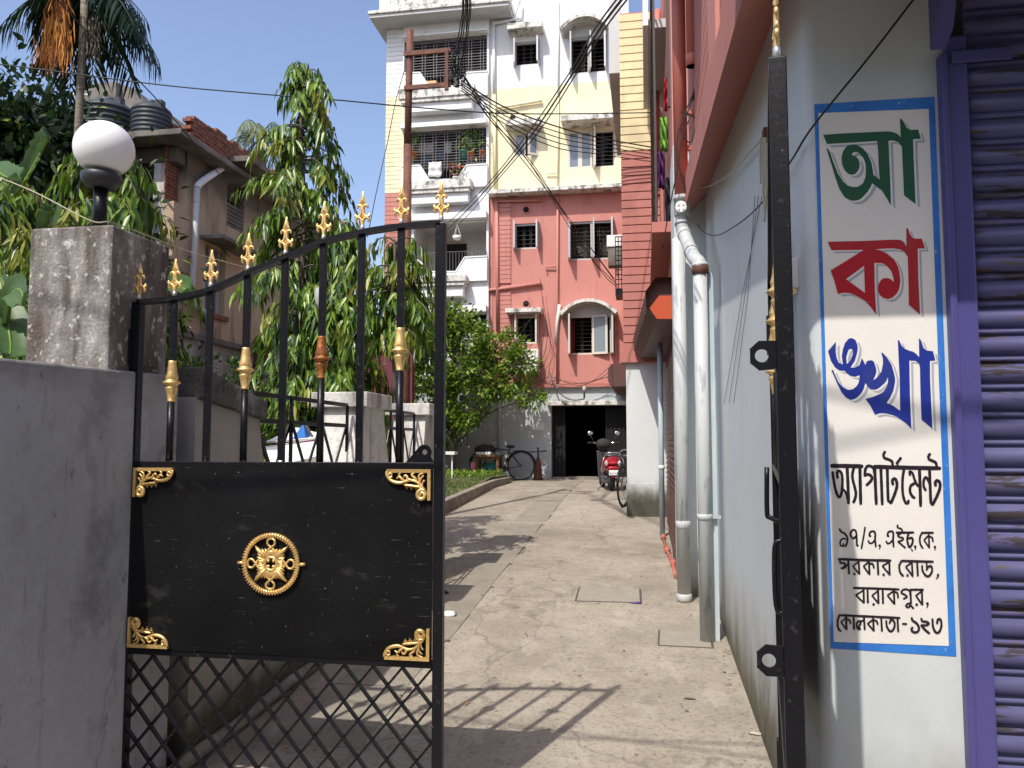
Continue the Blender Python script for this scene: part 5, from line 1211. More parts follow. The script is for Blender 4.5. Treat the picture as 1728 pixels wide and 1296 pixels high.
# brick parapet of separate courses
mb = MB()
for c_ in range(8):
    y = HY+.2-(c_%2)*.12
    while y < yend:
        if c_ < 7 or random.random() < .35: mb.box(HX+.02+random.uniform(-.012,.012), HX+.24+random.uniform(-.012,.012), y, y+.235, zroof+.132+c_*.085, zroof+.132+c_*.085+.072)
        y += .25
for c_ in range(5):
    x = HX-.2-(c_%2)*.12
    while x > HX-1.5+c_*.22: mb.box(x-.235, x, HY+.2+random.uniform(-.01,.01), HY+.42, zroof+.132+c_*.085, zroof+.132+c_*.085+.072); x -= .25
o = mb.obj('parapet_bricks', M['brick'], ho); o['kind'] = 'stuff'
MB().box(HX+.04, HX+.22, HY+.42, yend, zroof+.13, zroof+.13+7*.085-.01).obj('parapet_mortar', M['mortar'], ho)
# stair head room at the back left
xa, xb = onY(128,150,HY+2).x, onY(196,150,HY+2).x
MB().box(xa, xb, HY+2, HY+6, zroof+.1, onY(170,140,HY+2).z).obj('stair_head', M['slabgrey'], ho)
MB().prism([[(xb-.3,zroof+.1),(xb-.3,onY(170,138,HY+2.2).z),(xb+.3,onY(205,150,HY+2.2).z),(xb+.62,onY(218,175,HY+2.2).z),(xb+.62,zroof+.1)]], lambda u,v,d: (u,d,v), HY+2.2, HY+6).obj('stair_head_slope', M['slabgrey'], ho)
# down pipe
hp = thing('drain_pipe', (HX+.1, 17, 4), 'white roof pipe elbow turning into a grey pipe down the tan house', 'pipe')
P3 = [hx(*p) for p in ((372,264),(371,278),(366,284),(331,308),(324,318))]
MB().tube(smooth_path([(HX+.12,y,z) for y,z in P3],3), .075, 12).obj('white_elbow', M['pvcwhite'], hp)
P4 = [hx(*p) for p in ((324,318),(321,400),(314,500),(318,515),(338,528),(342,540),(338,690))]
MB().tube([(HX+.12,y,z) for y,z in P4], .065, 12).obj('grey_length', M['pvcgrey'], hp)
def water_tank(cx, cy, r, z0, h, label):
    t = thing('water_tank', (cx, cy, z0), label, 'water tank', 'black plastic roof water tanks')
    pr = [(r*.98,0),(r,.03)]; n = 6
    for k in range(n):
        a = .06+(h*.80-.06)*k/n; b = .06+(h*.80-.06)*(k+1)/n
        pr += [(r,a+.01),(r,b-.05),(r*1.035,b-.04),(r*1.035,b-.01),(r,b)]
    pr += [(r*.97,h*.84),(r*.75,h*.93),(r*.45,h*.96)]
    MB().lathe(pr, (0,0,0), 30).obj('tank_body', M['tank'], t, world=False)
    MB().lathe([(r*.42,h*.955),(r*.42,h*1.05),(r*.36,h*1.08)], (0,0,0), 20).obj('tank_lid', M['tank'], t, world=False)
    for a in (-.4, 2.2): MB().box(r*.72*math.cos(a)-.08, r*.72*math.cos(a)+.08, r*.72*math.sin(a)-.08, r*.72*math.sin(a)+.08, h*.84, h*1.02).obj('tank_lug', M['tank'], t, world=False)
a = onY(253, 205, HY-.05); water_tank(a.x, HY-.0, .40, zroof+.13, .80, 'black ribbed water tank at the roof corner next to the bricks')
a = onY(180, 205, HY+.1); water_tank(a.x, HY+.15, .56, zroof+.13, .98, 'larger black water tank half hidden behind the white globe lamp')
MB().tube([(onY(118,158,HY+.3).x,HY+.3,onY(118,158,HY+.3).z),(onY(152,161,HY+.3).x,HY+.3,onY(152,161,HY+.3).z)], .03, 8).obj('overflow_pipe', M['pvcwhite'], ho)
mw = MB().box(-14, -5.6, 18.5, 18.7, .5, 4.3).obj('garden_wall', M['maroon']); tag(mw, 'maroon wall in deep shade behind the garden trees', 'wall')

# ================================================================ LEAVES
def leaves(name, P, D, Nn, L, Wd_, mi, mats, parent=None, droop=.0, fold=.0, kind='stuff', taper=.55):
    """P base points, D directions, Nn face normals, L lengths, Wd_ widths, mi material index: one blade each"""
    P = np.asarray(P, float); D = np.asarray(D, float); D /= np.linalg.norm(D,axis=1)[:,None]+1e-9
    Nn = np.asarray(Nn, float); S = np.cross(D, Nn); S /= np.linalg.norm(S,axis=1)[:,None]+1e-9
    Nn = np.cross(S, D); L = np.asarray(L)[:,None]; W_ = np.asarray(Wd_)[:,None]; n = len(P)
    dz = np.array([[0,0,-1.]])
    a = P + D*L*.32 + dz*droop*L*.08; b = P + D*L*.68 + dz*droop*L*.34; t = P + D*L + dz*droop*L*.8
    off = Nn*W_*fold
    V = np.stack([P, a-S*W_*.5+off, a, a+S*W_*.5+off, b-S*W_*.5*taper*1.35+off, b, b+S*W_*.5*taper*1.35+off, t], 1).reshape(-1,3)
    base = (np.arange(n)*8)[:,None]
    tri = np.array([[0,2,1],[0,3,2],[4,5,7],[5,6,7]]); quad = np.array([[1,2,5,4],[2,3,6,5]])
    F3 = (base[:,None,:]+tri[None]).reshape(-1,3); F4 = (base[:,None,:]+quad[None]).reshape(-1,4)
    me = bpy.data.meshes.new(name)
    off_ = Vector((0,0,0)); p = parent
    while p is not None: off_ += p.location; p = p.parent
    V = V - np.array(off_)
    me.vertices.add(len(V)); me.vertices.foreach_set('co', V.astype('f').ravel())
    nl = F3.size+F4.size; me.loops.add(nl); me.loops.foreach_set('vertex_index', np.concatenate([F3.ravel(), F4.ravel()]).astype('i'))
    npoly = len(F3)+len(F4); me.polygons.add(npoly)
    st = np.concatenate([np.arange(len(F3))*3, F3.size+np.arange(len(F4))*4]); me.polygons.foreach_set('loop_start', st.astype('i'))
    mi = np.asarray(mi); m_all = np.concatenate([np.repeat(mi,4), np.repeat(mi,2)]); me.polygons.foreach_set('material_index', m_all.astype('i'))
    me.update(calc_edges=True); me.validate()
    for m in mats: me.materials.append(m)
    o = bpy.data.objects.new(name, me); col.objects.link(o)
    if parent is not None: o.parent = parent
    if kind: o['kind'] = kind
    return o
def unit(a): return a/(np.linalg.norm(a,axis=-1,keepdims=True)+1e-9)
def mast_tree(x, y, z0, h, prof, label, group=None, nb=150, seed=1, leafL=.17, name='mast_tree', bronze=.06, low=.05):
    """tall tree with drooping twigs and long hanging leaves (prof: radius by height fraction)"""
    r = np.random.default_rng(seed); t = thing(name, (x, y, z0), label, 'tree', group)
    tp = [(x+.03*math.sin(i*1.3), y+.03*math.cos(i), z0+h*.97*i/9) for i in range(10)]
    MB().tube(tp, np.linspace(.075,.012,10), 8).obj('trunk', M['trunk'], t)
    P, D, N_, L_, W_, mi = [], [], [], [], [], []; br = MB()
    for i in range(nb):
        f = low+(1-low)*((i+r.uniform(0,1))/nb); rad = np.interp(f, *zip(*prof))*r.uniform(.35,1.28); az = r.uniform(0, 2*math.pi)
        b0 = np.array([x, y, z0+h*f]); lift = r.uniform(.05,.3)*rad if f < .9 else r.uniform(.1,.5)*rad+.1
        tip = b0+np.array([math.cos(az)*rad, math.sin(az)*rad, 0]); mid = b0*.45+tip*.55+np.array([0,0,lift]); end = tip+np.array([0,0,-rad*r.uniform(.25,.85)])
        ts = np.linspace(0,1,10)[:,None]; cv = (1-ts)**2*b0+2*ts*(1-ts)*mid+ts**2*end
        br.tube([Vector(v) for v in cv[::2]], np.linspace(.014,.004,5), 4, caps=False)
        n = int(14+rad*34); u = r.uniform(.22,1.0,n)**.8; pp_ = np.stack([np.interp(u, ts[:,0], cv[:,k]) for k in range(3)],1)
        tang = unit(end-mid); side = np.cross(tang,[0,0,1]); side /= np.linalg.norm(side)+1e-9
        sg_ = np.where(np.arange(n)%2==0,1,-1)[:,None]
        d = unit(side*sg_*r.uniform(.35,.9,(n,1)) + tang*r.uniform(.3,.8,(n,1)) + np.array([0,0,-1])*r.uniform(.45,1.3,(n,1)) + r.normal(0,.14,(n,3)))
        nn = unit(r.normal(0,.55,(n,3))+np.array([math.cos(az)*.8, math.sin(az)*.8, .6]))
        P.append(pp_+r.normal(0,.03,(n,3))); D.append(d); N_.append(nn); L_.append(leafL*r.uniform(.45,1.3,n)); W_.append(leafL*.235*r.uniform(.75,1.2,n))
        yb_ = r.uniform() < bronze*(1.0 if f < .8 else 3.0)
        base = np.where(r.uniform(size=n) < .42, 0, np.where(r.uniform(size=n) < .50, 1, 2))
        if yb_: base = np.where((u > .6), 3, base)
        mi.append(base)
    br.obj('branches', M['trunk'], t)
    leaves('crown', np.concatenate(P), np.concatenate(D), np.concatenate(N_), np.concatenate(L_), np.concatenate(W_), np.concatenate(mi), [M['leafA'],M['leafB'],M['leafL'],M['leafC']], t, droop=.35, fold=.16)
    return t
def bushy(name, lobes, label, cat='tree', n=5000, L=.1, mats=None, w=(.5,.3,.2,0), seed=3, trunk=None, group=None, up=.2, wd=.42, hang=0.0, base=None, twigs=0):
    r = np.random.default_rng(seed); bx = base or (lobes[0][0], lobes[0][1], .5)
    t = thing(name, bx, label, cat, group); mats = mats or [M['leafA'],M['leafB'],M['leafL'],M['leafC']]
    vol = np.array([l[3]*l[4]*l[5] for l in lobes]); which = r.choice(len(lobes), n, p=vol/vol.sum())
    # clumped: leaves gather around sub-centres near each lobe's surface
    C = []; 
    for l in lobes:
        k = max(8, int(46*(l[3]*l[5])**.5)); d = unit(r.normal(size=(k,3))); C.append(np.array(l[:3])+d*np.array(l[3:6])*r.uniform(.55,1.05,(k,1)))
    P = np.zeros((n,3)); D = np.zeros((n,3))
    for j, l in enumerate(lobes):
        m = which == j; k = m.sum(); cc = C[j][r.integers(0,len(C[j]),k)]; s = min(l[3:6])*.24
        P[m] = cc+r.normal(0,s,(k,3)); D[m] = unit(P[m]-np.array(l[:3])+r.normal(0,.4*min(l[3:6]),(k,3)))
    D = unit(D+r.normal(0,.5,(n,3))+np.array([0,0,up-hang])); N_ = unit(r.normal(0,.6,(n,3))+np.array([0,0,1]))
    mi = r.choice(4, n, p=np.array(w)/sum(w))
    leaves('foliage', P, D, N_, L*r.uniform(.6,1.3,n), L*wd*r.uniform(.7,1.2,n), mi, mats, t, droop=.25, fold=.1)
    if trunk:
        mb = MB()
        for pts, r0 in trunk: mb.tube(smooth_path(pts,3), np.linspace(r0, r0*.35, (len(pts)-1)*3+1), 7)
        if twigs:
            for l in lobes:
                for _ in range(twigs):
                    d = unit(r.normal(size=3)); e = np.array(l[:3])+d*np.array(l[3:6])*.9; mb.tube([Vector(l[:3]), Vector((np.array(l[:3])+e)/2+r.normal(0,.08,3)), Vector(e)], [.018,.012,.005], 4, caps=False)
        mb.obj('trunk', M['trunk'], t)
    return t
# big mast tree behind the gate
b_ = onY(498, 700, 9.0)
mast_tree(b_.x+.03, 9.0, .30, 6.05, [(0,.4),(.1,.7),(.22,.84),(.42,.84),(.60,.74),(.75,.66),(.87,.55),(.95,.40),(1,.15)], 'tall drooping-leaf tree behind the gate, its tip against the sky', 'drooping-leaf mast trees', nb=205, seed=4, leafL=.18)
b_ = onY(560, 600, 8.6)
mast_tree(b_.x+.05, 8.9, .30, 4.0, [(0,.4),(.15,.55),(.4,.66),(.7,.58),(.88,.4),(1,.12)], 'shorter drooping-leaf tree whose twigs reach behind the gate toward the building', 'drooping-leaf mast trees', nb=170, seed=9, leafL=.18)
b_ = onY(640, 480, 8.2)
mast_tree(b_.x+.12, 8.45, 2.2, 1.75, [(0,.05),(.3,.25),(.6,.55),(1,.35)], 'small drooping-leaf tree nearest the far block, seen between the last gate bars', 'drooping-leaf mast trees', nb=60, seed=19, low=.35, bronze=.15)
b_ = onY(190, 300, 6.0)
mast_tree(b_.x-.05, 6.0, .15, 4.15, [(0,.4),(.3,.80),(.6,.78),(.8,.62),(1,.25)], 'drooping-leaf tree directly behind the white globe lamp', 'drooping-leaf mast trees', nb=260, seed=12, leafL=.16)
b_ = onY(30, 300, 6.6)
mast_tree(b_.x-.1, 6.6, .2, 4.0, [(0,.4),(.3,.85),(.7,.8),(1,.3)], 'drooping-leaf tree at the left edge above the street wall', 'drooping-leaf mast trees', nb=240, seed=15, leafL=.16)
# dark mango tree far left
dk = [M['leafD'],M['leafD'],M['leafB'],M['leafC']]
MG = bushy('mango_tree', [(-11.9,13.5,4.6,2.2,2.0,3.2),(-13.9,13.8,7.0,2.2,2,2.2),(-11.2,13.2,2.6,1.8,1.8,2.4),(-14.5,13.8,5.0,2.4,2,3.4),(-11.7,13.3,7.2,1.5,1.3,1.5)], 'big dark broad-leaved tree filling the left edge below the palm', n=26000, L=.24, mats=dk, w=(.6,.15,.22,.015), seed=5, trunk=[([(-12.2,13.6,0),(-12.1,13.6,2),(-12.3,13.5,5)],.25)], twigs=8)
rr = np.random.default_rng(77); n = 5000; lb = np.array([(-11.9,13.7,4.6,1.9,1.6,2.9),(-13.9,14,6.9,1.9,1.6,1.9),(-11.3,13.4,2.6,1.5,1.4,2.1),(-14.5,14,5,2.1,1.6,3.1),(-11.8,13.5,7.1,1.2,1,1.2)])
k = rr.integers(0,5,n); d = unit(rr.normal(size=(n,3))); P = lb[k,:3]+d*lb[k,3:]*(rr.uniform(0,1,(n,1))**.33)
leaves('inner_foliage', P, unit(rr.normal(size=(n,3))), unit(rr.normal(size=(n,3))), rr.uniform(.4,.7,n), rr.uniform(.2,.32,n), np.zeros(n,int), [M['leafD']], MG, droop=.1)
# low hedge and creepers behind the railings
bushy('hedge', [(-4.6,8.0,1.0,.8,1.6,.9),(-5.2,6.4,1.0,.8,1.2,.9),(-4.4,10.0,1.1,.8,1.3,1.0)], 'dense dark hedge behind the wall railings', 'hedge', n=9000, L=.075, mats=[M['leafB'],M['leafB'],M['leafA'],M['leafL']], w=(.55,.2,.2,.05), seed=6)
bushy('hedge', [(-4.9,12.6,1.0,.5,.9,.8),(-6.2,15.2,1.5,.8,1.0,1.1)], 'small bushy hedge behind the last wall pillar', 'hedge', n=3000, L=.075, mats=[M['leafA'],M['leafB'],M['leafL'],M['leafC']], w=(.5,.3,.18,.02), seed=16)
# the leafy lawn tree in front of the far block
LB = []
for (px, py, rx, rz_, Y) in [(765,560,44,38,20.6),(835,585,48,30,20.5),(715,575,46,44,20.4),(790,628,60,34,20.3),(880,610,34,22,20.4),(895,668,26,18,20.3),(720,655,50,40,20.2),(840,650,44,26,20.3),(770,540,30,22,20.7),(745,720,44,36,20.6),(790,700,34,26,20.4)]:
    v = onY(px, py, Y); k = Y/1330; LB.append((v.x, Y, v.z, rx*k, .75, rz_*k))
tb0 = onY(768, 790, 20.6); pj = lambda px, py: tuple(onY(px, py, 20.5))
bushy('lawn_tree', LB, 'light green leafy tree on the lawn in front of the far apartment block', n=10000, L=.165, w=(.42,.18,.38,.03), seed=8, base=(tb0.x, 20.6, .7),
      trunk=[([(tb0.x,20.6,.6),pj(770,720),pj(766,650),pj(764,560)],.07),([pj(769,740),pj(800,690),pj(845,640),pj(900,612)],.045),([pj(769,730),pj(735,680),pj(712,600)],.04),([pj(769,750),pj(820,700),pj(895,672)],.03)], twigs=9)
bushy('shrub', [(-7.6,14.4,2.0,1.0,.9,1.2),(-7.2,16.5,3.0,.9,.9,.9),(-9.2,13.6,1.6,1.2,1,1.2)], 'dark shrub mass between the tan house and the lawn tree', 'shrub', n=4200, L=.12, mats=[M['leafB'],M['leafD'],M['leafA'],M['leafL']], w=(.4,.4,.18,.02), seed=21)
# weeds on the coping
bushy('wall_weed', [(-2.42,4.12,2.03,.10,.24,.09),(-2.42,4.25,2.09,.06,.12,.13)], 'small weed growing on top of the inner wall coping', 'weed', n=520, L=.035, mats=[M['leafB'],M['leafA'],M['leafB'],M['leafL']], w=(.4,.3,.2,.1), seed=31, base=(-2.42,4.1,2.0))
# far little palm behind the house
def palm(name, x, y, z0, h, rt, nf, L, label, droopf=1.0, mat_='palm', seed=2, lw=.035, trunkm='palmtrunk', nleaf=26, ll=.55, lean=(0,0), tr=True, azs=None, elev=(.2,1.1)):
    r = np.random.default_rng(seed); t = thing(name, (x, y, z0), label, 'palm tree')
    if tr: MB().tube([(x+lean[0]*i/8, y+lean[1]*i/8, z0+h*i/8) for i in range(9)], np.linspace(rt*1.15, rt*.9, 9), 12).obj('trunk', M[trunkm], t)
    c = np.array([x+lean[0], y+lean[1], z0+h])
    for i in range(nf):
        az = azs[i] if azs is not None else 2*math.pi*i/nf+r.uniform(-.25,.25); el = r.uniform(*elev)
        d0 = np.array([math.cos(az)*math.cos(el), math.sin(az)*math.cos(el), math.sin(el)]); n = 12; s = np.linspace(0,1,n)
        cv = c + d0*L*s[:,None] + np.array([0,0,-1])*(L*droopf*s[:,None]**2*r.uniform(.75,1.15))
        MB().tube([Vector(v) for v in cv], np.linspace(.022,.005,n), 5, caps=False).obj('frond_stem', M[mat_], t)
        k = nleaf*2; u = np.repeat(np.linspace(.15,1,nleaf),2); pp_ = np.stack([np.interp(u,s,cv[:,q]) for q in range(3)],1)
        tg = unit(np.stack([np.interp(u,s,np.gradient(cv[:,q])) for q in range(3)],1)); sd_ = unit(np.cross(tg,[0,0,1]))*np.tile([1,-1],nleaf)[:,None]
        d = unit(sd_*.75+tg*.55+np.array([0,0,-1])*r.uniform(.45,1.1,(k,1))+r.normal(0,.07,(k,3)))
        Ls = ll*np.sin(np.clip(u*math.pi*.92+.12,0,math.pi))**.5*r.uniform(.8,1.1,k)
        leaves('frond', pp_, d, unit(np.cross(d,sd_)+r.normal(0,.2,(k,3))), Ls, np.full(k,lw), np.zeros(k,int), [M[mat_]], t, droop=.55, fold=.15, kind=None, taper=.75)
    return t, c
px_ = onY(131, 160, 10.0)
PT, PC = palm('palm_tree', px_.x, 10.0, .2, 8.15, .058, 19, 1.05, 'slim ringed palm with drooping dark fronds above the globe lamp', 1.1, 'palm', 5, .036, nleaf=22, ll=.56, lean=(.05,0), elev=(-.1,.8), azs=[R_(a) for a in (-5,12,30,48,66,84,102,120,138,156,174,192,208,222,5,20,160,185,-12)])
# dry orange frond hanging from it
r = np.random.default_rng(3); n = 620
f0 = PC+np.array([-.20,-.25,-.06]); u = r.uniform(0,1,n); P = f0+np.stack([r.normal(0,.05+.09*u,n)-.06*u, r.normal(0,.05,n), -u*1.02],1)
leaves('dry_frond', P, unit(np.stack([r.normal(0,.16,n), r.normal(0,.12,n), -np.ones(n)],1)), unit(r.normal(size=(n,3))), r.uniform(.18,.42,n), r.uniform(.012,.026,n), np.zeros(n,int), [M['deadfrond']], PT, droop=0, fold=.2, kind=None)['label'] = 'dry orange frond hanging beside the trunk'
n = 160; P = PC+np.stack([r.normal(.13,.07,n), r.normal(0,.06,n), -r.uniform(.35,.95,n)],1)
leaves('dark_sheath', P, unit(np.stack([r.normal(0,.2,n), r.normal(0,.2,n), -np.ones(n)],1)), unit(r.normal(size=(n,3))), r.uniform(.12,.3,n), r.uniform(.01,.02,n), np.zeros(n,int), [M['trunk']], PT, droop=0, fold=.2, kind=None)
q_ = onY(442, 232, 20.0); palm('palm_tree', q_.x, 20.0, .5, q_.z-.5, .09, 12, 1.5, 'distant small palm crown between the tan house and the tall tree', .9, 'palmlight', 8, .035, nleaf=18, ll=.5, elev=(-.1,1.2))
# banana plant behind the street wall: each big leaf its own part
bn = thing('banana_plant', (-6.0, 5.6, .2), 'banana plant with broad torn leaves behind the street wall', 'banana plant')
def blade(pts, wmax, tilt, label=None):
    C = smooth_path(pts, 6); n = len(C); V = []; F = []
    for i, p in enumerate(C):
        t = (C[min(i+1,n-1)]-C[max(i-1,0)]).normalized(); s = t.cross(Vector(tilt)).normalized(); u = i/(n-1)
        w_ = wmax*(math.sin(min(1,u*1.5+.12)*math.pi*.5))*(1-max(0,(u-.75)/.25)**2)**.5*.5+.004; up_ = s.cross(t).normalized()
        j = .012*math.sin(i*2.7)
        V += [tuple(p-s*w_+up_*(.05+j)), tuple(p-s*w_*.5+up_*.03), tuple(p), tuple(p+s*w_*.5+up_*.03), tuple(p+s*w_+up_*(.05-j))]
    for i in range(n-1):
        for k in range(4): F.append((i*5+k, i*5+k+1, i*5+k+6, i*5+k+5))
    mb = MB(); mb.sm = True; mb.add(V, F); o = mb.obj('banana_leaf', M['banana'], bn)
    MB().tube(C, np.linspace(.018,.004,n), 5).obj('midrib', M['leafL'], o)
    return o
def cp_(px, py, Y): return tuple(onY(px, py, Y))
blade([cp_(28,330,5.3),cp_(55,285,5.2),cp_(76,245,5.1),cp_(84,232,5.0)], .17, (0,-1,.15))
blade([cp_(-60,300,4.6),cp_(-10,290,4.5),cp_(12,300,4.4),cp_(36,306,4.3)], .17, (.2,-.8,.8))
blade([cp_(70,440,5.0),cp_(80,380,5.0),cp_(88,358,4.9),cp_(88,350,4.9)], .13, (.6,-1,0))
blade([cp_(10,560,4.6),cp_(20,500,4.5),cp_(35,490,4.4),cp_(44,520,4.3)], .18, (-.2,-1,.3))
blade([cp_(250,520,6.0),cp_(275,490,5.9),cp_(300,484,5.8),cp_(325,494,5.7)], .18, (.2,-.9,.4))
blade([cp_(0,470,4.7),cp_(10,530,4.6),cp_(18,580,4.5),cp_(14,610,4.4)], .25, (.8,-.7,.1))
MB().tube([(-5.9,5.4,.1),(-5.7,5.3,2.0)], [.10,.06], 10).obj('stem', M['leafL'], bn)

# ================================================================ GRASS
r = np.random.default_rng(11); n = 26000
X = r.uniform(-7.6,-3.54,n); Y = 9.0+r.uniform(0,1,n)**.9*11.2
keep = ~((np.abs(X+4.9+.25*np.sin(Y*1.7)) < .45) & (Y > 13.6) & (Y < 16.6) & (r.uniform(size=n) < .93)); X, Y = X[keep], Y[keep]; n = len(X)
Z = np.array([gz(v) for v in Y])+.19+.03*np.sin(3*X+Y)
leaves('grass', np.stack([X,Y,Z],1), unit(np.stack([r.normal(0,.45,n), r.normal(0,.45,n), np.ones(n)],1)), unit(r.normal(size=(n,3))+np.array([0,-.5,0])), r.uniform(.05,.13,n), r.uniform(.008,.018,n), r.integers(0,2,n), [M['grassA'],M['grassB']], None, droop=.4, fold=.1)
n = 1500; X = r.uniform(-6.5,-3.6,n); Y = r.uniform(17.8,20.2,n); Z = np.array([gz(v) for v in Y])+.19
leaves('lawn_weeds', np.stack([X,Y,Z+r.uniform(0,.12,n)],1), unit(r.normal(0,.5,(n,3))+np.array([0,0,.9])), unit(r.normal(size=(n,3))+np.array([0,0,1])), r.uniform(.05,.1,n), r.uniform(.03,.05,n), r.integers(0,2,n), [M['leafL'],M['leafA']], None, droop=.3)
# ================================================================ ACROSS THE STREET (behind the camera): unseen, added to cut sky light and reflections
op = thing('sky_block_houses', (-2, -9.5, 0), 'plain house row across the street, unseen, added to block sky light', 'house')
MB().box(-16, 14, -16, -9.5, -.05, 8.2).obj('wall', M['slabgrey'], op)
for k in range(9): MB().box(-15+k*3.2, -13.6+k*3.2, -9.52, -9.49, 4.6, 6.0).obj('window', M['dark'], op); 
for k in range(6): MB().box(-15+k*4.8, -12.2+k*4.8, -9.53, -9.49, 0, 2.5).obj('shutter', M['brownslat'], op)
bushy('sky_block_tree', [(5.2,-5.2,5.6,2.2,1.8,1.7),(7.4,-5.4,5.2,2,1.6,1.5)], 'leafy roadside tree across the street, unseen, added to block sky light', n=5200, L=.22, w=(.5,.3,.2,0), seed=41, base=(6,-5.2,0), trunk=[([(6,-5.2,0),(6,-5.2,2.5),(5.6,-5.2,5)],.18)])  # tree out of view, added with the houses to hold back sky light

# ================================================================ CABLES
def cable(pts, r, m='cable', sag=0, wig=0, n=7):
    """pts: (px, py, Y) seen in the photo with their real distance"""
    P = [onY(px, py, Y) for px, py, Y in pts]
    C = smooth_path(P, n)
    return [v+Vector((wig*math.sin(i*1.3), 0, wig*math.cos(i*1.7))) for i, v in enumerate(C)]
def add_cable(pts, r, label, m='cable', grp='overhead cables', name='overhead_cable', wig=0):
    o = MB().tube(cable(pts, r, wig=wig), r, 6).obj(name, M[m]); tag(o, label, 'cable', grp); return o
# bundle falling from the top centre to the junction in front of the caged balcony
ORD = ['leftmost','second','third','middle','fifth','sixth','rightmost']
for i in range(7):
    dx = (i-3)*2.4; dy = i*3
    add_cable([(790+dx*.9,-40,8.5),(786+dx,30,9.5),(778+dx*1.3+3*math.sin(i*2),80,10.4),(772+dx*1.6,112+dy*.4,11),(776+dx*1.2,132+dy,11)], .0075, f'{ORD[i]} black cable in the bundle dropping from the top centre to the knot', wig=.004)
k_ = thing('cable_knot', tuple(onY(775,120,11)), 'untidy knot of black cable loops hanging in front of the top balcony', 'cable knot')
for i in range(7):
    rr_ = random.uniform(.06,.16); c_ = onY(774+random.uniform(-8,8), 115+random.uniform(-28,26), 11+random.uniform(-.05,.05)); a0 = random.uniform(0,6)
    MB().tube([c_+Vector((rr_*.5*math.cos(t), .03*math.sin(3*t), rr_*math.sin(t))) for t in np.linspace(a0, a0+6.0, 18)], .008, 5).obj('loop', M['cable'], k_)
MB().box(*sorted([onY(768,140,11).x,onY(774,140,11).x]), 10.96, 11.04, onY(770,146,11).z, onY(770,132,11).z).obj('junction', M['bplastic'], k_)
for i, (a, b, c2) in enumerate([((830,190),(905,285),(948,352)),((826,200),(898,290),(962,372)),((822,196),(890,270),(985,420)),((834,205),(912,300),(1010,452))]):
    add_cable([(782+i,130,11),(a[0],a[1],12.5),(b[0],b[1],15),(c2[0],c2[1],18),(1036+i*3,470+i*6,19.3)], .009, ['first','second','third','lowest'][i]+' black cable running steeply from the knot down to the red front')
for i in range(5):
    add_cable([(778,136+i*4,11),(850,180+i*7,11.5),(935,212+i*9,12.2),(1010,232+i*7,12.8),(1108,250+i*6,13.0)], .008 if i else .011, ['uppermost','second','middle','fourth','lowest'][i]+' of the cables running from the knot to the side block')
for i in range(3):
    o9 = i*9
    add_cable([(1052+o9,-16,5.0),(1002+o9*.9,52,6),(955+o9*.7,132,7.5),(893+o9*.9,222,9.5),(832+o9*.6,300,12),(782+o9*1.0,352,15),(728+o9*1.3,402,19)], .007+.003*(i==1), ['uppermost','middle','lowest'][i]+' black cable falling diagonally from the top right to the balconies')
add_cable([(-30,105,8.2),(60,116,8.4),(270,143,8.6),(420,157,8.8),(560,168,9),(700,181,9.4),(840,191,10),(960,192,11),(1106,190,12.8)], .008, 'long dark cable crossing the whole sky at lamp height', grp=None)
add_cable([(80,-20,7),(150,57,7.4),(215,118,7.8),(262,165,8.2),(320,232,9),(372,296,10),(414,350,11)], .007, 'dark cable running diagonally down over the palm and the tan house', grp=None)
add_cable([(620,400,10),(636,320,10.5),(655,235,11),(668,170,11.6),(682,120,12)], .006, 'thin stay wire rising beside the yellow corner boards', grp=None)
add_cable([(-20,292,3.35),(60,325,3.35),(152,372,3.36),(190,376,3.5),(250,398,4.4),(330,428,5.2),(432,456,6.2)], .0035, 'thin pale cord passing over the lamp pillar', 'rope', None, 'cord')
for i in range(3):
    add_cable([(690+i*6,470,14),(705+i*7,520,15),(742+i*9,580,17),(800+i*20,590+i*8,20),(880+i*14,560-i*20,21.5)], .006, ['nearest','middle','farthest'][i]+' slack thin cable swinging behind the gate to the red wall', grp='slack cables low on the red wall')
for i in range(4):
    add_cable([(912+i*4,470+i*30,21.7),(918+i*5,560+i*14,21.6),(905+i*3,640,21.6),(930+i*12,636+i*6,21.6),(985+i*10,650-i*4,21.7),(1040,610+i*10,21.6)], .007, ['uppermost','second','third','lowest'][i]+' slack thin cable looping over the garage doorway', grp='slack cables low on the red wall')
add_cable([(926,625,21.8),(935,648,21.7),(950,668,21.7),(968,675,21.7),(986,673,21.75)], .022, 'thick grey cable loop above the garage doorway', 'greycable', None)
fl = thing('wall_lamp', tuple(onY(986,655,21.8)), 'small lamp fitting above the garage doorway', 'lamp')
v = onY(986,655,21.7); MB().lathe([(.02,-.10),(.05,-.06),(.055,0),(.02,.06)], (v.x,21.7,v.z), 12).obj('lamp_body', M['framegrey'], fl)
MB().bar((v.x,21.7,v.z-.28),(v.x,21.7,v.z-.1),.05).obj('lamp_bracket', M['bplastic'], fl)
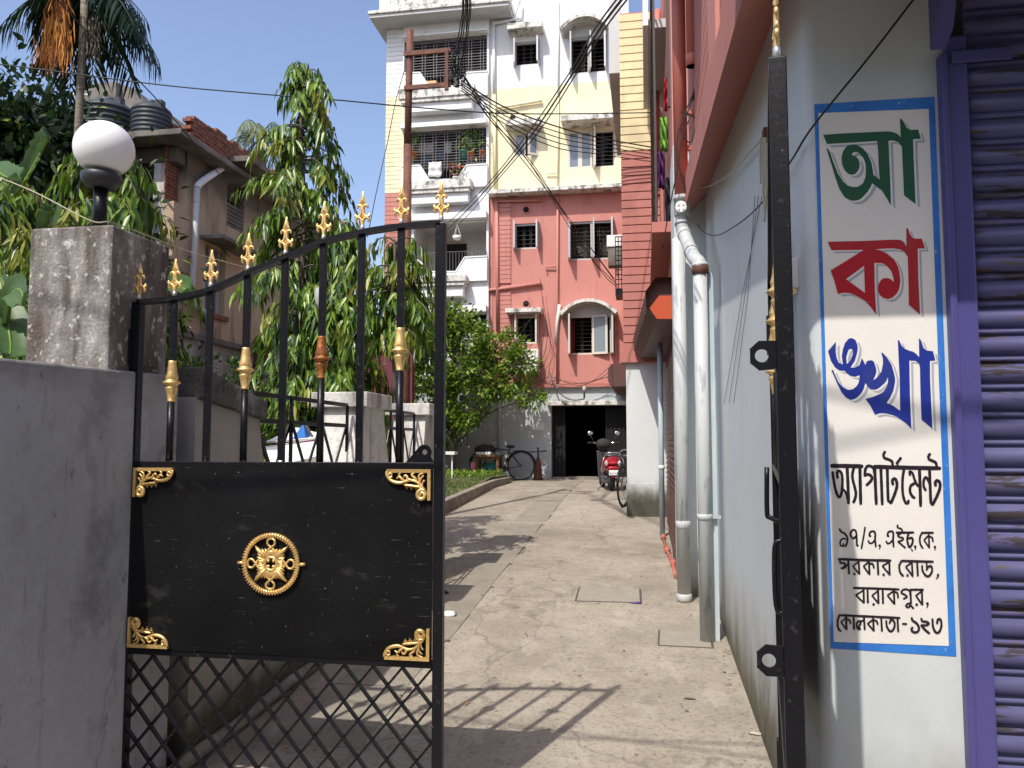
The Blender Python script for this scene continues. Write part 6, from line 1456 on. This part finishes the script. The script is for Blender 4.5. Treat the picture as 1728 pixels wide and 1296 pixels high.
# near cables on the pale wall
P = [onX(px, py, X) for px, py, X in ((1556,-20,.62),(1500,55,.60),(1430,140,.60),(1372,215,.585))]
P = [onY(1556,-20,2.95), onY(1470,92,2.95), onY(1372,213,2.96), onX(1336,270,.575), onX(1290,337,.57), onX(1250,375,.56), onX(1210,397,.56), onX(1186,390,.54), onX(1166,362,.50), onX(1158,345,.46)]
tag(MB().tube(smooth_path(P,6), .0042, 6).obj('wall_cable', M['cable']), 'black cable running over the painted sign corner and sagging along the pale wall', 'cable')
P = [onX(px, py, X) for px, py, X in ((1160,313,.47),(1180,318,.50),(1215,305,.53),(1245,280,.56),(1285,235,.575))]
tag(MB().tube(smooth_path(P,6), .005, 6).obj('tied_rope', M['rope']), 'pale twisted rope tied from the salmon pipe to the wall hook', 'rope')
hk = thing('rope_hank', tuple(onX(1287,240,.57)), 'hank of pale rope hanging from the wall hook behind the open gate leaf', 'rope')
for i in range(5):
    P = [onX(1284+i*2+random.uniform(-3,3)*(k/4), 232+(78+i*16)*k/4, .575-.008*i) for k in range(5)]
    MB().tube(smooth_path(P,4), .0042, 5).obj('strand', M['rope'], hk)
for i in range(3):
    P = [onX(1274+i*6, 330, .59), onX(1262-i*5,500,.592), onX(1238-i*8,680,.593)]
    tag(MB().tube(P, .0018, 5).obj('thin_wire', M['greycable']), ['right','middle','left'][i]+' very thin wire hanging down the pale wall', 'wire', 'thin wires on the pale wall')
MB().box(.575,.60,onX(1289,228,.58).y-.03,onX(1289,228,.58).y+.03,onX(1289,238,.58).z,onX(1289,218,.58).z).obj('wall_hook', M['rust'], hk)
# street cables behind/over the camera that drop lines of shade on wall and ground
for i,(a,b) in enumerate([((-6,.6,5.4),(5,2.0,4.6)),((-6,-.5,6.0),(6,1.3,5.6)),((-7,1.2,6.3),(5.5,.2,4.9))]):
    A_, B_ = Vector(a), Vector(b); tag(MB().tube([A_.lerp(B_,t)+Vector((0,0,-1.2*t*(1-t))) for t in np.linspace(0,1,14)], .011, 6).obj('street_cable', M['cable']), ['lower','higher','middle'][i]+' black cable strung over the street above the photographer', 'cable', 'street cables overhead')
# cables tangled on the salmon pipe
for i, ps in enumerate([[(1185,60),(1178,130),(1160,190),(1148,215),(1165,240),(1178,190),(1190,90)],[(1205,-10),(1190,60),(1172,150),(1150,205),(1142,260),(1160,330)],[(1165,195),(1150,240),(1140,300),(1128,360),(1118,420)],[(1214,-10),(1200,40),(1182,100),(1170,170)],[(1175,180),(1178,200),(1162,192),(1148,188)]]):
    P = [onY(px,py,6.80-.0*i) for px,py in ps]; tag(MB().tube(smooth_path(P,5), .006, 6).obj('pipe_cable', M['cable']), ['long cable looping left of the salmon pipe socket','longest cable crossing the tall salmon pipe from the top','cable hanging along the left of the salmon pipe','short cable entering above the second pipe socket','short cable wrapped across the salmon pipe bracket'][i], 'cable', 'cables tangled on the salmon pipe')

# ================================================================ RUSTY POLE WITH ITS BRACKET
PY = 12.0; pt = onY(692,52,PY); 
rp = thing('rusty_pole', (pt.x, PY, .3), 'tall rusty steel pole with a square side bracket, in front of the balconies', 'pole')
pm = onY(688,245,PY); pb = onY(683,700,PY)
MB().tube([(pb.x+.02,PY,.1),(pm.x,PY,pm.z)], .068, 16).obj('lower_tube', M['rust'], rp)
MB().tube([(pm.x,PY,pm.z),(pt.x,PY,pt.z)], .056, 16).obj('upper_tube', M['rust'], rp)
for py in (93,150):
    v = onY(690,py,PY); MB().lathe([(.06,v.z-.03),(.068,v.z-.028),(.068,v.z+.028),(.06,v.z+.03)], (v.x,PY,0), 14).obj('clamp', M['rust'], rp)
    a = onY(690,py+1,PY); b_ = onY(762,py+1,PY); MB().bar((a.x-.06,PY-.06,a.z),(b_.x,PY-.06,a.z),.045,.07).obj('bracket_arm', M['rust'], rp)
a = onY(757,90,PY); b_ = onY(757,157,PY); MB().bar((a.x,PY-.11,b_.z),(a.x,PY-.11,a.z),.055,.05).obj('bracket_post', M['rust'], rp)

# ================================================================ PLANTS ON BALCONIES
def potplant(px, py, Y, hgt, label, n=160, L=.12, pot='terracotta', mats=None, w=(.5,.3,.2,.1)):
    v = onY(px, py, Y); t = thing('pot_plant', (v.x, Y, v.z), label, 'pot plant')
    MB().lathe([(.08,0),(.11,.2),(.12,.2),(.12,.22)], (0,0,0), 12).obj('pot', M[pot], t, world=False)
    r = np.random.default_rng(int(px)); P = np.array([v.x,Y,v.z+.2])+r.normal(0,1,(n,3))*np.array([.13,.08,hgt*.28])+np.array([0,0,hgt*.5])
    mats = mats or [M['leafA'],M['leafB'],M['leafL'],M['leafC']]
    leaves('foliage', P, unit(r.normal(size=(n,3))+np.array([0,0,.4])), unit(r.normal(size=(n,3))+np.array([0,-1,1])), L*r.uniform(.6,1.2,n), L*.4*np.ones(n), r.choice(4,n,p=np.array(w)/sum(w)), mats, t)
potplant(795,270,YA-.02,.95,'large green pot plant at the right of the third-floor grill', 300, .14)
potplant(783,268,YA-.02,.35,'small pot plant just left of the large green one', 60, .1, 'greenpot')
potplant(814,268,YA-.02,.55,'slim pot plant in the right corner of the third-floor grill', 80, .12)
potplant(700,270,YA-.02,.7,'pot plant beside the rusty pole on the third floor', 110, .12)
potplant(770,312,YA-.4,.55,'flowering pot plant on the ledge below the plant-filled grill', 90, .1, 'acwhite', [M['leafB'],M['orange'],M['leafA'],M['pink']], (.4,.25,.3,.1))
potplant(700,588,YA-.5,.45,'red-potted plant on the low balcony behind the gate bars', 110, .12, 'redcloth')
hp_ = thing('hanging_planter', tuple(onY(771,395,YA-.3)), 'white hanging planter in the second-floor balcony', 'planter')
v = onY(771,400,YA-.3); MB().lathe([(.05,-.09),(.11,-.07),(.13,.03)], (v.x,YA-.3,v.z), 12).obj('bowl', M['acwhite'], hp_)
for a in (0,2.1,4.2): MB().bar((v.x+.12*math.cos(a),YA-.3+.1*math.sin(a),v.z+.03),(v.x,YA-.3,v.z+.36),.012).obj('hanger', M['frame'], hp_)

# ================================================================ WHITE SLANTED COVER AND BLUE TARPAULIN BEHIND THE RAILING
wc = thing('slanted_cover', (-4.3, 8.6, .4), 'white slanted sheet cover with maroon edging behind the wall railing', 'cover')
def Vc(px, py, Y): return tuple(onY(px, py, Y))
def quadslab(name, pts, m, par, t=.02):
    P = [Vector(p) for p in pts]; n = (P[1]-P[0]).cross(P[3]-P[0]).normalized()*t
    return MB().hexa([p-n for p in P]+[p for p in P]).obj(name, M[m], par)
quadslab('sheet', [Vc(448,757,6.6),Vc(556,741,6.9),Vc(556,775,6.5),Vc(452,790,6.2)], 'paper', wc)
quadslab('sheet', [Vc(450,748,7.5),Vc(500,724,8.2),Vc(556,738,7.9),Vc(556,741,6.95)], 'paper', wc)
MB().bar(Vc(446,757,6.58), Vc(558,739,6.86), .022).obj('edge_strip', M['maroon'], wc)
quadslab('sheet', [Vc(450,793,6.1),Vc(556,768,6.4),Vc(560,800,6.2),Vc(455,812,6.0)], 'slabgrey', wc)
MB().bar(Vc(452,792,6.1), Vc(556,766,6.4), .016).obj('edge_strip', M['rust'], wc)
tp_ = thing('blue_tarpaulin', Vc(515,740,8.3), 'peaked blue tarpaulin behind the white slanted cover', 'tarpaulin')
MB().add([Vc(490,745,7.6),Vc(498,735,8.3),Vc(531,741,8.0),Vc(512,714,7.9),Vc(517,748,7.4)], [(0,4,3),(4,2,3),(2,1,3),(1,0,3),(0,1,2,4)]).obj('sheet', M['tealtarp'], tp_)
MB().bar(Vc(514,714,7.88), Vc(530,742,7.7), .02).obj('pole', M['grill'], tp_)
# plastic bag caught in the tree
v = onY(541,500,7.9); mb = MB(); mb.sm = False
mb.blob((v.x,7.9,v.z), .11, 9, 6, .28, (.72,.4,1.15)); tag(mb.obj('plastic_bag', M['plasticbag']), 'clear plastic bag caught in the drooping tree behind the gate bars', 'bag')

# ================================================================ TABLES AND BICYCLE BY THE FAR WALL
YT = 20.9
tb = thing('wooden_table', tuple(onY(822,806,YT)), 'brown wooden table at the edge of the lawn holding a covered bundle', 'table')
g0 = .86; xa, xb = onY(800,770,YT).x, onY(842,770,YT).x; zt = onY(820,768,YT).z
MB().box(xa-.03,xb+.03,YT-.05,YT+.6,zt-.045,zt).obj('tabletop', M['wood'], tb, bevel=.005)
for x in (xa+.02,xb-.08):
    for y in (YT,YT+.48): MB().box(x,x+.07,y,y+.07,g0-.3,zt-.046).obj('leg', M['wood'], tb)
MB().box(xa+.09,xb-.08,YT+.01,YT+.04,zt-.12,zt-.046).obj('apron', M['wood'], tb)
o = MB().box(xa+.05,xb-.22,YT+.0,YT+.45,zt+.002,zt+.085).obj('folded_sheet', M['paper'], bevel=.02); tag(o, 'folded white sheet lying on the wooden table', 'sheet')
mb = MB(); mb.blob(((xa+xb)/2-.1,YT+.25,zt+.15), .26, 12, 7, .12, (1.2,.7,.55)); tag(mb.obj('covered_bundle', M['darkcloth']), 'dark bundle on top of the white sheet on the table', 'bundle')
cloth('hanging_cloth', 794,780,802,802, 20.7, 'pink', 'pink cloth hanging beside the wooden table', None, None, .02)
o = MB().lathe([(.14,0),(.17,.4),(.165,.4)], (onY(826,790,21.1).x,21.25,.72), 14).obj('bucket', M['greenpot']); tag(o, 'green bucket standing under the wooden table', 'bucket')
YW = 17.9; wt = thing('white_stand', tuple(onY(762,805,YW)), 'small white tray on a thin single leg standing on the lawn', 'stand')
a, b_ = onY(741,767,YW), onY(769,762,YW); MB().box(a.x,b_.x,YW-.12,YW+.2,a.z,b_.z).obj('tray', M['acwhite'], wt)
MB().bar((onY(763,770,YW).x,YW,a.z),(onY(763,770,YW).x,YW,.8),.03).obj('leg', M['pvcwhite'], wt)
o = MB(); v = onY(908,800,21.5)
hs = thing('floor_pump', (v.x,21.5,.66), 'rusty red cone-shaped stand with a cross handle beside the garage doorway', 'stand')
MB().lathe([(.15,.66),(.12,.75),(.08,1.15),(.05,1.25)], (v.x,21.5,0), 10).obj('cone_base', M['rust'], hs)
MB().tube([(v.x,21.5,1.2),(v.x,21.5,1.55)], .025, 8).obj('rod', M['bplastic'], hs)
MB().tube([(v.x-.22,21.5,1.42),(v.x+.24,21.5,1.45)], .018, 8).obj('cross_handle', M['bplastic'], hs)
def wheel(parent, c, r, n=(1,0,0), name='wheel', rim='rubber', sp=24, w=.018):
    n = Vector(n).normalized(); u = n.orthogonal().normalized(); v = n.cross(u); c = Vector(c)
    o = MB().tube([c+u*(r*math.cos(a))+v*(r*math.sin(a)) for a in np.linspace(0,2*math.pi,36,endpoint=False)], w, 8, closed=True).obj(name, M[rim], parent)
    MB().tube([c+u*((r-.03)*math.cos(a))+v*((r-.03)*math.sin(a)) for a in np.linspace(0,2*math.pi,36,endpoint=False)], .010, 6, closed=True).obj('rim', M['grill'], o)
    MB().tube([c-n*.04,c+n*.04], .022, 8).obj('hub', M['grill'], o)
    mb = MB()
    for k in range(sp): a = 2*math.pi*k/sp; mb.bar(c+n*(.02 if k%2 else -.02), c+u*((r-.03)*math.cos(a+.1))+v*((r-.03)*math.sin(a+.1)), .0035)
    s_ = mb.obj('spokes', M['grill'], o); s_['kind'] = 'stuff'
    return o
def bicycle(base, rz, label, r=.34, col_='darkcloth'):
    t = thing('bicycle', base, label, 'bicycle', None); T = Matrix.Rotation(rz,4,'Z')
    def q(x, y, z): v = T @ Vector((x,y,z)); return tuple(v+Vector(base))
    n = tuple(T.to_3x3() @ Vector((0,1,0)))
    wheel(t, q(-.53,0,r), r, n); wheel(t, q(.55,0,r), r, n)
    def tb_(a, b, rr=.014, nm='frame_tube', m='black'): MB().tube([q(*a),q(*b)], rr, 8).obj(nm, M[m], t)
    bb = (-.06,0,.29); st = (-.20,0,.80); hd1 = (.36,0,.86); hd0 = (.40,0,.74)
    tb_(bb, st); tb_(st, hd1); tb_(bb, hd0); tb_(hd1,(.355,0,.98)); tb_((.40,0,.72),(.55,0,r),.012,'fork')
    for s in (.045,-.045): tb_((bb[0],s,bb[2]),(-.53,s,r),.009,'stay'); tb_((st[0],s,st[2]-.05),(-.53,s,r),.009,'stay')
    MB().tube(smooth_path([q(.22,.27,.99),q(.32,.22,1.02),q(.36,.0,1.0),q(.32,-.22,1.02),q(.22,-.27,.99)],4), .012, 8).obj('handlebar', M['chrome'], t)
    mb = MB(); c = q(-.24,0,.90); mb.blob(c, .12, 10, 6, 0, (1.1,.7,.4)); mb.obj('saddle', M['bplastic'], t); tb_((-.20,0,.8),(-.24,0,.88))
    MB().tube([q(-.53+(r+.03)*math.cos(a),0,r+(r+.03)*math.sin(a)) for a in np.linspace(R_(15),R_(175),14)], .02, 6).obj('mudguard', M['black'], t)
    MB().tube([q(.55+(r+.03)*math.cos(a),0,r+(r+.03)*math.sin(a)) for a in np.linspace(R_(15),R_(150),14)], .02, 6).obj('mudguard', M['black'], t)
    MB().box(*[0,0.001],0,0.001,0,0.001)
    tb_((-.75,.06,.76),(-.3,.06,.78),.008,'carrier'); tb_((-.75,-.06,.76),(-.3,-.06,.78),.008,'carrier')
    MB().lathe([(.09,-.006),(.09,.006)], (0,0,0), 18, axis='y').obj('chainring', M['grill'], t, world=False).location = T @ Vector(bb)
    return t
v = onY(880,785,21.3); bicycle((v.x-.53,21.3,.67), R_(180-6), 'old black bicycle leaning against the far wall beside the table', .38)
v = onG(1047,850); bicycle((-.27,15.02,gz(14.5)), R_(75), 'bicycle parked half hidden behind the off-white block, one wheel showing', .355)

# ================================================================ RED SCOOTER (rear towards the camera)
SX, SYY, SZ = onG(1030,828)
s_ = thing('scooter', (SX+.02, SYY, SZ), 'red motor scooter parked with its rear lamps facing the gate', 'scooter', None, R_(12))
def SO(mb, n, m, **k): return mb.obj(n, M[m], s_, world=False, **k)
SO(MB().lathe([(.12,-.05),(.20,-.055),(.245,-.035),(.25,0),(.245,.035),(.20,.055),(.12,.05)], (0,.0,.25), 26, axis='x'), 'rear_wheel', 'rubber')
SO(MB().lathe([(.02,-.057),(.115,-.05),(.115,.05),(.02,.057)], (0,0,.25), 18, axis='x'), 'rear_rim', 'grill')
SO(MB().lathe([(.12,-.045),(.20,-.05),(.24,-.03),(.245,0),(.24,.03),(.20,.05),(.12,.045)], (0,1.22,.245), 26, axis='x'), 'front_wheel', 'rubber')
def loft(secs, n=16):   # secs: (y, zc, halfwidth, halfheight, power)
    mb = MB(); mb.sm = True; V = []
    for (y, zc, hw, hh_2, e) in secs:
        for k in range(n):
            a = 2*math.pi*k/n; c_, s2 = math.cos(a), math.sin(a)
            V.append((hw*math.copysign(abs(c_)**e, c_), y, zc+hh_2*math.copysign(abs(s2)**e, s2)))
    F = []; m = len(secs)
    for i in range(m-1):
        for k in range(n): l = (k+1)%n; F.append((i*n+k, i*n+l, (i+1)*n+l, (i+1)*n+k))
    F += [tuple(range(n))[::-1], tuple(range((m-1)*n, m*n))]; mb.add(V, F); return mb
SO(loft([(-.27,.66,.05,.035,.8),(-.24,.655,.13,.075,.7),(-.16,.62,.185,.115,.7),(.0,.58,.205,.145,.7),(.25,.53,.20,.17,.7),(.45,.46,.15,.16,.8),(.52,.44,.10,.13,.8)]), 'rear_body', 'redpaint')
SO(loft([(-.20,.74,.10,.03,.8),(-.12,.775,.14,.045,.8),(.1,.78,.16,.05,.8),(.35,.765,.155,.055,.8),(.58,.755,.12,.05,.8),(.66,.75,.07,.03,.8)]), 'seat', 'bplastic')
SO(MB().tube(smooth_path([(-.13,-.02,.74),(-.16,-.24,.79),(-.10,-.33,.82),(.10,-.33,.82),(.16,-.24,.79),(.13,-.02,.74)],4), .013, 8), 'grab_rail', 'chrome')
for sx in (-1,1):
    SO(MB().blob((sx*.135,-.225,.60), .055, 10, 8, 0, (.75,.5,1.15)), 'turn_lamp', 'lens')
    SO(MB().tube(smooth_path([(sx*.11,-.12,.78),(sx*.2,-.25,.70),(sx*.235,-.22,.52),(sx*.20,-.1,.40),(sx*.12,.05,.36)],4), .012, 8), 'crash_guard', 'chrome')
SO(loft([(-.30,.60,.055,.02,.8),(-.28,.60,.085,.035,.8),(-.2,.60,.09,.04,.8)]), 'tail_lamp', 'redcloth')
SO(loft([(-.30,.50,.085,.02,.8),(-.26,.48,.12,.06,.8),(-.1,.46,.13,.08,.8)]), 'lower_tail', 'redpaint')
SO(MB().box(-.10,.10,-.335,-.325,.345,.45), 'number_plate', 'numplate', bevel=.004)
mb = MB()
for k,x in enumerate((-.075,-.055,-.03,.0,.03,.05,.07)): mb.box(x-.006,x+.006,-.337,-.3355,.365+.012*(k%2),.405-.006*(k%3))
SO(mb, 'plate_lettering', 'lblack')
SO(MB().tube([(.0,-.30,.35),(0,-.22,.48)], .02, 8), 'plate_bracket', 'bplastic')
SO(MB().blob((0,-.30,.31), .035, 10, 6, 0, (1,.4,.7)), 'reflector', 'redcloth')
SO(loft([(-.22,.33,.06,.06,.8),(-.1,.40,.09,.10,.8),(.15,.42,.10,.10,.8)]), 'rear_mudguard', 'bplastic')
SO(MB().tube([(.15,-.18,.23),(.14,.35,.22)], [.05,.03], 12), 'silencer', 'chrome')
SO(MB().box(-.16,-.05,-.05,.42,.16,.32), 'engine', 'grill', bevel=.03)
SO(MB().box(-.17,.17,.45,.92,.24,.29), 'footboard', 'bplastic', bevel=.02)
mb = MB(); mb.hexa([(-.15,.90,.26),(.15,.90,.26),(.13,.96,.26),(-.13,.96,.26),(-.17,1.0,.86),(.17,1.0,.86),(.14,1.07,.86),(-.14,1.07,.86)]); SO(mb, 'front_apron', 'bplastic', bevel=.03)
SO(loft([(1.0,.95,.12,.06,.8),(1.05,.97,.16,.09,.8),(1.13,.95,.13,.08,.8),(1.18,.93,.06,.05,.8)]), 'headlamp_cowl', 'bplastic')
SO(MB().blob((0.0,.98,1.0), .17, 12, 8, .06, (1.05,.8,.75)), 'black_cover', 'darkcloth')
SO(MB().tube(smooth_path([(-.36,.95,1.03),(-.2,1.0,1.03),(0,1.03,1.0),(.2,1.0,1.03),(.36,.95,1.03)],4), .016, 8), 'handlebar', 'chrome')
for sx in (-1,1):
    SO(MB().tube([(sx*.37,.94,1.03),(sx*.25,.99,1.03)], .022, 10), 'grip', 'rubber')
    SO(MB().tube([(sx*.22,1.0,1.03),(sx*.30,.98,1.20)], .007, 6), 'mirror_stalk', 'bplastic')
    mb = MB(); mb.blob((sx*.31,.97,1.25), .062, 12, 7, 0, (1,.25,.78)); SO(mb, 'mirror', 'chrome')
SO(MB().tube([(-.12,.10,.22),(-.30,-.02,.01)], .012, 8), 'side_stand', 'grill')
SO(MB().tube([(0,1.22,.25),(0,1.0,.75)], .03, 8), 'front_fork', 'grill')
SO(loft([(.98,.42,.07,.05,.8),(1.1,.50,.08,.06,.8),(1.3,.48,.08,.06,.8),(1.42,.38,.06,.04,.8)]), 'front_mudguard', 'redpaint')

# ================================================================ LITTER
def crumple(px, py, r, m, label, cat, sq=(1.4,.9,.45), name='crumpled_paper'):
    v = onG(px, py); mb = MB(); mb.blob((v.x,v.y,gz(v.y)+r*sq[2]*.8), r, 8, 5, .38, sq); o = mb.obj(name, M[m]); tag(o, label, cat)
crumple(755,1042,.05,'paper','crumpled white paper on the driveway beside the gate','paper',(1.7,.8,.55))
crumple(747,1003,.045,'bluewrap','dark blue foil wrapper at the edge of the gate shadow','wrapper',(1.5,.8,.6),'foil_wrapper')
crumple(1074,1019,.028,'wrap','small violet foil wrapper beside the cement cover','wrapper',(1.9,.5,.35),'foil_wrapper')
crumple(1275,1240,.022,'rope','dry yellow leaf at the foot of the pale wall','leaf',(1.6,.9,.3),'dry_leaf')
crumple(1163,1181,.012,'trunk','brown twig bit lying in the middle of the driveway','twig',(2.8,.5,.5),'twig')
r = np.random.default_rng(5); mb = MB()
for _ in range(420):
    x, y = r.uniform(-2.2,.58), 3.3+14*r.uniform()**1.6
    if r.uniform() < .5: x = .58-abs(r.normal(0,.12))
    q_ = r.uniform(.003,.008); mb.blob((x,y,gz(y)+q_*.4), q_, 5, 3, .3, (1.3,1,.6))
o = mb.obj('grit', M['patch']); o['kind'] = 'stuff'

r = np.random.default_rng(25); n = 90
X = np.where(r.uniform(size=n) < .5, r.uniform(-2.2,.4,n), .57-np.abs(r.normal(0,.07,n))); Y = 3.6+r.uniform(0,1,n)**1.3*14
leaves('fallen_leaves', np.stack([X,Y,np.array([gz(v) for v in Y])+.006],1), unit(np.stack([r.normal(size=n),r.normal(size=n),r.uniform(0,.25,n)],1)), unit(r.normal(0,.2,(n,3))+np.array([0,0,1])), r.uniform(.025,.06,n), r.uniform(.01,.02,n), r.integers(0,2,n), [M['deadfrond'],M['trunk']], None, droop=0, fold=.2)
